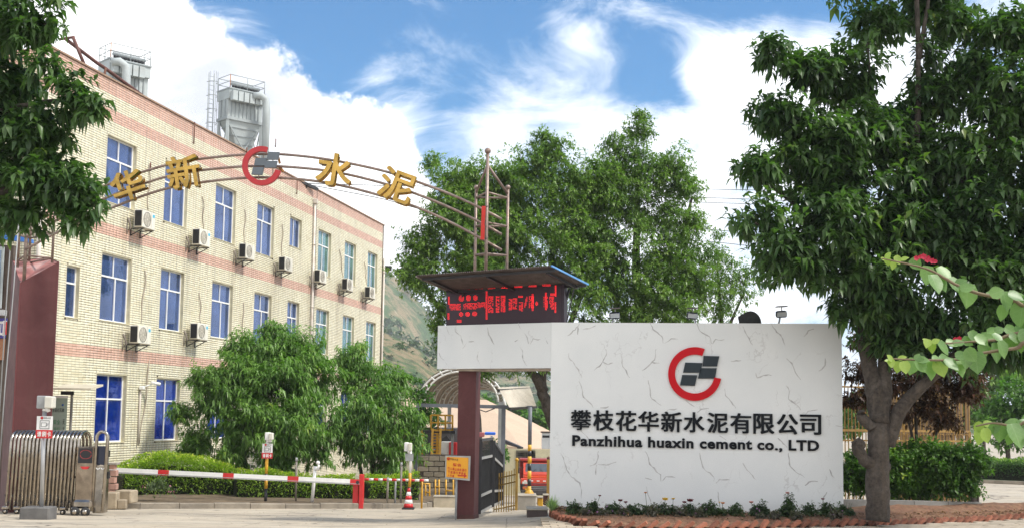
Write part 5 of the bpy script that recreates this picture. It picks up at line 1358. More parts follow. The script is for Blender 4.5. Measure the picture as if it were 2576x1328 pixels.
# --- banyan-like trees behind the gate
LEAF_FIC = leaf_mat('fig_leaf', (.065, .125, .033), (.22, .33, .07), .28, .4, young=(.17, .24, .05))
def fig(label, base_u, Y, limbs, cl, seed, dens=62):
    t = thing('fig_tree', label, 'tree', gp(base_u, Y)); b = MB()
    for i, (pts, r0, r1) in enumerate(limbs): limb(b, [gp(base_u, Y, -.2) if p is None else at(*p) for p in pts], r0, r1, 9, .12, seed * 7 + i)
    b.build('trunk', M_BARK, t)
    crown('crown', clumpify([(u, v, y, r, 1.0, .95) for u, v, y, r in cl]), dens, 6, .15, .42, LEAF_FIC, t, droop=.15, spread=.9, down=.05, shell=.3, gap=(-.31, .85), seed=seed, bottom=-.92, wob=.32)
fig('tall fig tree behind the lattice mast with two pointed tops', 1200, 46,
    [([None, (1190, 1000, 46), (1160, 800, 46), (1150, 560, 46)], .35, .06), ([(1170, 900, 46), (1250, 700, 46), (1280, 500, 46)], .2, .05), ([(1165, 850, 46), (1080, 740, 46), (1030, 700, 46)], .14, .04)],
    [(1170, 385, 46, 55), (1160, 520, 46, 80), (1200, 640, 46, 80), (1270, 560, 46.4, 70), (1180, 460, 46, 75), (1110, 460, 45.5, 55), (1250, 470, 46.5, 80), (1130, 560, 45.5, 95), (1230, 580, 46, 105), (1060, 620, 45.5, 65), (1040, 690, 45, 60), (1110, 690, 45.5, 85), (1210, 700, 45.5, 100), (1130, 790, 45.5, 65), (1095, 840, 45.5, 40), (1012, 660, 45, 35), (1160, 340, 46, 22), (1195, 800, 46, 60), (1280, 430, 46, 50), (1085, 410, 46, 28), (1130, 880, 46, 35)], 21)
fig('middle fig tree behind the canopy, limbs showing in the gate opening', 1425, 47,
    [([None, (1415, 1130, 47), (1378, 1020, 47), (1362, 960, 47), (1380, 800, 47), (1390, 600, 47)], .42, .07), ([(1368, 985, 47), (1320, 915, 46.5), (1250, 880, 46.5), (1200, 850, 46)], .22, .05), ([(1350, 960, 47), (1440, 800, 47), (1500, 600, 47)], .2, .05), ([(1400, 1090, 47), (1410, 980, 46.7), (1430, 880, 46.7)], .22, .1)],
    [(1340, 420, 47, 75), (1390, 380, 47, 55), (1310, 500, 47, 90), (1420, 480, 47, 95), (1370, 590, 46.5, 110), (1470, 560, 47, 90), (1300, 660, 46.5, 100), (1420, 690, 46.5, 110), (1340, 780, 46.5, 100), (1460, 780, 46.5, 90), (1250, 860, 46, 60), (1310, 900, 46, 60), (1370, 900, 46.5, 50), (1360, 350, 47, 28), (1480, 650, 47, 70), (1460, 430, 47, 50), (1430, 600, 47, 80), (1470, 500, 47.3, 70), (1220, 930, 46, 38), (1500, 440, 47, 45), (1240, 790, 46, 60)], 22)
fig('broadest fig tree behind the sign wall with the highest top', 1620, 48,
    [([None, (1615, 900, 48), (1600, 650, 48), (1610, 400, 48)], .4, .07), ([(1610, 850, 48), (1700, 650, 48), (1740, 500, 48)], .2, .05), ([(1610, 880, 48), (1530, 700, 48), (1520, 560, 48)], .2, .05)],
    [(1605, 330, 48, 48), (1590, 420, 48, 85), (1680, 430, 48, 75), (1550, 500, 47.5, 90), (1650, 540, 47.5, 110), (1720, 470, 48, 60), (1580, 640, 47.5, 110), (1700, 640, 47.5, 95), (1530, 720, 47, 90), (1640, 730, 47, 100), (1740, 720, 47.5, 70), (1600, 800, 47, 70), (1700, 790, 47, 70), (1540, 360, 48, 38), (1610, 290, 48, 20), (1740, 560, 47.5, 45), (1500, 600, 47.5, 75), (1495, 480, 47.6, 45), (1770, 640, 47.5, 50), (1530, 430, 48, 45)], 23)
fig('smallest fig tree at the right end of the row, against bright cloud', 1830, 49,
    [([None, (1825, 950, 49), (1815, 800, 49), (1805, 680, 49)], .22, .04), ([(1820, 850, 49), (1870, 740, 49)], .1, .03)],
    [(1800, 640, 49, 50), (1830, 690, 49, 60), (1780, 720, 48.5, 70), (1860, 730, 49, 50), (1820, 780, 48.5, 60), (1880, 690, 49, 30), (1805, 590, 49, 24), (1895, 745, 49, 25)], 24, 26)

# --- dark red-leaved plum tree behind the trunk
LEAF_RED = leaf_mat('dark_red_leaf', (.035, .020, .013), (.12, .050, .028), .3, .5)
pt = thing('red_leaved_tree', 'small tree with dark red leaves before the yellow fence, right of the thick trunk', 'tree', gp(2330, 28))
b = MB()
for i, (u0, u1, v1, u2, v2, r) in enumerate(((2312, 2300, 1130, 2278, 1030, .07), (2320, 2305, 1090, 2300, 960, .06), (2330, 2350, 1120, 2380, 1000, .05), (2250, 2240, 1160, 2200, 1000, .05))):
    limb(b, [gp(u0, 28, -.1), at(u1, v1, 28), at(u2, v2, 28)], r, .02, 7, .1, 60 + i)
b.build('trunk', M_BARK, pt)
crown('crown', clumpify([(u, v, Y, r, 1, .8) for u, v, Y, r in [(2290, 960, 28, 75), (2370, 960, 28, 75), (2430, 990, 28, 55), (2340, 1030, 28, 60), (2160, 940, 28.4, 50), (2200, 1000, 28.2, 60), (2170, 860, 28.4, 40), (2410, 920, 28, 55), (2260, 1040, 28, 40), (2130, 1010, 28.4, 30), (2320, 900, 28.5, 70), (2220, 900, 28.4, 50), (2450, 940, 28, 40), (2380, 1060, 28, 40)]]), 95, 6, .12, .45, LEAF_RED, pt, droop=.2, spread=.9, down=.15, shell=.2, gap=(-.3, 1.2), seed=31)

# --- hedges and shrubs
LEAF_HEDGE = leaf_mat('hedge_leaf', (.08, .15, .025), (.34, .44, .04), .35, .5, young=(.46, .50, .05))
def hedge(name, label, cat, pts, h, w, dens, L, m_, seed, young=True, kind=None):
    """pts: list of ground points (x,y,z) centre line; leaves fill a rounded box section"""
    global rng
    rng = np.random.default_rng(seed)
    t = thing(name, label, cat, pts[0]); PP, DD, VV = [], [], []
    for a, c, h0, h1 in zip(pts, pts[1:], h, h[1:]):
        a, c = np.array(a), np.array(c); L_ = np.linalg.norm(c - a); n = int(dens * L_ * (w + 2 * max(h0, h1)))
        s = rng.random(n); hh = (h0 + (h1 - h0) * s); th = rng.random(n) * PI; rad = 1 - .35 * rng.random(n) ** 2
        e = .38
        ys_ = np.sign(np.cos(th)) * np.abs(np.cos(th)) ** e * w / 2 * rad; zs = np.sin(th) ** e * hh * rad
        u = (c - a) / L_; nn = np.array([u[1], -u[0], 0]); nn /= np.linalg.norm(nn)
        P = a + (c - a) * s[:, None] + nn * ys_[:, None] + np.array([0, 0, 1]) * zs[:, None]
        bumpy = gapnoise(P, 2.1, seed) * .10; P += (nn * (np.sign(ys_) * bumpy)[:, None]) + np.array([0, 0, 1]) * np.abs(bumpy)[:, None] * (zs / np.maximum(hh, .1))[:, None]
        D = unit(nn * (np.cos(th) * .8)[:, None] + np.array([0, 0, 1.]) * (np.sin(th) * .9)[:, None] + rdir(n) * .9)
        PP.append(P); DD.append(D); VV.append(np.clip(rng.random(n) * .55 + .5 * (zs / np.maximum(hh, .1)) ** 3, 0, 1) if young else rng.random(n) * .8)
    P = np.concatenate(PP); D = np.concatenate(DD); v = np.concatenate(VV); Ls = L * rng.uniform(.6, 1.25, len(P))
    V, Fq, vv = leaves_geo(P, D, Ls, Ls * .5, .1, .2, v)
    mesh_np('foliage', V, Fq, m_, t, var=vv, kind='stuff')
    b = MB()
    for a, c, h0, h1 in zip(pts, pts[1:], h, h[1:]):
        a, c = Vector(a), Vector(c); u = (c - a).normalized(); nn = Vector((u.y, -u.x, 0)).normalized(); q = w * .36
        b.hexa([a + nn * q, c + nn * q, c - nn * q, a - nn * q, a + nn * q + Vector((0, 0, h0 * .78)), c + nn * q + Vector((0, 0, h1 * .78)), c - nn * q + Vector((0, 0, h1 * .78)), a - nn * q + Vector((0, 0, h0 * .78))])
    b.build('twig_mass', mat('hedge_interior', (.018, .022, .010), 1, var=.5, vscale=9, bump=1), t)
    return t
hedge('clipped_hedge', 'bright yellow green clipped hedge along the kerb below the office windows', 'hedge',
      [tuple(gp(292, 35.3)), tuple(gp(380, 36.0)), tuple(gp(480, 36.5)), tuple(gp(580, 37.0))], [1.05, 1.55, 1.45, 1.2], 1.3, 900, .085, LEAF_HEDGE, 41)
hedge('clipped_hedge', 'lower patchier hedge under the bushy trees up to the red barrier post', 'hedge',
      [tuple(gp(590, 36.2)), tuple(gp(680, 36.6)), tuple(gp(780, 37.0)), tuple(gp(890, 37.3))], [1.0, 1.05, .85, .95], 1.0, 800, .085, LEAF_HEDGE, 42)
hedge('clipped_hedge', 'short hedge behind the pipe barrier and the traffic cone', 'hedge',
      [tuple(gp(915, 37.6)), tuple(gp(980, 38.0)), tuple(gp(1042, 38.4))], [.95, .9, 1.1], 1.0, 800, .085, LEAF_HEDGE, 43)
LEAF_DKH = leaf_mat('shaded_hedge_leaf', (.035, .085, .022), (.13, .24, .04), .3, .45, young=(.38, .46, .06))
sh = thing('shrub', 'rounded dark green shrub hedge behind the low wall, right of the thick trunk', 'shrub', gp(2300, 27.4))
crown('foliage', clumpify([(2180, 1200, 27.4, 60), (2240, 1190, 27.4, 60), (2300, 1185, 27.3, 60), (2360, 1170, 27.2, 65), (2420, 1165, 27.1, 60), (2455, 1165, 27.0, 38), (2140, 1210, 27.5, 45), (2380, 1215, 27.1, 55), (2300, 1215, 27.3, 50), (2210, 1165, 27.6, 50), (2340, 1150, 27.6, 45), (2265, 1225, 27.2, 45), (2160, 1170, 27.6, 45), (2425, 1220, 27.0, 45), (2250, 1150, 27.7, 40), (2290, 1150, 27.7, 40)]), 230, 6, .095, .55, LEAF_DKH, sh, droop=.1, spread=.9, down=0, shell=.4, gap=(-.7, 1), seed=44)
b = MB()
for i in range(22):
    u = 2130 + i * 15.5; limb(b, [gp(u, 27.3, -.05), at(u + 5, 1225, 27.3), at(u + rng.uniform(-20, 20), 1180, 27.3)], .018, .008, 5, .2, i)
b.build('stems', M_BARK, sh, kind='stuff')
sb = thing('shrub', 'small leafy shrub against the office wall between hedge and bushy tree', 'shrub', gp(490, 38))
crown('foliage', clumpify([(490, 1130, 38, 35), (455, 1142, 38, 25), (520, 1145, 38, 25)]), 45, 6, .2, .3, LEAF_MID, sb, droop=.3, shell=.2, seed=45)
fs_ = thing('flowering_shrub', 'grey green shrub with faint pink flowers spilling over the kerb before the hedge', 'shrub', gp(405, 33.4))
crown('foliage', clumpify([(385, 1225, 33.5, 26), (420, 1230, 33.5, 26), (405, 1215, 33.6, 22)]), 60, 6, .09, .35, leaf_mat('greygreen_leaf', (.06, .09, .045), (.16, .20, .10), .3, .6), fs_, shell=.2, seed=46)
crown('blossom', clumpify([(385, 1215, 33.4, 24), (420, 1225, 33.4, 24)]), 6, 3, .05, .8, mat('pale_pink_petal', (.55, .22, .32), .6, trans=.2), fs_, shell=.8, seed=47)

# --- far greenery on the right and behind the gate
LEAF_FAR = leaf_mat('bright_far_leaf', (.04, .10, .02), (.13, .24, .05), .35, .5)
def bush(name, label, cat, base_u, Y, cl, seed, L=.3, dens=12, m_=None, trunk=True):
    t = thing(name, label, cat, gp(base_u, Y)); b = MB()
    c0 = at(cl[0][0], cl[0][1], cl[0][2]); limb(b, [gp(base_u, Y, -.2), gp(base_u, Y).lerp(c0, .5), c0], .16, .05, 7, .1, seed)
    b.build('trunk', M_BARK, t)
    crown('crown', clumpify(cl), dens, 5, L, .5, m_ or LEAF_FAR, t, droop=.1, spread=.9, down=0, shell=.35, gap=(-.6, .5), seed=seed)
bush('broadleaf_tree', 'bright green rounded tree across the road at the far right', 'tree', 2540, 62, [(2530, 1020, 62, 60), (2500, 1060, 62, 50), (2570, 1060, 62, 60), (2545, 980, 63, 40), (2610, 1010, 62, 80), (2480, 1100, 62, 30), (2540, 1110, 62, 40)], 51, .3, 16)
bush('broadleaf_tree', 'dull dark green tree behind the bright one at the far right', 'tree', 2480, 75, [(2470, 1000, 75, 55), (2500, 960, 75, 50), (2450, 1050, 75, 45), (2560, 930, 76, 70)], 52, .35, 14, LEAF_FIC)
bush('broadleaf_tree', 'light green tree seen through the bars behind the end of the sign wall', 'tree', 2150, 60, [(2150, 1040, 60, 50), (2190, 1060, 60, 45), (2120, 1080, 60, 40), (2230, 1080, 60, 40)], 53, .28, 14)
hedge('clipped_hedge', 'long low clipped hedge beyond the road at the far right edge', 'hedge', [tuple(gp(2455, 56)), tuple(gp(2520, 54)), tuple(gp(2620, 52))], [.95, .9, .9], 1.1, 420, .11, LEAF_DKH, 54)
bush('broadleaf_tree', 'pale green tree peeping between the black gate leaf and the shed', 'tree', 1250, 62, [(1248, 1130, 62, 30), (1262, 1150, 62, 26), (1240, 1160, 62, 26)], 55, .22, 18)
bush('broadleaf_tree', 'light feathery tree right of the twin bushy trees below the hillside', 'tree', 1075, 52, [(1060, 1005, 52, 40), (1030, 970, 52, 32), (1085, 1050, 52, 40), (1050, 1060, 52, 40)], 56, .24, 12)
for i, (u, v, Y, r, lb_) in enumerate(((1215, 1025, 150, 26, 'round green tree on the slope left of the corrugated sheet'), (1300, 1040, 150, 28, 'green tree on the slope behind the pipe portal'), (1350, 1060, 140, 30, 'green tree above the shed roof beside the sign wall'), (1375, 1030, 170, 26, 'farthest green tree against the sign wall edge'))):
    bush('broadleaf_tree', lb_, 'tree', u, Y, [(u, v, Y, r), (u + r * .6, v + r * .5, Y, r * .7), (u - r * .6, v + r * .5, Y, r * .7)], 57 + i, .7, 9)

# --- scrub dotted over the hillsides
LEAF_SCRUB = leaf_mat('hill_scrub_leaf', (.03, .06, .022), (.08, .135, .045), .2, .6)
for hi, (hv, n_, R0, lb_) in enumerate(((HILLV[0], 900, 1.7, 'scattered green scrub on the nearer yellowish hillside'), (HILLV[1], 900, 4.2, 'scattered scrub on the farther greyish hillside'))):
    rng = np.random.default_rng(90 + hi); hv = np.array(hv); hv = hv[hv[:, 2] > -3]
    i0 = rng.integers(0, len(hv), n_ * 3); sp_ = 11 if hi == 0 else 24
    c = hv[i0] + np.concatenate([rng.normal(0, sp_ * .4, (len(i0), 2)), np.zeros((len(i0), 1))], 1)
    keep = gapnoise(c, .05 if hi == 0 else .02, 3.) > -.15; c = c[keep][:n_]
    rr_s = R0 * rng.uniform(.4, 1.3, len(c)) ** 1.3; k_ = 16
    P = np.repeat(c, k_, 0) + rdir(len(c) * k_) * np.repeat(rr_s, k_)[:, None] * rng.uniform(.3, 1, (len(c) * k_, 1)) * np.array([1, 1, .6]); D = rdir(len(P)); L_ = np.repeat(rr_s, k_) * .9
    V, Fq, v = leaves_geo(P, D, L_, L_ * .8, .1, .2)
    mesh_np('hillside_scrub', V, Fq, LEAF_SCRUB, None, var=v, kind='stuff', label=lb_, origin=tuple(hv.mean(0)))
# ================================================================ BAG FILTER TOWERS BEHIND THE OFFICE
def solve_len(p0, d, u):
    lo, hi = 0.0, 60.0
    s = 1 if proj(p0 + d * 5)[0] > proj(p0)[0] else -1
    for _ in range(50):
        m_ = (lo + hi) / 2
        if (proj(p0 + d * m_)[0] - u) * s < 0: lo = m_
        else: hi = m_
    return lo
M_SILO = mat('pale_blue_grey_steel', (.40, .44, .44), .6, var=.1, vscale=.8, dirt=((.2, .16, .12), .35, .6))
M_SILO2 = mat('silo_rib_steel', (.30, .33, .335), .6, var=.1)
M_ORUST = mat('orange_handrail', (.40, .17, .07), .7, var=.2)
def bagfilter(label, uc, vc, ul, ur, Y, vhead, vbody, hopper, duct_f, ladder):
    p0 = at(uc, vc, Y); dR = Vector((math.sin(.82), math.cos(.82), 0)); dL = Vector((-math.sin(.76), math.cos(.76), 0))
    LR, LL = solve_len(p0, dR, ur), solve_len(p0, dL, ul)
    t = thing('dust_collector_tower', label, 'silo', zup(p0, ground(p0.x, Y)))
    zt = p0.z; zh = at(uc, vhead, Y).z; zb = at(uc, vbody, Y).z
    nR = Vector((dR.y, -dR.x, 0)); nL = Vector((-dL.y, dL.x, 0)) 
    def fp(a, b_, z): return zup(p0 + dR * a + dL * b_, z)
    ins = .45
    b = MB(); b.prism([fp(ins, 0, zb), fp(LR - ins * .2, 0, zb), fp(LR - ins * .2, LL, zb), fp(ins, LL, zb)][::1] if False else [fp(0, .25, zb), fp(LR, .25, zb), fp(LR, LL - .1, zb), fp(0, LL - .1, zb)], (0, 0, zh - zb + .0)); b.build('body', M_SILO, t)
    b = MB(); b.prism([fp(-.05, 0, zh), fp(LR + .05, 0, zh), fp(LR + .05, LL, zh), fp(-.05, LL, zh)], (0, 0, zt - zh)); b.build('head', M_SILO, t)
    for k in range(1, 9):
        b = MB(); f = LR * k / 9; b.prism([fp(f - .05, .17, zb), fp(f + .05, .17, zb), fp(f + .05, .249, zb), fp(f - .05, .249, zb)], (0, 0, zh - zb)); b.build('rib', M_SILO2, t)
    for k in (1, 2):
        b = MB(); f = LL * k / 3; b.prism([fp(-.08, f - .05, zb), fp(-.001, f - .05, zb), fp(-.001, f + .05, zb), fp(-.08, f + .05, zb)], (0, 0, zh - zb)); b.build('rib', M_SILO2, t)
    n = 5; hb = zh - (zt - zh) * .55
    for k in range(n):
        a, c = LR * (.0 + k / n * .82) + .05, LR * (.0 + (k + 1) / n * .82) - .05
        b = MB(); zlo = zh - (zt - zh) * .25; b.prism([fp(a, -.45, zlo), fp(c, -.45, zlo), fp(c, -.002, zlo), fp(a, -.002, zlo)], (0, 0, (zt - zh) * 1.0)); b.build('header_box', M_SILO, t)
    b = MB(); b.prism([fp(-.1, -.1, zt + .002), fp(LR + .1, -.1, zt + .002), fp(LR + .1, LL + .1, zt + .002), fp(-.1, LL + .1, zt + .002)], (0, 0, .1)); b.build('roof_deck', M_SILO2, t)
    H = (zt - zh) * 1.35; zr = zt + .1
    cs = [(0, 0), (LR, 0), (LR, LL), (0, LL)]
    for i in range(4):
        (a0, b0_), (a1, b1_) = cs[i], cs[(i + 1) % 4]; L_ = math.hypot(a1 - a0, b1_ - b0_); npst = max(1, round(L_ / 1.3))
        for k in range(npst):
            f = k / npst; q = fp(a0 + (a1 - a0) * f, b0_ + (b1_ - b0_) * f, zr); b = MB(); b.tube([q, q + Vector((0, 0, H))], .035, 6); b.build('railing_post', M_ORUST if (i + k) % 5 == 0 else M_SILO2, t)
        for hz in (H, H * .5):
            b = MB(); b.tube([fp(a0, b0_, zr + hz), fp(a1, b1_, zr + hz)], .03, 6); b.build('railing_rail', M_SILO2, t)
    b = MB(); b.tube([fp(.4, .5, zr + H * .42), fp(LR - .2, .5, zr + H * .42)], .14, 8); b.build('air_manifold', M_SILO2, t)
    for k in range(9):
        f = .6 + (LR - 1.0) * k / 8; b = MB(); b.lathe(fp(f, .5, zr), [(.05, 0), (.05, H * .2), (.16, H * .2), (.16, H * .3), (.05, H * .42)], 8); b.build('valve', M_DARK, t)
    if duct_f is not None:
        a = LR * duct_f; r = .32; x = -.45 - r
        zd = zh + (zt - zh) * .35
        pts = [fp(a - 1.0, -.3, zd + .2), fp(a - .5, x * .75, zd + .3), fp(a - .1, x, zd), fp(a, x, zd - .9), fp(a, x, zb - 4.5 if hopper else zb - 2)]
        b = MB(); b.tube(pts, r, 12); b.build('duct', M_SILO, t)
    if hopper:
        vH, fx0, fx1 = hopper; zH = at(uc, vH, Y).z
        top = [fp(0, .25, zb), fp(LR, .25, zb), fp(LR, LL - .1, zb), fp(0, LL - .1, zb)]
        c0, c1 = LR * fx0, LR * fx1; bt = [fp(c0, LL * .40, zH), fp(c1, LL * .40, zH), fp(c1, LL * .65, zH), fp(c0, LL * .65, zH)]
        b = MB(); b.hexa(bt + top); b.build('hopper', M_SILO, t)
        for k in (1, 2, 3):
            f = k / 4; R4 = [top[i].lerp(bt[i], f) for i in range(4)]
            b = MB()
            for i in (0, 3): b.bar(R4[i], R4[(i + 1) % 4], .1, .1)
            b.build('hopper_stiffener', M_SILO2, t)
        b = MB(); b.lathe((bt[0] + bt[2]) / 2, [(.5, 0), (.4, -.8), (.4, -2.5)], 12); b.build('outlet', M_SILO2, t)
        gz2 = ground(p0.x, Y)
        for (a, b__) in ((0.06, .3), (LR - .06, .3), (LR - .06, LL - .2), (.06, LL - .2)):
            b = MB(); b.bar(fp(a, b__, gz2), fp(a, b__, zb), .22); b.build('leg', M_SILO, t)
        for (qa, qb) in (((.06, .3), (.06, LL - .2)), ((.06, .3), (LR - .06, .3)), ((LR - .06, .3), (LR - .06, LL - .2))):
            for z0_, z1_ in ((zb - .3, zb - 4.6), (zb - 4.6, zb - 9)):
                b = MB(); b.bar(fp(*qa, z0_), fp(*qb, z1_), .08); b.bar(fp(*qb, z0_), fp(*qa, z1_), .08); b.build('brace', M_SILO2, t)
            b = MB(); b.bar(fp(*qa, zb - 4.6), fp(*qb, zb - 4.6), .16); b.build('tie_beam', M_SILO2, t)
        b = MB(); b.prism([fp(-.1, .12, zb - .12), fp(LR + .1, .12, zb - .12), fp(LR + .1, LL, zb - .12), fp(-.1, LL, zb - .12)], (0, 0, .24)); b.build('ring_beam', M_SILO2, t)
    else:
        b = MB(); b.prism([fp(0, .25, ground(p0.x, Y)), fp(LR, .25, ground(p0.x, Y)), fp(LR, LL - .1, ground(p0.x, Y)), fp(0, LL - .1, ground(p0.x, Y))], (0, 0, zb - .003 - ground(p0.x, Y))); b.build('lower_body', M_SILO, t)
    if ladder:
        c = fp(-.75, LL * .9, zb - 9); zt2 = zr + H + .3
        for dx in (-.25, .25):
            b = MB(); b.tube([c + dR * dx, zup(c + dR * dx, zt2)], .04, 6); b.build('ladder_rail', M_SILO2, t)
        b = MB(); z = c.z
        while z < zt2: b.bar(zup(c - dR * .25, z), zup(c + dR * .25, z), .035); z += .38
        b.build('ladder_rungs', M_SILO2, t, kind='stuff')
        z = c.z + .5
        while z < zt2:
            b = MB(); b.tube([zup(c + dR * (.42 * math.cos(a)) - dL * (.75 * math.sin(a)), z) for a in [PI * i / 8 for i in range(9)]], .03, 5); b.build('cage_hoop', M_SILO2, t); z += 1.15
        for a in (.5, 1.1, 1.57, 2.0, 2.6):
            q = c + dR * (.42 * math.cos(a)) - dL * (.75 * math.sin(a)); b = MB(); b.bar(zup(q, c.z), zup(q, zt2), .03); b.build('cage_strap', M_SILO2, t)
    return t
bagfilter('nearer pale grey dust collector box, half hidden behind the office roof, left of the other', 278, 148.5, 249, 378, 88, 176, 240, None, .30, False)
bagfilter('pale grey dust collector tower with hopper, caged ladder and duct, right of the other', 579, 223, 549, 665, 95, 247, 295, (372, .42, .78), .93, True)

# ================================================================ POWER LINES
M_WIRE = mat('wire', (.05, .05, .055), .6)
for i, (pts, lb_) in enumerate((([(1745, 476), (1870, 478), (2020, 482)], 'single thin power line above the others, between fig trees and dark tree'),
                               ([(1745, 497), (1870, 501), (2020, 507)], 'upper wire of a close pair between fig trees and dark tree'),
                               ([(1745, 509), (1870, 513), (2020, 520)], 'lower wire of a close pair between fig trees and dark tree'),
                               ([(1720, 570), (1860, 585), (2000, 603)], 'power line passing just above the smallest fig tree'),
                               ([(1760, 605), (1880, 618), (2040, 640)], 'lowest power line, crossing the top of the smallest fig tree'),
                               ([(760, 462), (900, 466), (1150, 471)], 'thin wire leaving the office roof behind the gold characters'),
                               ([(760, 462), (960, 500), (1150, 553)], 'sagging wire leaving the office roof towards the fig trees'))):
    Y = 70 if i < 5 else 56
    w = thing('power_line', lb_, 'wire', at(pts[0][0], pts[0][1], Y)); us = np.linspace(pts[0][0] - (150 if i < 5 else 0), pts[-1][0] + 700 if i < 5 else pts[-1][0], 14)
    vs = np.interp(us, [p[0] for p in pts], [p[1] for p in pts]); sl_ = (pts[-1][1] - pts[-2][1]) / (pts[-1][0] - pts[-2][0]); vs = np.where(us > pts[-1][0], pts[-1][1] + (us - pts[-1][0]) * sl_, vs)
    b = MB(); b.tube([at(u, v, Y) for u, v in zip(us, vs)], .02, 5); b.build('conductor', M_WIRE, w)
fx = thing('roof_bracket', 'dark bracket on the office parapet where the wires leave', 'bracket', at(775, 462, 56))
b = MB(); s, z = fpix(770, 462); b.bar(FT(s - .8, z, -.1), FT(s + .9, z - .1, .2), .12); b.bar(FT(s, z - .3, -.1), FT(s, z, .1), .1); b.build('angle_iron', M_DARK, fx)
ev = thing('roof_outlet', 'dark roof outlet sticking out at the far corner of the office', 'outlet', at(975, 674, 64))
b = MB(); b.bar(at(962, 674, 64), at(985, 675, 64), .25); b.build('spout', M_DARK, ev)

# ================================================================ LITTLE SHED AT THE FAR LEFT, NOTICE BOARD
gs = thing('small_shed', 'grey shed with blue roof edge and a blue banner at the far left', 'shed', gp(0, 31.5))
def lq(pts, Y, name, m_, th=.1, parent=None):
    b = MB(); b.prism([at(u, v, Y) for u, v in pts][::-1], (0, -th, 0)); return b.build(name, m_, parent)
lq([(-60, 612), (46, 622), (24, 1300), (-60, 1300)], 31.6, 'wall', mat('shed_brown', (.10, .075, .06), .9, var=.3, vscale=3), .3, gs)
lq([(-60, 572), (-60, 596), (85, 613), (85, 604)][::-1], 31.0, 'roof_edge', mat('blue_painted_steel', (.03, .16, .50), .5, var=.1), .25, gs)
wf = lq([(-40, 618), (12, 622), (4, 775), (-40, 775)], 31.2, 'window', mat('shed_frame', (.42, .46, .45), .6), .05, gs)
lq([(-38, 628), (4, 630), (-3, 765), (-38, 765)], 31.14, 'pane', glass_mat('shed_glass', (.6, .65, .62), .25), .02, wf)
lq([(-40, 778), (18, 780), (17, 794), (-40, 792)], 31.0, 'sill', mat('pale_sill', (.5, .5, .5), .7), .2, gs)
bn_ = lq([(-60, 800), (19, 800), (14, 850), (-60, 850)], 31.1, 'banner', mat('violet_blue_print', (.06, .05, .30), .6), .03, gs)
lq([(8, 806), (18, 806), (13, 844), (6, 844)], 31.05, 'banner_field', mat('white_print', (.75, .75, .75), .6), .01, bn_)
b = MB(); put_text(b, '工', at(-3, 842, 31.04), (1, 0, 0), (0, 0, 1), .09, .36, .01, bold=.03); b.build('white_character', mat('white_print', (0, 0, 0)), bn_)
b = MB(); put_text(b, '1', at(9.5, 841, 31.03), (1, 0, 0), (0, 0, 1), .07, .34, .01, bold=.03); b.build('red_character', M_RED, bn_)
lq([(-60, 852), (14, 852), (10, 905), (-60, 905)], 31.3, 'brick_band', mat('orange_brown_brick', (.32, .15, .08), .8, var=.2, vscale=5), .1, gs)

nb = thing('notice_board', 'green and white notice board with Chinese lettering under a small cream awning', 'notice board', gp(150, 30.6))
def nq(x, y, Y=30.5): return at(.2989 * x, 931 + .2989 * y, Y)
def nrect(x0, y0, x1, y1, name, m_, Y=30.5, th=.03, par=None):
    a, c = nq(x0, y1, Y), nq(x1, y0, Y); b = MB(); b.prism([Vector((a.x, Y, a.z)), Vector((c.x, Y, a.z)), Vector((c.x, Y, c.z)), Vector((a.x, Y, c.z))], (0, -th, 0)); return b.build(name, m_, par or nb)
bd = nrect(380, 232, 570, 640, 'board', mat('pale_green_board', (.38, .47, .38), .4, var=.12, vscale=2))
nrect(575, 195, 604, 1100, 'frame_post', mat('grey_frame', (.20, .19, .17), .6), 30.55, .08); nrect(520, 175, 625, 205, 'top_rail', M_DARK, 30.55, .08); nrect(380, 214, 575, 228, 'top_edge', M_WHITE, 30.5, .05)
b = MB(); a_, c_ = nq(437, 163, 30.2), nq(765, 166, 30.2); b.prism([a_, c_, c_ + Vector((0, .9, .12)), a_ + Vector((0, .9, .12))], (0, 0, .05)); b.build('awning', mat('cream_awning', (.55, .50, .38), .7), nb)
def ntext(t_, x0, y0, x1, y1, m_):
    a, c = nq(x0, y1, 30.462), nq(x1, y0, 30.462); b = MB(); n = len(t_); w = (c.x - a.x) / n
    for i, ch in enumerate(t_): put_text(b, ch, Vector((a.x + w * i, 30.466, a.z)), (1, 0, 0), (0, 0, 1), w * .85, c.z - a.z, .004)
    b.build('lettering', m_, bd, kind='stuff')
ntext('安全运行天数', 420, 318, 545, 348, M_BLACK); M_GRN = mat('green_print', (.05, .30, .12), .6)
ntext('安全', 448, 415, 510, 452, M_GRN); ntext('天', 526, 412, 548, 455, M_BLACK); ntext('运行', 448, 478, 510, 508, M_GRN); ntext('天', 526, 475, 548, 508, M_BLACK)
p = nq(528, 290, 30.46); b = MB(); b.sphere(p, .03, 8); b.build('blue_dot', mat('blue_print', (.05, .15, .4), .5), bd)
# bricks and flagpole bits behind the gate motor
bp_ = thing('pink_brick_pier', 'low pinkish brick pier half hidden behind the gate motor', 'pier', gp(275, 33))
for r in range(5):
    for c in range(2):
        a = at(266 + c * 17 + (r % 2) * 4, 1240 - r * 17, 32.9); b = MB(); b.bbox(a, (.18, .2, .16), .01); b.build('brick', mat('pink_brick', (.45, .26, .20), .85, var=.2, rand=.2), bp_)
b = MB(); b.bbox(at(277, 1165, 32.9), (.46, .32, .06), .01); b.build('cap', M_CONC, bp_)

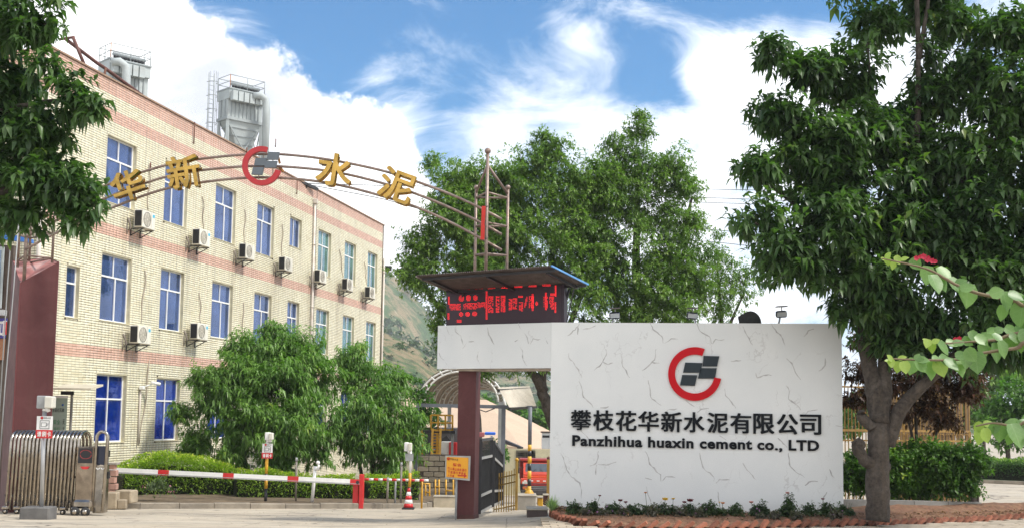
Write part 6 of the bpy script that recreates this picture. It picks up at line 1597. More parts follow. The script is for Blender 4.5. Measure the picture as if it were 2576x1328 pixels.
# ================================================================ YELLOW SIGN, IRON GATE, YELLOW RAILS
def gq(z, w, Y): return at(997.5 + .3992 * z, 798 + .3992 * w, Y)
ys_ = thing('warning_sign', 'yellow warning sign with red Chinese lettering in a grey frame on the maroon pillar', 'sign', gp(1149, 26.9))
Ysn = 26.95
b = MB(); P = [gq(308, 868, Ysn), gq(467, 872, Ysn), gq(462, 1027, Ysn), gq(306, 1012, Ysn)]; b.prism(P[::-1], (0, -.03, 0)); b.build('grey_frame', mat('aluminium_frame', (.38, .38, .36), .5), ys_)
P = [gq(316, 877, Ysn - .035), gq(453, 882, Ysn - .035), gq(450, 1014, Ysn - .035), gq(313, 1003, Ysn - .035)]
b = MB(); b.prism(P[::-1], (0, -.008, 0)); yp = b.build('yellow_panel', mat('sign_yellow', (.80, .36, .012), .5, var=.05), ys_)
def stext(t_, z0, w0, z1, w1, m_, bold=.02):
    b = MB(); n = len(t_); a = gq(z0, w1, Ysn - .05); c = gq(z1, w0, Ysn - .05); w = (c.x - a.x) / n
    for i, ch in enumerate(t_): put_text(b, ch, Vector((a.x + w * i, Ysn - .045, a.z - .006 * i)), (1, 0, 0), (0, 0, 1), w * .86, c.z - a.z, .004, bold=bold)
    b.build('red_lettering' if m_ is M_SR else 'dark_lettering', m_, yp, kind='stuff')
M_SR = mat('sign_red', (.55, .04, .01), .6)
stext('警告', 355, 918, 412, 936, M_SR); stext('行人禁止由此通行', 322, 941, 443, 958, M_SR); stext('下道通行，请走', 322, 965, 440, 980, M_SR); stext('人行道', 320, 986, 365, 1001, M_SR); stext('华新水泥', 338, 884, 390, 897, M_BLACK, 0)
b = MB(); a = gq(385, 995, Ysn - .045); c = gq(425, 996, Ysn - .045); b.bar(a, c, .006, .03); b.prism([c + Vector((0, 0, .05)), c + Vector((.07, 0, 0)), c + Vector((0, 0, -.05))], (0, -.005, 0)); b.build('red_arrow', M_SR, yp)
b = MB(); b.lathe(gq(328, 889, Ysn - .045), [(0, 0), (.035, 0), (.035, .004), (0, .004)], 12, axis=Vector((0, -1, 0))); b.build('emblem', M_SR, yp)
b = MB(); b.tube([gp(1147.5, 26.98), gq(378, 1012, 26.98)], .025, 8); b.build('post', M_GREY, ys_)

def leafgate(u0, Y0, u1, Y1, v0t, v0b, v1t, v1b, name, label):
    a0, a1 = at(u0, v0b, Y0), at(u0, v0t, Y0); b0_, b1_ = at(u1, v1b, Y1), at(u1, v1t, Y1)
    a1.x, a1.y = a0.x, a0.y; b1_.x, b1_.y = b0_.x, b0_.y
    t = thing(name, label, 'gate', a0)
    for p, q in ((a0, a1), (b0_, b1_)):
        b = MB(); b.bar(p, q, .07); b.build('stile', M_DARK, t)
    for f in (.02, .24, .74, .985):
        b = MB(); b.bar(a0.lerp(a1, f), b0_.lerp(b1_, f), .05, .06); b.build('rail', mat('worn_rail', (.30, .30, .29), .4, var=.2) if f < .9 else M_DARK, t)
    n = 12
    for i in range(1, n):
        f = i / n; p, q = a0.lerp(b0_, f), a1.lerp(b1_, f); b = MB(); b.bar(p.lerp(q, .02), p.lerp(q, .985), .02); b.build('bar', M_DARK, t)
    b = MB(); off = (b0_ - a0).normalized().cross(Vector((0, 0, 1))) * -.03
    b.prism([a0.lerp(a1, .03) + off, b0_.lerp(b1_, .03) + off, b0_.lerp(b1_, .74) + off, a0.lerp(a1, .74) + off], off * .2); b.build('sheet_panel', mat('dark_green_grey_sheet', (.07, .075, .07), .7, var=.25), t)
    return t
leafgate(1206, 27.7, 1235, 29.6, 1103, 1292, 1100, 1276, 'iron_gate_leaf', 'black iron gate leaf swung inward beside the maroon pillar')
leafgate(1240, 30.0, 1262, 32.5, 1108, 1274, 1140, 1262, 'iron_gate_leaf', 'second black gate leaf farther in, behind the first')
# golden picket barrier
def pickets(label, ups, h_px, name='picket_barrier', Yr=(30, 31), m_=None, w=.03, step=.13):
    p0, p1 = gp(ups[0], Yr[0]), gp(ups[1], Yr[1]); t = thing(name, label, 'fence', p0)
    z0_ = at(ups[0], h_px, Yr[0]).z - p0.z; L_ = (p1 - p0).length; n = int(L_ / step)
    for i in range(n + 1):
        q = p0.lerp(p1, i / n); hh = z0_ * (1.0 if i % 4 else 1.03); b = MB(); b.bar(q, q + Vector((0, 0, hh)), w); b.build('picket', m_ or M_YEL, t)
        if i % 4 == 0: b.sphere(q + Vector((0, 0, hh + .03)), .035, 8)
    for f in (.12, .88, .70):
        b = MB(); b.bar(p0 + Vector((0, 0, z0_ * f)), p1 + Vector((0, 0, z0_ * f)), .04, .03); b.build('rail', m_ or M_YEL, t)
    return t
M_GPK = mat('golden_brown_paint', (.36, .22, .04), .5, var=.3, dirt=((.15, .10, .06), .5, 6))
pickets('golden picket barrier standing across the inner drive behind the black gate leaves', (1243, 1299), 1192, Yr=(31.5, 31.0), m_=M_GPK, step=.085, w=.028)
gpst = thing('gate_post', 'golden square post at the right end of the picket barrier', 'post', gp(1299, 31))
q = gp(1299, 30.9); b = MB(); b.bbox(q + Vector((0, 0, .62)), (.07, .07, 1.25), .006); b.build('shaft', M_GPK, gpst); b = MB(); b.sphere(q + Vector((0, 0, 1.28)), .05, 10); b.build('finial', M_YEL, gpst)
gpst = thing('gate_post', 'rusty golden post touching the inner edge of the sign wall', 'post', gp(1379, 32))
q = gp(1379, 32.0); b = MB(); b.bbox(q + Vector((0, 0, .6)), (.09, .09, 1.25), .006); b.build('shaft', M_GPK, gpst); b = MB(); b.sphere(q + Vector((0, 0, 1.26)), .05, 10); b.build('finial', M_RUST, gpst)
# low blocks round the inner drive
def blk(u0, u1, v0, v1, Y, d, name, label, m_, cat='block'):
    a, c = at(u0, v1, Y), at(u1, v0, Y); t = thing(name, label, cat, (a.x, Y, a.z)); zb_ = min(a.z, ground(a.x, Y)) - .02
    b = MB(); b.bbox(((a.x + c.x) / 2, Y + d / 2, (zb_ + c.z) / 2), (c.x - a.x, d, c.z - zb_), .02); b.build('body', m_, t)
    b = MB(); b.bbox(((a.x + c.x) / 2, Y + d / 2, c.z + .015), (c.x - a.x + .03, d + .03, .03), .008); b.build('top_slab', mat('slab_edge', (.33, .29, .23), .9, var=.2), t)
    return t
blk(1326, 1378, 1283, 1302, 26.9, .9, 'planter_step', 'low dark stone step against the foot of the sign wall', mat('dark_step', (.07, .05, .045), .8, var=.3))
blk(1300, 1349, 1248, 1269, 36, 1.2, 'plinth_block', 'pale concrete base under the striped pole', M_CONC)
blk(1367, 1380, 1246, 1263, 30.5, .4, 'red_block', 'small maroon block beside the inner edge of the sign wall', M_MAROON)
blk(1352, 1366, 1252, 1265, 31.5, .4, 'yellow_block', 'yellow and black kerb block near the maroon block', M_YEL)
blk(1090, 1146, 1250, 1268, 37.5, .6, 'stone_kerb_block', 'pale stone blocks beneath the yellow rails left of the pillar', mat('pale_stone', (.46, .40, .30), .9, var=.2, bump=.4))

# striped pole, pipe portal and corrugated sheet
sp = thing('striped_pole', 'pole with yellow and black bands below and grey above, before the truck', 'pole', gp(1331, 37))
p0 = Vector((at(1331, 1250, 37).x, 37, at(1331, 1249, 37).z)); p1 = at(1334, 1023, 37); p1.x = p0.x; p1.y = 37
for i, (f0, f1, mm) in enumerate(((0, .12, M_YEL), (.12, .20, M_BLACK), (.20, .29, M_YEL), (.29, .37, M_BLACK), (.37, .45, M_YEL), (.45, .51, M_BLACK), (.51, .58, M_YEL), (.58, 1, mat('blue_grey_pole', (.12, .13, .15), .5)))):
    b = MB(); b.tube([p0.lerp(p1, f0), p0.lerp(p1, f1)], .062, 10); b.build('band', mm, sp)
b = MB(); b.lathe(p0, [(.18, 0), (.16, .1), (.08, .22)], 10); b.build('foot', M_YEL, sp)
pp = thing('pipe_portal', 'dark pipe portal crossing behind the maroon pillar at roof height', 'pipe rack', gp(1049, 41))
b = MB(); b.bar(at(1047, 1018, 41), at(1340, 1024, 41), .10, .12); b.build('cross_beam', mat('blue_grey_pole', (0, 0, 0)), pp)
for u, v in ((1049, 1018), (1267, 1022)):
    q = at(u, v, 41); b = MB(); b.bar(Vector((q.x, 41, ground(q.x, 41))), q - Vector((0, 0, .06)), .14); b.build('column', mat('blue_grey_pole', (0, 0, 0)), pp)
b = MB(); b.tube([at(1205, 1029, 41) + Vector((0, -.1, 0)), at(1222, 1035, 41), at(1245, 1026, 41)], .02, 6); b.build('loose_cable', M_WIRE, pp)
cs = thing('corrugated_roof', 'tilted pale corrugated roof sheet between fig tree limb and striped pole', 'roof', at(1300, 1000, 40))
A_, B2, C_, D_ = gq(640, 440, 40), gq(715, 568, 40), gq(882, 560, 41.5), gq(840, 430, 43)
n = 44; P = []
for j in range(2):
    for i in range(n + 1):
        t = i / n; p = (A_.lerp(D_, t)).lerp(B2.lerp(C_, t), j) + Vector((0, 0, .02 if i % 2 else -.02)); P.append(p)
b = MB(); b.add(P, [(i, i + 1, n + 2 + i, n + 1 + i) for i in range(n)]); b.build('sheet', mat('pale_galvanised_sheet', (.42, .38, .31), .6, metal=.2, var=.15, dirt=((.2, .14, .09), .4)), cs)
for j in (0.05, .95):
    b = MB(); b.bar(A_.lerp(B2, j) + Vector((0, 0, -.06)), D_.lerp(C_, j) + Vector((0, 0, -.06)), .08); b.build('purlin', M_DARK, cs)
b = MB(); b.bar(B2 - Vector((0, 0, .05)), at(1338, 1024, 37.1), .06); b.build('tie', M_DARK, cs)

# ================================================================ SHEDS BEYOND THE GATE
M_TAN = mat('dusty_tan_roof', (.50, .37, .26), .9, var=.08, vscale=.15, dirt=((.36, .26, .18), .5, .2))
st = thing('storage_hall', 'huge dusty tan pitched roof hall beyond the gate', 'hall', gp(1220, 120))
Yh = 120
rl, rr_ = at(1010, 1000, 135), at(1222, 1004, 135); e1_, e2_, e3_ = at(985, 1085, 112), at(1262, 1105, 112), at(1313, 1126, 110); e4_ = at(1395, 1127, 118); r2 = at(1400, 1090, 140)
b = MB(); b.add([rl, rr_, r2, e4_, e3_, e1_ + Vector((0, 0, 0))], [(0, 5, 4, 1), (1, 4, 3, 2)]); b.add([p + Vector((0, 0, -.4)) for p in (rl, rr_, r2, e4_, e3_, e1_)], [(0, 1, 4, 5), (1, 2, 3, 4)])
b.add([e1_, e3_, e3_ - Vector((0, 0, .4)), e1_ - Vector((0, 0, .4)), e4_, e4_ - Vector((0, 0, .4))], [(0, 3, 2, 1), (1, 2, 5, 4)]); b.build('roof', M_TAN, st)
b = MB(); zg = -4.3
b.add([zup(e1_, zg) + Vector((0, 1.5, 0)), zup(e3_, zg) + Vector((-1, 1.5, 0)), e3_ + Vector((-1, 1.5, -.5)), e1_ + Vector((0, 1.5, -.5))], [(0, 1, 2, 3)]); b.add([zup(e3_, zg) + Vector((-1, 1.5, 0)), zup(e4_, zg) + Vector((2, 1.5, 0)), e4_ + Vector((2, 1.5, -.5)), e3_ + Vector((-1, 1.5, -.5))], [(0, 1, 2, 3)])
b.build('wall', mat('cream_wall', (.52, .48, .32), .9, var=.1), st)
b = MB(); b.bar(at(1264, 1106, 111.8), at(1313, 1127, 109.8), .3, .25); b.build('dark_verge', M_DARK, st)
# lattice block wall; dark boxes stand in for the shade inside its vents
lw = thing('lattice_wall', 'cream wall with a grid of small dark vent holes behind the red truck', 'wall', gp(1340, 95))
a = at(1262, 1130, 96); c = at(1400, 1130, 96); zt2 = at(1300, 1128, 96).z
b = MB(); b.prism([zup(a, -4.3), zup(c, -4.3), Vector((c.x, 96, -4.3)) + Vector((0, .3, 0)), zup(a, -4.3) + Vector((0, .3, 0))], (0, 0, zt2 + 4.3)); b.build('wall_body', mat('cream_wall', (0, 0, 0)), lw)
for i in range(9):
    for j in range(8):
        p = gq(764 + i * 12.5, 848 + j * 13.5, 95.98); b = MB(); b.box(p, (.28, .06, .30)); b.build('vent_shade', mat('vent_shadow', (.12, .11, .08), .9, var=.2), lw)
bh = thing('barrel_roof_shed', 'open shed with brown barrel roof and white arch trusses, left of the maroon pillar', 'shed', gp(1110, 75))
cu, cv, R1 = 1160, 1010, 108
def arcp(a, Y, r=1.0): return at(cu - R1 * r * math.cos(a), cv - R1 * .82 * r * math.sin(a), 58) + Vector((0, Y - 58, 0))
P = []; n = 26; rows = 2
for Y in (58, 108):
    for i in range(n + 1): a = PI * i / n; P.append(arcp(a, Y, 1.0 + (.006 if i % 2 else 0)))
b = MB(); b.add(P, [(i, i + 1, n + 2 + i, n + 1 + i) for i in range(n)]); b.build('barrel_roof', mat('brown_barrel_sheet', (.20, .16, .12), .8, var=.3, vscale=1.2, streak=.4), bh)
for Y in (58, 66, 75, 85):
    b = MB(); b.tube([arcp(PI * i / 24, Y, 1.0) - Vector((0, 0, .1)) for i in range(25)], .05, 6); b.tube([arcp(PI * i / 24, Y, .86) for i in range(25)], .05, 6); b.build('arch_truss', M_WHITE, bh)
    for k in range(1, 12):
        b = MB(); aa = PI * k / 12; b.tube([arcp(aa, Y, .86), arcp(aa, Y, .995)], .05, 5); b.build('truss_web', M_WHITE, bh)
for s_ in (0, PI):
    for Y in (58, 85):
        q = arcp(s_, Y, .93); b = MB(); b.bar(zup(q, ground(q.x, Y)), q, .25); b.build('column', M_GREY, bh)
# yellow stair and platform, machinery and the dusty wall left of the pillar
pf = thing('yellow_platform', 'yellow railed platform and ladder stair left of the maroon pillar', 'platform', gp(1105, 50))
Yp = 50
def g3(z, w, Y=Yp): return gq(z, w, Y)
b = MB(); b.bar(g3(170, 716), g3(372, 722), .8, .12); b.build('deck', M_DARK, pf)
for z in (217, 262, 308, 353):
    b = MB(); b.tube([g3(z, 716), g3(z, 614)], .045, 6); b.build('railing_post', M_YEL, pf)
for w in (614, 662, 708):
    b = MB(); b.tube([g3(217, w), g3(353, w + 2)], .04, 6); b.build('railing_rail', M_YEL, pf)
for z in (228, 278):
    b = MB(); b.bar(g3(z, 700, Yp - .6), g3(z - 6, 870, Yp - .9), .09, .12); b.build('ladder_rail', M_YEL, pf)
for k in range(9):
    b = MB(); b.bar(g3(228, 712 + k * 18, Yp - .6), g3(278, 712 + k * 18, Yp - .6), .05); b.build('ladder_rung', M_YEL, pf)
for z in (160, 250, 345):
    q = g3(z, 1130, Yp); b = MB(); b.bar(zup(q, ground(q.x, Yp)), zup(q, g3(z, 722).z), .10); b.build('leg', M_YEL if z < 300 else M_GREY, pf)
b = MB(); b.bar(zup(g3(128, 700), ground(-4, Yp)), g3(150, 760), .08); b.bar(g3(150, 760), g3(165, 690), .08); b.build('brace', M_YEL, pf)
mc_ = thing('conveyor_machine', 'dark conveyor machinery with a small red box under the yellow platform', 'machine', gp(1110, 53))
b = MB(); b.bbox(gq(290, 785, 53), (3.0, 1.2, 1.3), .05); b.build('machine_body', mat('machine_grey', (.10, .095, .10), .8, var=.4, vscale=2), mc_)
b = MB(); b.bar(gq(200, 850, 52), gq(330, 760, 52), .3, .3); b.tube([gq(180, 860, 52), gq(250, 850, 52)], .25, 10); b.build('drive_roller', M_DARK, mc_)
b = MB(); b.bbox(gq(357, 828, 51.5), (.35, .3, .6), .03); b.build('red_box', M_RED, mc_)
b = MB(); b.bbox(gq(318, 820, 51.6), (.5, .3, .55), .03); b.build('white_box', M_WHITE, mc_)
dw = thing('brick_wall', 'dusty grey brown block wall below the platform, left of the maroon pillar', 'wall', gp(1100, 46))
bwz0 = ground(-3, 46); 
Mb = mat('dusty_block', (.25, .215, .16), .95, var=.15, vscale=4, rand=.16, bump=.3)
x0_, x1_ = gq(135, 1000, 46).x, gq(378, 1000, 46).x; ztb = gq(200, 862, 46).z; zbb = gq(200, 1145, 46).z; bw_, bh_ = .40, .20
b = MB(); b.prism([(x0_, 46.06, zbb - .6), (x1_, 46.06, zbb - .6), (x1_, 46.25, zbb - .6), (x0_, 46.25, zbb - .6)], (0, 0, ztb - zbb + .6)); b.build('mortar_core', mat('mortar', (.12, .10, .08), .95), dw)
first = None; r = 0; z = zbb - .55
while z < ztb - .1:
    x = x0_ + (bw_ / 2 if r % 2 else 0)
    while x < x1_ - bw_ + .05:
        if first is None:
            bb = MB(); bb.bbox((bw_ / 2, .05, bh_ / 2), (bw_ - .025, .10, bh_ - .025), .012); first = bb.build('block', Mb, dw, local=True); o = first
        else: o = first.copy(); COL.objects.link(o); o.parent = dw
        o.matrix_local = wm(dw).inverted() @ Matrix.Translation((x, 45.97 + rng.uniform(0, .012), z)); x += bw_
    z += bh_; r += 1
yr = thing('yellow_guard_rail', 'low yellow guard rail frame before the dusty block wall', 'railing', gp(1070, 40))
for z in (183, 208, 245, 268, 312, 358):
    q = gq(z, 1160, 40); b = MB(); b.tube([zup(q, ground(q.x, 40)), gq(z, 1045 if z < 220 else 1020, 40)], .03, 6); b.build('upright', M_YEL, yr)
for (za, zb2, w) in ((150, 212, 1047), (183, 212, 1100), (245, 270, 1065), (312, 358, 1090), (245, 358, 1140)):
    b = MB(); b.tube([gq(za, w, 40), gq(zb2, w, 40)], .028, 6); b.build('cross_rail', M_YEL, yr)
lbx = thing('light_bar', 'red and blue light bar showing just right of the maroon pillar', 'light bar', at(1215, 1090, 33))
b = MB(); b.bbox(gq(535, 737, 33), (.17, .12, .13), .02); b.build('red_lens', mat('dull_red_lens', (.35, .10, .10), .4), lbx)
b = MB(); b.bbox(gq(590, 730, 33), (.30, .12, .08), .02); b.build('blue_lens', mat('blue_lens', (.02, .13, .60), .3), lbx)
b = MB(); q = gq(600, 745, 33.1); b.bar(q, zup(q, ground(q.x, 33)), .07); b.build('white_post', M_WHITE, lbx)

# ================================================================ RED DUMP TRUCK
Yt = 85.0; tz0 = at(1340, 1246, Yt).z
X0, X1 = at(1309, 1200, Yt).x, at(1309, 1200, Yt).x + 2.5
tk = thing('dump_truck', 'red dump truck facing the gate, half hidden behind the sign wall', 'truck', ((X0 + X1) / 2, Yt, tz0))
xm = (X0 + X1) / 2; M_TR = mat('truck_red', (.62, .055, .02), .35, var=.08, coat=.3)
def zz(w): return gq(850, w, Yt).z
def cab_prism(prof, x0, x1, name, m_, par=None):
    b = MB(); b.prism([Vector((x0, y, z)) for y, z in prof], (x1 - x0, 0, 0)); return b.build(name, m_, par or tk)
b = MB(); zc0, zc1, zc2 = zz(1050), zz(985), zz(918)
cabm = cab_prism([(Yt, zc0), (Yt, zc1 - .02), (Yt + .9, zc1 + .12), (Yt + 1.25, zc2 - .03), (Yt + 2.6, zc2), (Yt + 2.6, zc0)], X0 + .22, X1 - .22, 'cab', M_TR)
b = MB(); b.prism([Vector((X0 + .36, Yt + .90, zc1 + .06)), Vector((X1 - .36, Yt + .90, zc1 + .06)), Vector((X1 - .42, Yt + 1.20, zc2 - .06)), Vector((X0 + .42, Yt + 1.20, zc2 - .06))], (0, -.03, .01)); b.build('windscreen', mat('windscreen_glass', (.05, .07, .09), .08, spec=1.0), cabm)
b = MB(); b.bbox((xm, Yt - .05, zz(1030)), (2.45, .35, .42), .05); b.build('front_panel', M_TR, tk)
b = MB(); b.bbox((xm, Yt - .16, zz(1062)), (2.30, .2, .45), .04); b.build('grille', M_BLACK, tk)
for k in range(3): b = MB(); b.box((xm, Yt - .27, zz(1052 + k * 12)), (1.9, .03, .05)); b.build('grille_bar', M_RED if k == 0 else M_GREY, tk)
b = MB(); b.bbox((xm, Yt - .2, zz(1100)), (2.4, .3, .38), .05); b.build('bumper', mat('dirty_bumper', (.05, .045, .045), .7, var=.3), tk)
for x in (X0 + .32, X1 - .32):
    b = MB(); b.bbox((x, Yt - .25, zz(1040)), (.38, .08, .18), .03); b.build('headlight', mat('headlight_glass', (.55, .55, .5), .2), tk)
    b = MB(); b.bbox((x, Yt - .27, zz(1072)), (.3, .06, .2), .03); b.build('fog_light', mat('orange_lens', (.5, .12, .03), .3), tk)
for k in range(5):
    b = MB(); b.box((X0 + .35 + k * .45, Yt - .24, zz(1027)), (.2, .02, .07)); b.build('white_marker', M_WHITE, tk)
b = MB(); b.box((X0 + .55, Yt - .37, zz(1080)), (.44, .02, .14)); b.build('number_plate', M_YEL, tk)
b = MB(); z0_, z1_ = zz(1030), zz(905); b.prism([Vector((X0 - .02, Yt + 2.8, z0_)), Vector((X1 + .02, Yt + 2.8, z0_)), Vector((X1 + .02, Yt + 7, z0_)), Vector((X0 - .02, Yt + 7, z0_))], (0, 0, z1_ - z0_)); b.build('dump_body', mat('dark_truck_red', (.30, .03, .02), .5, var=.2), tk)
b = MB(); b.bbox((xm, Yt + 2.4, zz(903)), (2.56, 1.2, .16), .03); b.build('cab_guard', mat('dark_truck_red', (0, 0, 0)), tk)
for x in (X0 + .18, X1 - .18):
    for y in (Yt + .7, Yt + 5.2):
        b = MB(); b.lathe((x, y, tz0 + .48), [(0, -.14), (.46, -.14), (.48, 0), (.46, .14), (0, .14)], 18, axis=Vector((1, 0, 0))); w = b.build('wheel', M_RUB, tk)
        b = MB(); b.lathe((x, y, tz0 + .48), [(.24, -.15), (.24, .15)], 14, axis=Vector((1, 0, 0))); b.build('rim', M_GREY, w)
for s_ in (-1, 1):
    b = MB(); xx = X0 - .12 if s_ < 0 else X1 + .12; b.bbox((xx, Yt + .5, zz(965)), (.12, .08, .42), .03); b.bar((xx, Yt + .5, zz(950)), (xx - s_ * .35, Yt + .8, zz(945)), .03); b.build('mirror', M_BLACK, tk)
for x in (-.3, .3):
    b = MB(); b.bar((xm + x * 1.2, Yt + .86, zc1 + .18), (xm + x * .4, Yt + .95, zc1 + .32), .02); b.build('wiper', M_BLACK, tk)
b = MB(); b.bbox((xm, Yt - .04, zz(1004)), (1.9, .08, .09), .02); b.build('red_hood_strip', mat('orange_red', (.70, .10, .02), .4), tk)

# ================================================================ YELLOW FENCE AND LOW WALL ON THE RIGHT
lwall = thing('low_wall', 'low concrete retaining wall running right from the sign wall behind the thick trunk', 'wall', at(2122, 1270, 26.2))
wp = [at(2121, 1256, 25.9), at(2300, 1259, 26.3), at(2470, 1263, 26.9)]
for a, c in zip(wp, wp[1:]):
    L_ = (c - a).length; n = 2
    for k in range(n):
        p, q = a.lerp(c, k / n), a.lerp(c, (k + 1) / n); d = (q - p).normalized() * .006; b = MB(); nn = Vector((0, .22, 0)); P = [zup(p + d, -.3), zup(q - d, -.3), zup(q - d, -.3) + nn, zup(p + d, -.3) + nn]; T_ = [p + d, q - d, q - d + nn, p + d + nn]
        b.hexa(P + T_); b.build('wall_panel', mat('shaded_render', (.22, .215, .20), .95, var=.15, bump=.3, dirt=((.08, .08, .07), .6, 2)), lwall)
yf = thing('metal_fence', 'tall yellow ochre bar fence behind the shrubs, right of the sign wall', 'fence', gp(2280, 30.5))
M_OCH = mat('ochre_paint', (.32, .19, .045), .6, var=.25, dirt=((.16, .08, .05), .6, 5))
fa, fb = at(2100, 1190, 30), at(2441, 1190, 31.5); zf0 = -.35
def fz(v): return at(2270, v, 30.5).z
n = 40
for i in range(n + 1):
    q = fa.lerp(fb, i / n); b = MB(); b.bar(zup(q, zf0), zup(q, fz(960 if i % 2 else 975)), .022); b.build('bar', M_OCH, yf)
for v, w in ((1083, .06), (1108, .04), (975, .04), (1190, .05)):
    b = MB(); b.bar(zup(fa, fz(v)), zup(fb, fz(v)), .03, w); b.build('rail', M_OCH, yf)
for f in (0.0, .25, .5, .75, 1.0):
    q = fa.lerp(fb, f); b = MB(); b.bar(zup(q, zf0), zup(q, fz(1083 if f == 1 else 950)), .06); b.build('post', M_OCH, yf)
for i in range(14):
    q = fa.lerp(fb, .35 + i * .048); b = MB(); c = zup(q, fz(1096)) + Vector((0, -.02, 0)); b.tube([c + Vector((.06 * math.cos(a), 0, .06 * math.sin(a))) for a in [PI * k / 5 - .5 for k in range(6)]], .012, 5); b.build('scroll', M_OCH, yf)
bf = thing('bamboo_screen', 'dense brown cane screen behind the ochre bar fence', 'screen', gp(2320, 36))
ba, bb_ = at(2240, 1150, 36), at(2436, 1150, 35); zt3 = at(2300, 965, 36).z
M_CANE = mat('dry_cane', (.25, .17, .10), .9, var=.3, vscale=2, rand=.25)
n = 64; f0 = None
for i in range(n + 1):
    q = ba.lerp(bb_, i / n); h = zt3 + .6 + rng.uniform(-.1, .15)
    if f0 is None:
        b = MB(); b.tube([(0, 0, 0), (0, 0, 1)], .034, 6); f0 = b.build('cane', M_CANE, bf, local=True); o = f0
    else: o = f0.copy(); COL.objects.link(o); o.parent = bf
    o.matrix_local = wm(bf).inverted() @ Matrix.Translation(zup(q, -.8)) @ Matrix.Rotation(rng.uniform(-.02, .02), 4, 'Y') @ Matrix.Diagonal((1, 1, h, 1))
for v in (1010, 1090):
    b = MB(); b.bar(zup(ba, at(2300, v, 36).z) - Vector((0, .05, 0)), zup(bb_, at(2300, v, 36).z) - Vector((0, .05, 0)), .04); b.build('cross_batten', M_CANE, bf)
rbk = thing('red_bucket', 'red bucket by the road edge at the end of the shrub hedge', 'bucket', gp(2449, 28.5))
q = at(2450, 1238, 28.5); b = MB(); b.lathe(q, [(.0, 0), (.07, 0), (.10, .2), (.09, .2), (.065, .02)], 14); b.build('pail', M_RED, rbk); b = MB(); b.tube([q + Vector((.1 * math.cos(a), 0, .2 + .1 * math.sin(a))) for a in [PI * i / 6 for i in range(7)]], .006, 5); b.build('handle', M_GREY, rbk)
blk(2447, 2464, 1236, 1250, 27.8, .3, 'dark_block', 'small dark block beside the red bucket at the road edge', mat('dark_step', (0, 0, 0)))
fk = thing('kerb', None, None, gp(2520, 48)); fk['kind'] = 'structure'
for i in range(9):
    a, c = gp(2455 + i * 24, 50 - i * .3), gp(2455 + (i + 1) * 24, 50 - (i + 1) * .3); d = (c - a) * .01; b = MB(); b.bar(a + d + Vector((0, 0, .06)), c - d + Vector((0, 0, .06)), .15, .16); b.build('kerb_stone', M_KERB, fk)
gs2 = MB(); gs2.add([gp(2440, 50.4, .02), gp(2680, 47.6, .02), gp(2680, 53, .03), gp(2440, 56, .03)], [(0, 1, 2, 3)]); gs2.build('verge', mat('verge_grass', (.07, .13, .03), 1, var=.4, vscale=3, bump=.6), kind='structure')

# ================================================================ FLOWER BED, BRICK EDGE, PAVING
edge_px = [(1388, 25.6), (1402, 24.6), (1430, 23.9), (1470, 23.3), (1540, 22.95), (1620, 22.9), (1760, 23.0), (1900, 23.3), (2060, 23.8), (2200, 24.4), (2400, 25.4), (2640, 26.9)]
ep = [gp(u, Y) for u, Y in edge_px]; ec = [0]
for a, c in zip(ep, ep[1:]): ec.append(ec[-1] + (c - a).length)
def eat(s):
    i = min(len(ep) - 2, max(0, int(np.searchsorted(ec, s, 'right') - 1))); t = (s - ec[i]) / (ec[i + 1] - ec[i]); return ep[i].lerp(ep[i + 1], t), (ep[i + 1] - ep[i]).normalized()
V = []; nE = 90; rowsE = 14
for j in range(rowsE + 1):
    for i in range(nE + 1):
        p, d = eat(ec[-1] * i / nE); back = Vector((p.x * 1.05 if p.x < 8 else p.x * 1.06, 26.4 + max(0, p.x - 7) * .22 + (0 if p.x > 1.3 else -.5), 0)); q = p.lerp(back, j / rowsE)
        t = j / rowsE; h = .05 + .11 * sm(0, .3, t) + .16 * sm(.2, .9, t) * sm(6.2, 8, q.x) + .035 * mnoise.fractal(Vector((q.x * 3, q.y * 3, 1)), 1, 2, 4) * (1 if j else 0)
        V.append((q.x, q.y, ground(p.x, p.y) + h))
b = MB(); b.add(V, [(j * (nE + 1) + i, j * (nE + 1) + i + 1, (j + 1) * (nE + 1) + i + 1, (j + 1) * (nE + 1) + i) for j in range(rowsE) for i in range(nE)], 0, True)
b.build('soil_bed', mat('reddish_litter_soil', (.17, .085, .05), 1, var=.45, bump=1, vscale=10, dirt=((.28, .19, .10), .7, 6)), kind='structure')
be = thing('brick_edging', 'sawtooth row of leaning red bricks edging the flower bed', 'edging', ep[0])
M_BRK = mat('red_brick', (.27, .10, .058), .9, var=.35, vscale=12, bump=.5, rand=.35, dirt=((.12, .07, .05), .7, 6))
bbk = MB(); bbk.bbox((0, 0, 0), (.25, .065, .12), .006); fB = None; s = .06
while s < ec[-1] - .1:
    p, d = eat(s); th = math.atan2(d.y, d.x); front = 1 - abs(d.y)
    if fB is None: fB = bbk.build('brick', M_BRK, be, local=True); o = fB
    else: o = fB.copy(); COL.objects.link(o); o.parent = be
    far = p.x > 7
    M_ = Matrix.Translation(Vector((p.x, p.y, ground(p.x, p.y) + .075 + rng.uniform(-.02, .015) - (.03 if far else 0)))) @ Matrix.Rotation(th + rng.uniform(-.1, .1) + PI / 2 * 0, 4, 'Z') @ Matrix.Rotation(math.radians(-38) + rng.uniform(-.22, .22), 4, 'Y') @ Matrix.Rotation(math.radians(90), 4, 'X')
    o.matrix_local = wm(be).inverted() @ M_; s += .215 + rng.uniform(-.03, .05)
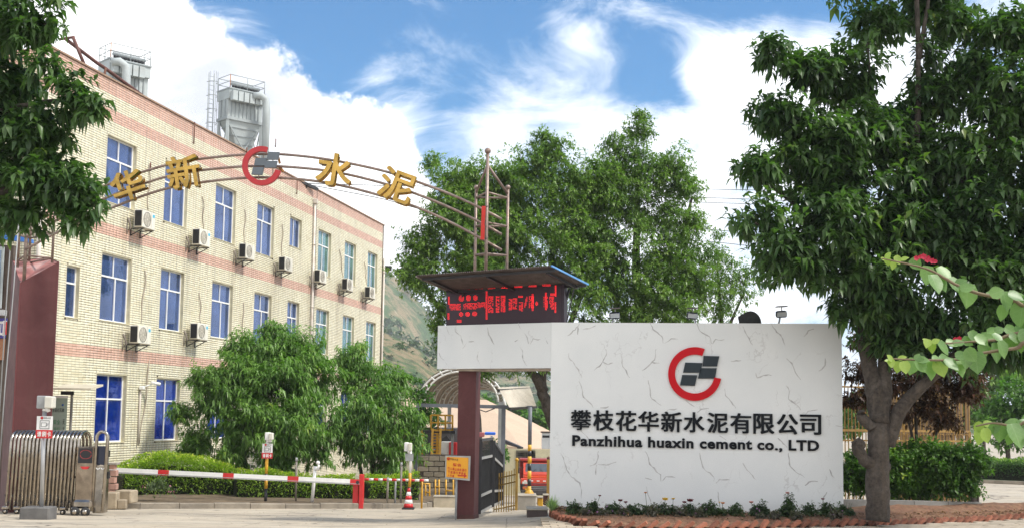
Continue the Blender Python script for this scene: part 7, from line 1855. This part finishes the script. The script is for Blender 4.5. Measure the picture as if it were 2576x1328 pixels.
# leaf litter
rng = np.random.default_rng(77); n = 5200
ss = rng.random(n) * ec[-1]; tt = rng.random(n) ** .8; P = []
for a, t in zip(ss, tt):
    p, d = eat(a); back = Vector((p.x * 1.05, 26.3 + max(0, p.x - 7) * .22, 0)); q = p.lerp(back, t); P.append((q.x, q.y, ground(p.x, p.y) + .06 + .12 * sm(0, .3, t) + rng.uniform(-.01, .02)))
D = rdir(n); D[:, 2] *= .3; D = unit(D); V, Fq, v = leaves_geo(np.array(P), D, rng.uniform(.03, .09, n), rng.uniform(.015, .04, n), .05, .3)
mesh_np('leaf_litter', V, Fq, leaf_mat('dry_leaf', (.09, .045, .025), (.30, .17, .09), .1, .8), None, var=v, kind='stuff', label='brown fallen leaves lying on the flower bed soil', origin=(4, 24.5, 0))

# plants of the bed
LEAF_ROSE = leaf_mat('rose_leaf', (.025, .05, .022), (.075, .12, .045), .3, .5)
LEAF_MAUVE = leaf_mat('mauve_green_leaf', (.06, .055, .045), (.16, .15, .11), .3, .6)
M_STEM = mat('green_stem', (.06, .09, .03), .7)
def fq(x): return 1363 + x * .3227
def fqv(y): return 1197 + y * .3227
def rose(x, ytop, w, label, Y=24.6, flowers=(), m_=LEAF_ROSE, tall=None, name='rose_bush', cat='rose bush', seed=0, extra=None):
    u = fq(x); p = gp(u, Y, .14); zt = at(u, fqv(ytop), Y).z; h = zt - p.z; r = w * .3227 / 2 * Y / F
    t = thing(name, label, cat, p); b = MB()
    for k in range(5):
        a = k * 1.3 + x; limb(b, [p, p + Vector((math.cos(a) * r * .4, math.sin(a) * r * .3, h * .5)), p + Vector((math.cos(a) * r * .7, math.sin(a) * r * .5, h * .9))], .008, .003, 5, .1, k)
    b.build('stems', M_STEM, t)
    crown('leaves', [(tuple(p + Vector((0, 0, h * .48))), (r, r * .8, h * .55)), (tuple(p + Vector((r * .3, 0, h * .3))), (r * .9, r * .7, h * .35)), (tuple(p + Vector((-r * .4, 0, h * .3))), (r * .8, r * .7, h * .35))], 420, 5, .06, .55, m_, t, droop=.2, spread=.9, down=.1, shell=.25, gap=(-.55, 3.0), twig=.03, seed=seed + int(x))
    for (fx, fy, fr, fm, fname) in flowers:
        q = at(fq(fx), fqv(fy), Y); b = MB(); rr = fr * .3227 * Y / F
        b.tube([p + Vector(((q.x - p.x) * .3, 0, h * .3)), q], .005, 5); b.build('flower_stem', M_STEM, t)
        b = MB()
        for L_ in range(3):
            for k in range(5):
                a = k * 2 * PI / 5 + L_ * .6; R2 = rr * (1 - .28 * L_); c = q + Vector((math.cos(a) * R2 * .5, math.sin(a) * R2 * .5 - .01, R2 * (.1 + .35 * L_)))
                e = Vector((-math.sin(a), math.cos(a), 0)) * R2 * .55; o_ = Vector((math.cos(a), math.sin(a), 0)) * R2 * .5; up_ = Vector((0, 0, R2 * .7))
                b.add([q, c + e, c + o_ + up_, c - e, c + up_ * .5], [(0, 1, 2), (0, 2, 3), (1, 4, 2), (4, 3, 2)])
        b.build(fname, fm, t)
    return t
M_DR = mat('dark_red_petal', (.16, .008, .018), .6, trans=.15); M_YP = mat('yellow_petal', (.78, .55, .06), .6, trans=.2); M_OP = mat('orange_petal', (.70, .30, .10), .6, trans=.2); M_PP = mat('pink_petal', (.60, .28, .26), .6, trans=.2)
G1 = 'rose bushes and flowers along the foot of the sign wall'
for args in ((255, 190, 130, 'full green rose bush at the left end of the flower bed', 24.4, ()),
             (395, 185, 110, 'rose bush with one tall black-red bud, second from the left in the bed', 24.3, ((452, 155, 14, M_DR, 'bud'),)),
             (560, 205, 150, 'rose bush with a dark red bloom above its left side', 24.5, ((612, 195, 22, M_DR, 'bloom'),)),
             (710, 215, 140, 'rose bush below a small dark red bud, left of the yellow flowers', 24.3, ((653, 207, 18, M_DR, 'bud'),)),
             (830, 215, 110, 'thin plant with one tall pale orange flower stalk', 24.5, ((808, 132, 14, M_OP, 'bloom'),)),
             (940, 210, 130, 'rose bush carrying a bright yellow flower', 24.4, ((962, 187, 28, M_YP, 'bloom'),)),
             (1020, 215, 70, 'slim rose with a small yellow flower at its tip', 24.6, ((1024, 180, 16, M_YP, 'bloom'),)),
             (1145, 205, 130, 'rose bush with two dark red blooms close together', 24.3, ((1112, 208, 20, M_DR, 'bloom'), (1156, 198, 30, M_DR, 'bloom'))),
             (1300, 198, 150, 'broad rose bush without flowers in the middle of the bed', 24.4, ()),
             (1395, 235, 80, 'small rose with two pale orange flowers, right of the broad bush', 24.5, ((1411, 214, 18, M_OP, 'bloom'), (1385, 205, 10, M_YP, 'bud'))),
             (1510, 212, 120, 'lone rounded rose bush with bare wall on both sides', 24.4, ()),
             (1700, 200, 150, 'rose bush with a pale pink flower at its upper left', 24.5, ((1632, 208, 20, M_PP, 'bloom'), )),
             (1930, 125, 90, 'tallest rose bush, reaching well up the wall near its right end', 24.6, ((1914, 135, 18, M_PP, 'bloom'),)),
             (1900, 215, 130, 'low leafy mass at the foot of the tallest rose bush', 24.4, ()),
             (2080, 210, 130, 'dark rose bush right of the tallest one', 24.6, ()),
             (2220, 200, 130, 'rose bush with a dark red bud near the right edge of the wall', 24.7, ((2190, 182, 16, M_DR, 'bud'),)),
             (2370, 190, 150, 'dark bush at the right corner of the wall before the low wall', 24.9, ())):
    t = rose(args[0], args[1], args[2], args[3], args[4], args[5], seed=200); t['group'] = G1
for x, yt, w, lb_ in ((340, 240, 90, 'low mauve plant between the first two rose bushes'), (480, 245, 100, 'low mauve plant left of the first dark red bloom'), (640, 245, 90, 'low mauve plant under the small dark red bud'), (860, 225, 100, 'mauve flowering plant right of the pale orange stalk'), (1085, 230, 100, 'tall mauve flowering plant left of the paired dark red blooms'), (1230, 250, 90, 'low mauve plant between dark red blooms and broad bush'), (1705, 285, 60, 'low violet flowering plant under the pale pink rose'), (1810, 260, 70, 'low sparse plant left of the tallest rose bush'), (1985, 235, 80, 'mauve plant right of the tallest rose bush'), (2290, 235, 90, 'mauve plant before the right corner of the wall')):
    t = rose(x, yt, w, lb_, 24.1, (), LEAF_MAUVE, name='bedding_plant', cat='plant', seed=300); 
    crown('blossom', [(tuple(gp(fq(x), 24.1, .3)), (.16, .12, .14))], 30, 3, .028, .9, mat('mauve_petal', (.34, .16, .36), .6, trans=.2), t, shell=.6, seed=int(x), twig=.02)
sg_ = thing('spider_plant', 'pale green grassy spider plant at the inner foot of the sign wall', 'plant', gp(1390, 25.2))
n = 170; rng = np.random.default_rng(9); c = gp(1390, 25.2, .12); VV, FF = [], []
for i in range(n):
    a = rng.uniform(0, 2 * PI); L_ = rng.uniform(.28, .46); dh = rng.uniform(.15, .8); w = .011; prev = None
    for k in range(5):
        t = k / 4; r = L_ * dh * t; z = L_ * (t - dh * .75 * t * t); ww = w * (1 - t * .9); p = np.array([c.x + math.cos(a) * r, c.y + math.sin(a) * r, c.z + z]); sd = np.array([-math.sin(a), math.cos(a), 0]) * ww
        VV += [p + sd, p - sd]
        if k: q = len(VV); FF.append([q - 4, q - 3, q - 1, q - 2])
mesh_np('blades', np.array(VV), np.array(FF), leaf_mat('pale_blade', (.16, .26, .09), (.42, .52, .30), .3, .5), sg_, var=np.repeat(rng.random(n), 10), kind='stuff')

# paving in front of the bed
pv = thing('pavement', None, None, (0, 20, 0)); pv['kind'] = 'structure'
M_PAV = mat('buff_paver', (.36, .30, .225), .9, var=.12, vscale=5, bump=.35, rand=.16, dirt=((.20, .16, .12), .5, 1.2))
PV = []
for iy in range(30):
    for ix in range(80):
        x = .2 + ix * .30 + (.15 if iy % 2 else 0); y = 18.6 + iy * .30
        s_e = None
        # inside the strip in front of the brick edge
        ey = np.interp(x + .15, [p.x for p in ep], [p.y for p in ep]) if x > ep[0].x - .3 else 23.6 - (ep[0].x - x) * .5
        if y + .30 < ey - .07: PV.append((x, y))
PV.sort(key=lambda q: -q[1] + abs(q[0] - 5) * .05)
pb = MB(); pb.bbox((.145, .145, 0), (.29, .29, .05), .006); f0 = None
for x, y in PV[:300]:
    if f0 is None: f0 = pb.build('paver', M_PAV, pv, local=True); o = f0
    else: o = f0.copy(); COL.objects.link(o); o.parent = pv
    o.matrix_local = wm(pv).inverted() @ Matrix.Translation((x, y, ground(x, y) + .012 + rng.uniform(-.004, .004))) @ Matrix.Rotation(rng.uniform(-.012, .012), 4, 'X')
b = MB()
for x, y in PV[300:]: b.bbox((x + .145, y + .145, ground(x, y) + .012), (.29, .29, .05), .006)
b.build('pavers', M_PAV, pv, kind='stuff')
b = MB(); b.add([(-3.2, 21.0, .004), (1.2, 18.0, .004), (1.2, 23.4, -.10 + .01), (.4, 23.7, -.117), (-1.2, 23.9, -.125)], [(0, 1, 2, 3, 4)]); b.build('apron', mat('buff_apron', (.40, .33, .23), .9, var=.15, vscale=2, bump=.3, dirt=((.22, .17, .12), .6, 1)), kind='structure')
# asphalt seam and loose grit across the drive
b = MB()
for (x, y) in [(rng.uniform(-9, 3), rng.uniform(22, 33)) for _ in range(170)]:
    r = rng.uniform(.006, .018); b.bbox((x, y, ground(x, y) + r * .3), (r * 2, r * 1.5, r), r * .3)
b.build('grit', mat('grit', (.38, .33, .26), .95, rand=.0, var=.3), kind='stuff', label='small stones and grit scattered over the concrete drive', origin=(-2, 26, 0))

# ================================================================ FOREGROUND BRANCHES WITH LARGE HEART-SHAPED LEAVES
LEAF_BOU = leaf_mat('bougainvillea_leaf', (.11, .19, .075), (.20, .31, .12), .38, .4, young=(.30, .36, .08))
def heart_mesh(seed):
    r = random.Random(seed); n = 6; P = [(0, 0, 0)]
    out = [(0.0, 0.0), (.10, .26), (.30, .40), (.52, .40), (.76, .25), (1.0, 0)]
    V = [(0, 0, 0)]; 
    mid = [(x, 0, -.10 * x * x - .02) for x in (0, .14, .34, .54, .78, 1.0)]
    L = [(x - (.06 if i == 1 else 0), y, .10 * y * 1.6 - .12 * x * x + r.uniform(-.03, .03)) for i, (x, y) in enumerate(out)]
    R = [(x - (.06 if i == 1 else 0), -y, .10 * y * 1.6 - .12 * x * x + r.uniform(-.03, .03)) for i, (x, y) in enumerate(out)]
    V = mid + L[1:5] + R[1:5]; F_ = []
    # indices: mid 0..5, L 6..9, R 10..13
    F_ += [(0, 1, 6), (1, 2, 7, 6), (2, 3, 8, 7), (3, 4, 9, 8), (4, 5, 9)]
    F_ += [(0, 10, 1), (1, 10, 11, 2), (2, 11, 12, 3), (3, 12, 13, 4), (4, 13, 5)]
    me = bpy.data.meshes.new('leaf'); me.from_pydata(V, [], F_); me.materials.append(LEAF_BOU); me.polygons.foreach_set('use_smooth', [True] * len(F_))
    a = me.attributes.new('var', 'FLOAT', 'POINT'); a.data.foreach_set('value', [r.random() * .8] * len(V)); me.update(); return me
_nt = LEAF_BOU.node_tree; _k = G(_nt); _b = _nt.nodes['Principled BSDF']; _s = _k.n('ShaderNodeSeparateXYZ'); _nt.links.new(_k.n('ShaderNodeTexCoord').outputs['Object'], _s.inputs[0])
_ay = _k.m('ABSOLUTE', _s.outputs[1]); _v1 = _k.rng(_ay, .0, .022, 1, 0); _v2 = _k.rng(_k.m('ABSOLUTE', _k.m('SUBTRACT', _k.m('FRACT', _k.m('MULTIPLY', _k.m('SUBTRACT', _s.outputs[0], _k.m('MULTIPLY', _ay, .7)), 5.5)), .5)), .0, .09, .6, 0)
_src = _b.inputs['Base Color'].links[0].from_socket; _n = _k.noise(_k.n('ShaderNodeTexCoord').outputs['Object'], 7, 4)
_c = _k.mix(_k.m('MULTIPLY', _k.m('MAXIMUM', _v1, _v2), .45), _k.mix(1.0, _src, _k.mix(_n, (.7, .75, .7), (1.25, 1.2, 1.2)), 'MULTIPLY'), (.36, .46, .24)); _k.put(_b.inputs['Base Color'], _c)
hm = [heart_mesh(i) for i in range(6)]
ym = []
for i in range(2):
    m_ = hm[i].copy(); m_.attributes['var'].data.foreach_set('value', [.93] * len(m_.vertices)); ym.append(m_)
def bq(x, y, Y): return at(2194.5 + x * .4006, 598.5 + y * .4006, Y)
M_TWIG = mat('green_brown_twig', (.16, .12, .07), .8)
bo = thing('bougainvillea', 'leafy branches with big pale heart-shaped leaves and red blossom reaching in from the right', 'shrub', (3.6, 5.6, 0))
b = MB(); limb(b, [(3.6, 5.6, 0), (3.5, 5.5, 1.2), (3.3, 5.4, 2.3), (3.1, 5.3, 3.0)], .05, .03, 8, .1, 1); limb(b, [(3.6, 5.6, .1), (3.5, 5.4, 1.0), (3.0, 5.2, 1.8)], .04, .02, 8, .1, 2); b.build('trunk', M_BARK2, bo)
branches = [([(1100, 430), (870, 385), (660, 345), (520, 290), (400, 220), (310, 185), (180, 155), (60, 130)], 5.2, (3.2, 5.35, 2.7)),
            ([(1100, 590), (900, 600), (760, 640), (620, 650), (480, 660), (340, 650)], 5.1, (3.1, 5.3, 2.5)),
            ([(1100, 660), (900, 690), (700, 720), (540, 760), (360, 765), (200, 760), (100, 755)], 5.0, (3.1, 5.3, 2.3)),
            ([(1130, 1180), (900, 1180), (760, 1160), (650, 1180)], 5.0, (3.0, 5.2, 1.8))]
for pts, Y, root in branches:
    b = MB(); limb(b, [root] + [bq(x, y, Y) for x, y in pts], .012, .003, 6, .3, int(pts[0][1])); b.build('branch', M_TWIG, bo)
leafs = [  # x, y of leaf centre, size px, pointing angle (deg, down=-90), kind, branch depth
    (100, 110, 40, 60, 1), (98, 150, 42, -80, 1), (130, 175, 42, -100, 1), (160, 140, 48, -60, 1), (205, 130, 40, 20, 1), (65, 130, 24, 150, 1), (275, 165, 70, -50, 0), (345, 235, 95, -95, 0), (400, 285, 105, -75, 0), (455, 225, 95, -50, 0), (440, 290, 80, -60, 0),
    (525, 300, 100, -55, 0), (560, 280, 60, 30, 0), (600, 360, 125, -95, 0), (600, 310, 70, 10, 0), (785, 340, 75, 20, 0), (735, 348, 35, 160, 0), (840, 395, 100, -80, 0), (905, 365, 80, -20, 0), (815, 470, 80, -95, 0), (935, 380, 70, -40, 0), (935, 480, 130, -100, 0),
    (345, 660, 50, -110, 1), (375, 690, 55, -80, 1), (400, 645, 40, 30, 1), (330, 640, 30, 150, 1), (450, 690, 80, -50, 0), (500, 660, 60, -20, 0), (545, 655, 60, 20, 0), (600, 650, 60, -30, 0), (640, 620, 70, -60, 0), (690, 640, 75, -40, 0), (725, 620, 65, -10, 0), (760, 580, 60, 10, 0), (800, 575, 50, 20, 0), (790, 630, 70, -50, 0), (880, 590, 85, -30, 0), (930, 580, 60, -20, 0), (870, 655, 85, -60, 0), (930, 670, 80, -80, 0), (900, 630, 70, -20, 0), (960, 610, 90, -50, 0), (1000, 680, 100, -70, 0),
    (110, 750, 40, 130, 1), (120, 785, 45, -100, 1), (95, 770, 30, 170, 1), (190, 750, 42, 20, 1), (160, 810, 58, -95, 1), (205, 810, 65, -85, 1), (250, 805, 85, -110, 0), (310, 800, 80, -50, 0), (365, 830, 95, -80, 0), (430, 815, 90, -80, 1), (320, 765, 60, 0, 0), (285, 745, 40, 60, 0), (410, 765, 60, -20, 0), (460, 770, 75, -40, 0), (545, 810, 100, -70, 0), (500, 790, 80, -40, 0), (590, 770, 85, -90, 0), (655, 780, 110, -90, 0), (620, 735, 80, -50, 0), (700, 700, 70, -60, 0), (720, 690, 60, 0, 0), (780, 720, 100, -80, 0), (820, 700, 90, -70, 0), (560, 735, 60, 10, 0),
    (665, 1190, 60, -120, 1), (670, 1250, 75, -100, 1), (715, 1240, 75, -70, 1), (735, 1165, 55, 10, 1), (800, 1220, 95, -90, 0), (850, 1190, 60, 0, 0), (905, 1180, 100, 10, 0), (910, 1240, 130, -75, 0), (860, 1250, 80, -110, 0), (980, 1200, 120, -60, 0), (770, 1190, 60, 30, 0)]
# extra leaves just outside the frame keep the branches leafy further right
rl_ = random.Random(4)
for pts, Y, root in branches:
    for k in range(9): leafs.append((970 + rl_.random() * 160, pts[0][1] + rl_.uniform(-50, 70), rl_.uniform(70, 120), rl_.uniform(-120, -40), 0))
for i, (x, y, sz, ang, kd) in enumerate(leafs):
    Y = 5.2 if y < 520 else (5.1 if y < 700 else 5.0); Y += rl_.uniform(-.10, .10) 
    me = (ym[i % 2] if kd else hm[i % 6]); o = bpy.data.objects.new('leaf', me); COL.objects.link(o); o.parent = bo
    S = sz * 1.35 * .4006 * Y / F; a = math.radians(ang)
    X_ = Vector((math.cos(a), rl_.uniform(-.5, .1), math.sin(a))).normalized(); Nn = Vector((rl_.uniform(-.5, .5), -1, rl_.uniform(.2, 1.0))).normalized(); Yv = Nn.cross(X_).normalized(); Zv = X_.cross(Yv)
    M_ = Matrix((X_ * S, Yv * S, Zv * S)).transposed().to_4x4(); c = bq(x, y, Y) - X_ * S * .5; M_.translation = c
    o.matrix_local = wm(bo).inverted() @ M_
M_BRACT = mat('crimson_bract', (.45, .02, .06), .6, trans=.3)
for (x, y, w) in ((275, 128, 22), (300, 120, 18), (320, 118, 26), (345, 138, 24), (375, 145, 24), (395, 148, 18), (350, 125, 18), (520, 635, 20), (545, 630, 20), (535, 640, 14)):
    b = MB(); c = bq(x, y, 5.15)
    for k in range(6):
        a = k * PI / 3 + x; r = w * .4006 * 5.15 / F * .8; d = Vector((math.cos(a), -.3, math.sin(a))); e = Vector((-math.sin(a), 0, math.cos(a))) * r * .45; b.add([c, c + d * r * .6 + e, c + d * r * 1.1, c + d * r * .6 - e], [(0, 1, 2), (0, 2, 3)])
    b.build('red_blossom', M_BRACT, bo)

# ================================================================ HAZE
hz = MB(); hz.box((-10, 725, 70), (1860, 1600, 240)); hm_ = bpy.data.materials.new('thin_haze'); hm_.use_nodes = True
hn = hm_.node_tree; hn.nodes.clear(); pvn = hn.nodes.new('ShaderNodeVolumePrincipled'); pvn.inputs['Density'].default_value = .00030; pvn.inputs['Color'].default_value = (.85, .88, .92, 1)
ho = hn.nodes.new('ShaderNodeOutputMaterial'); hn.links.new(pvn.outputs[0], ho.inputs['Volume'])
hz.build('haze', hm_, kind='stuff')
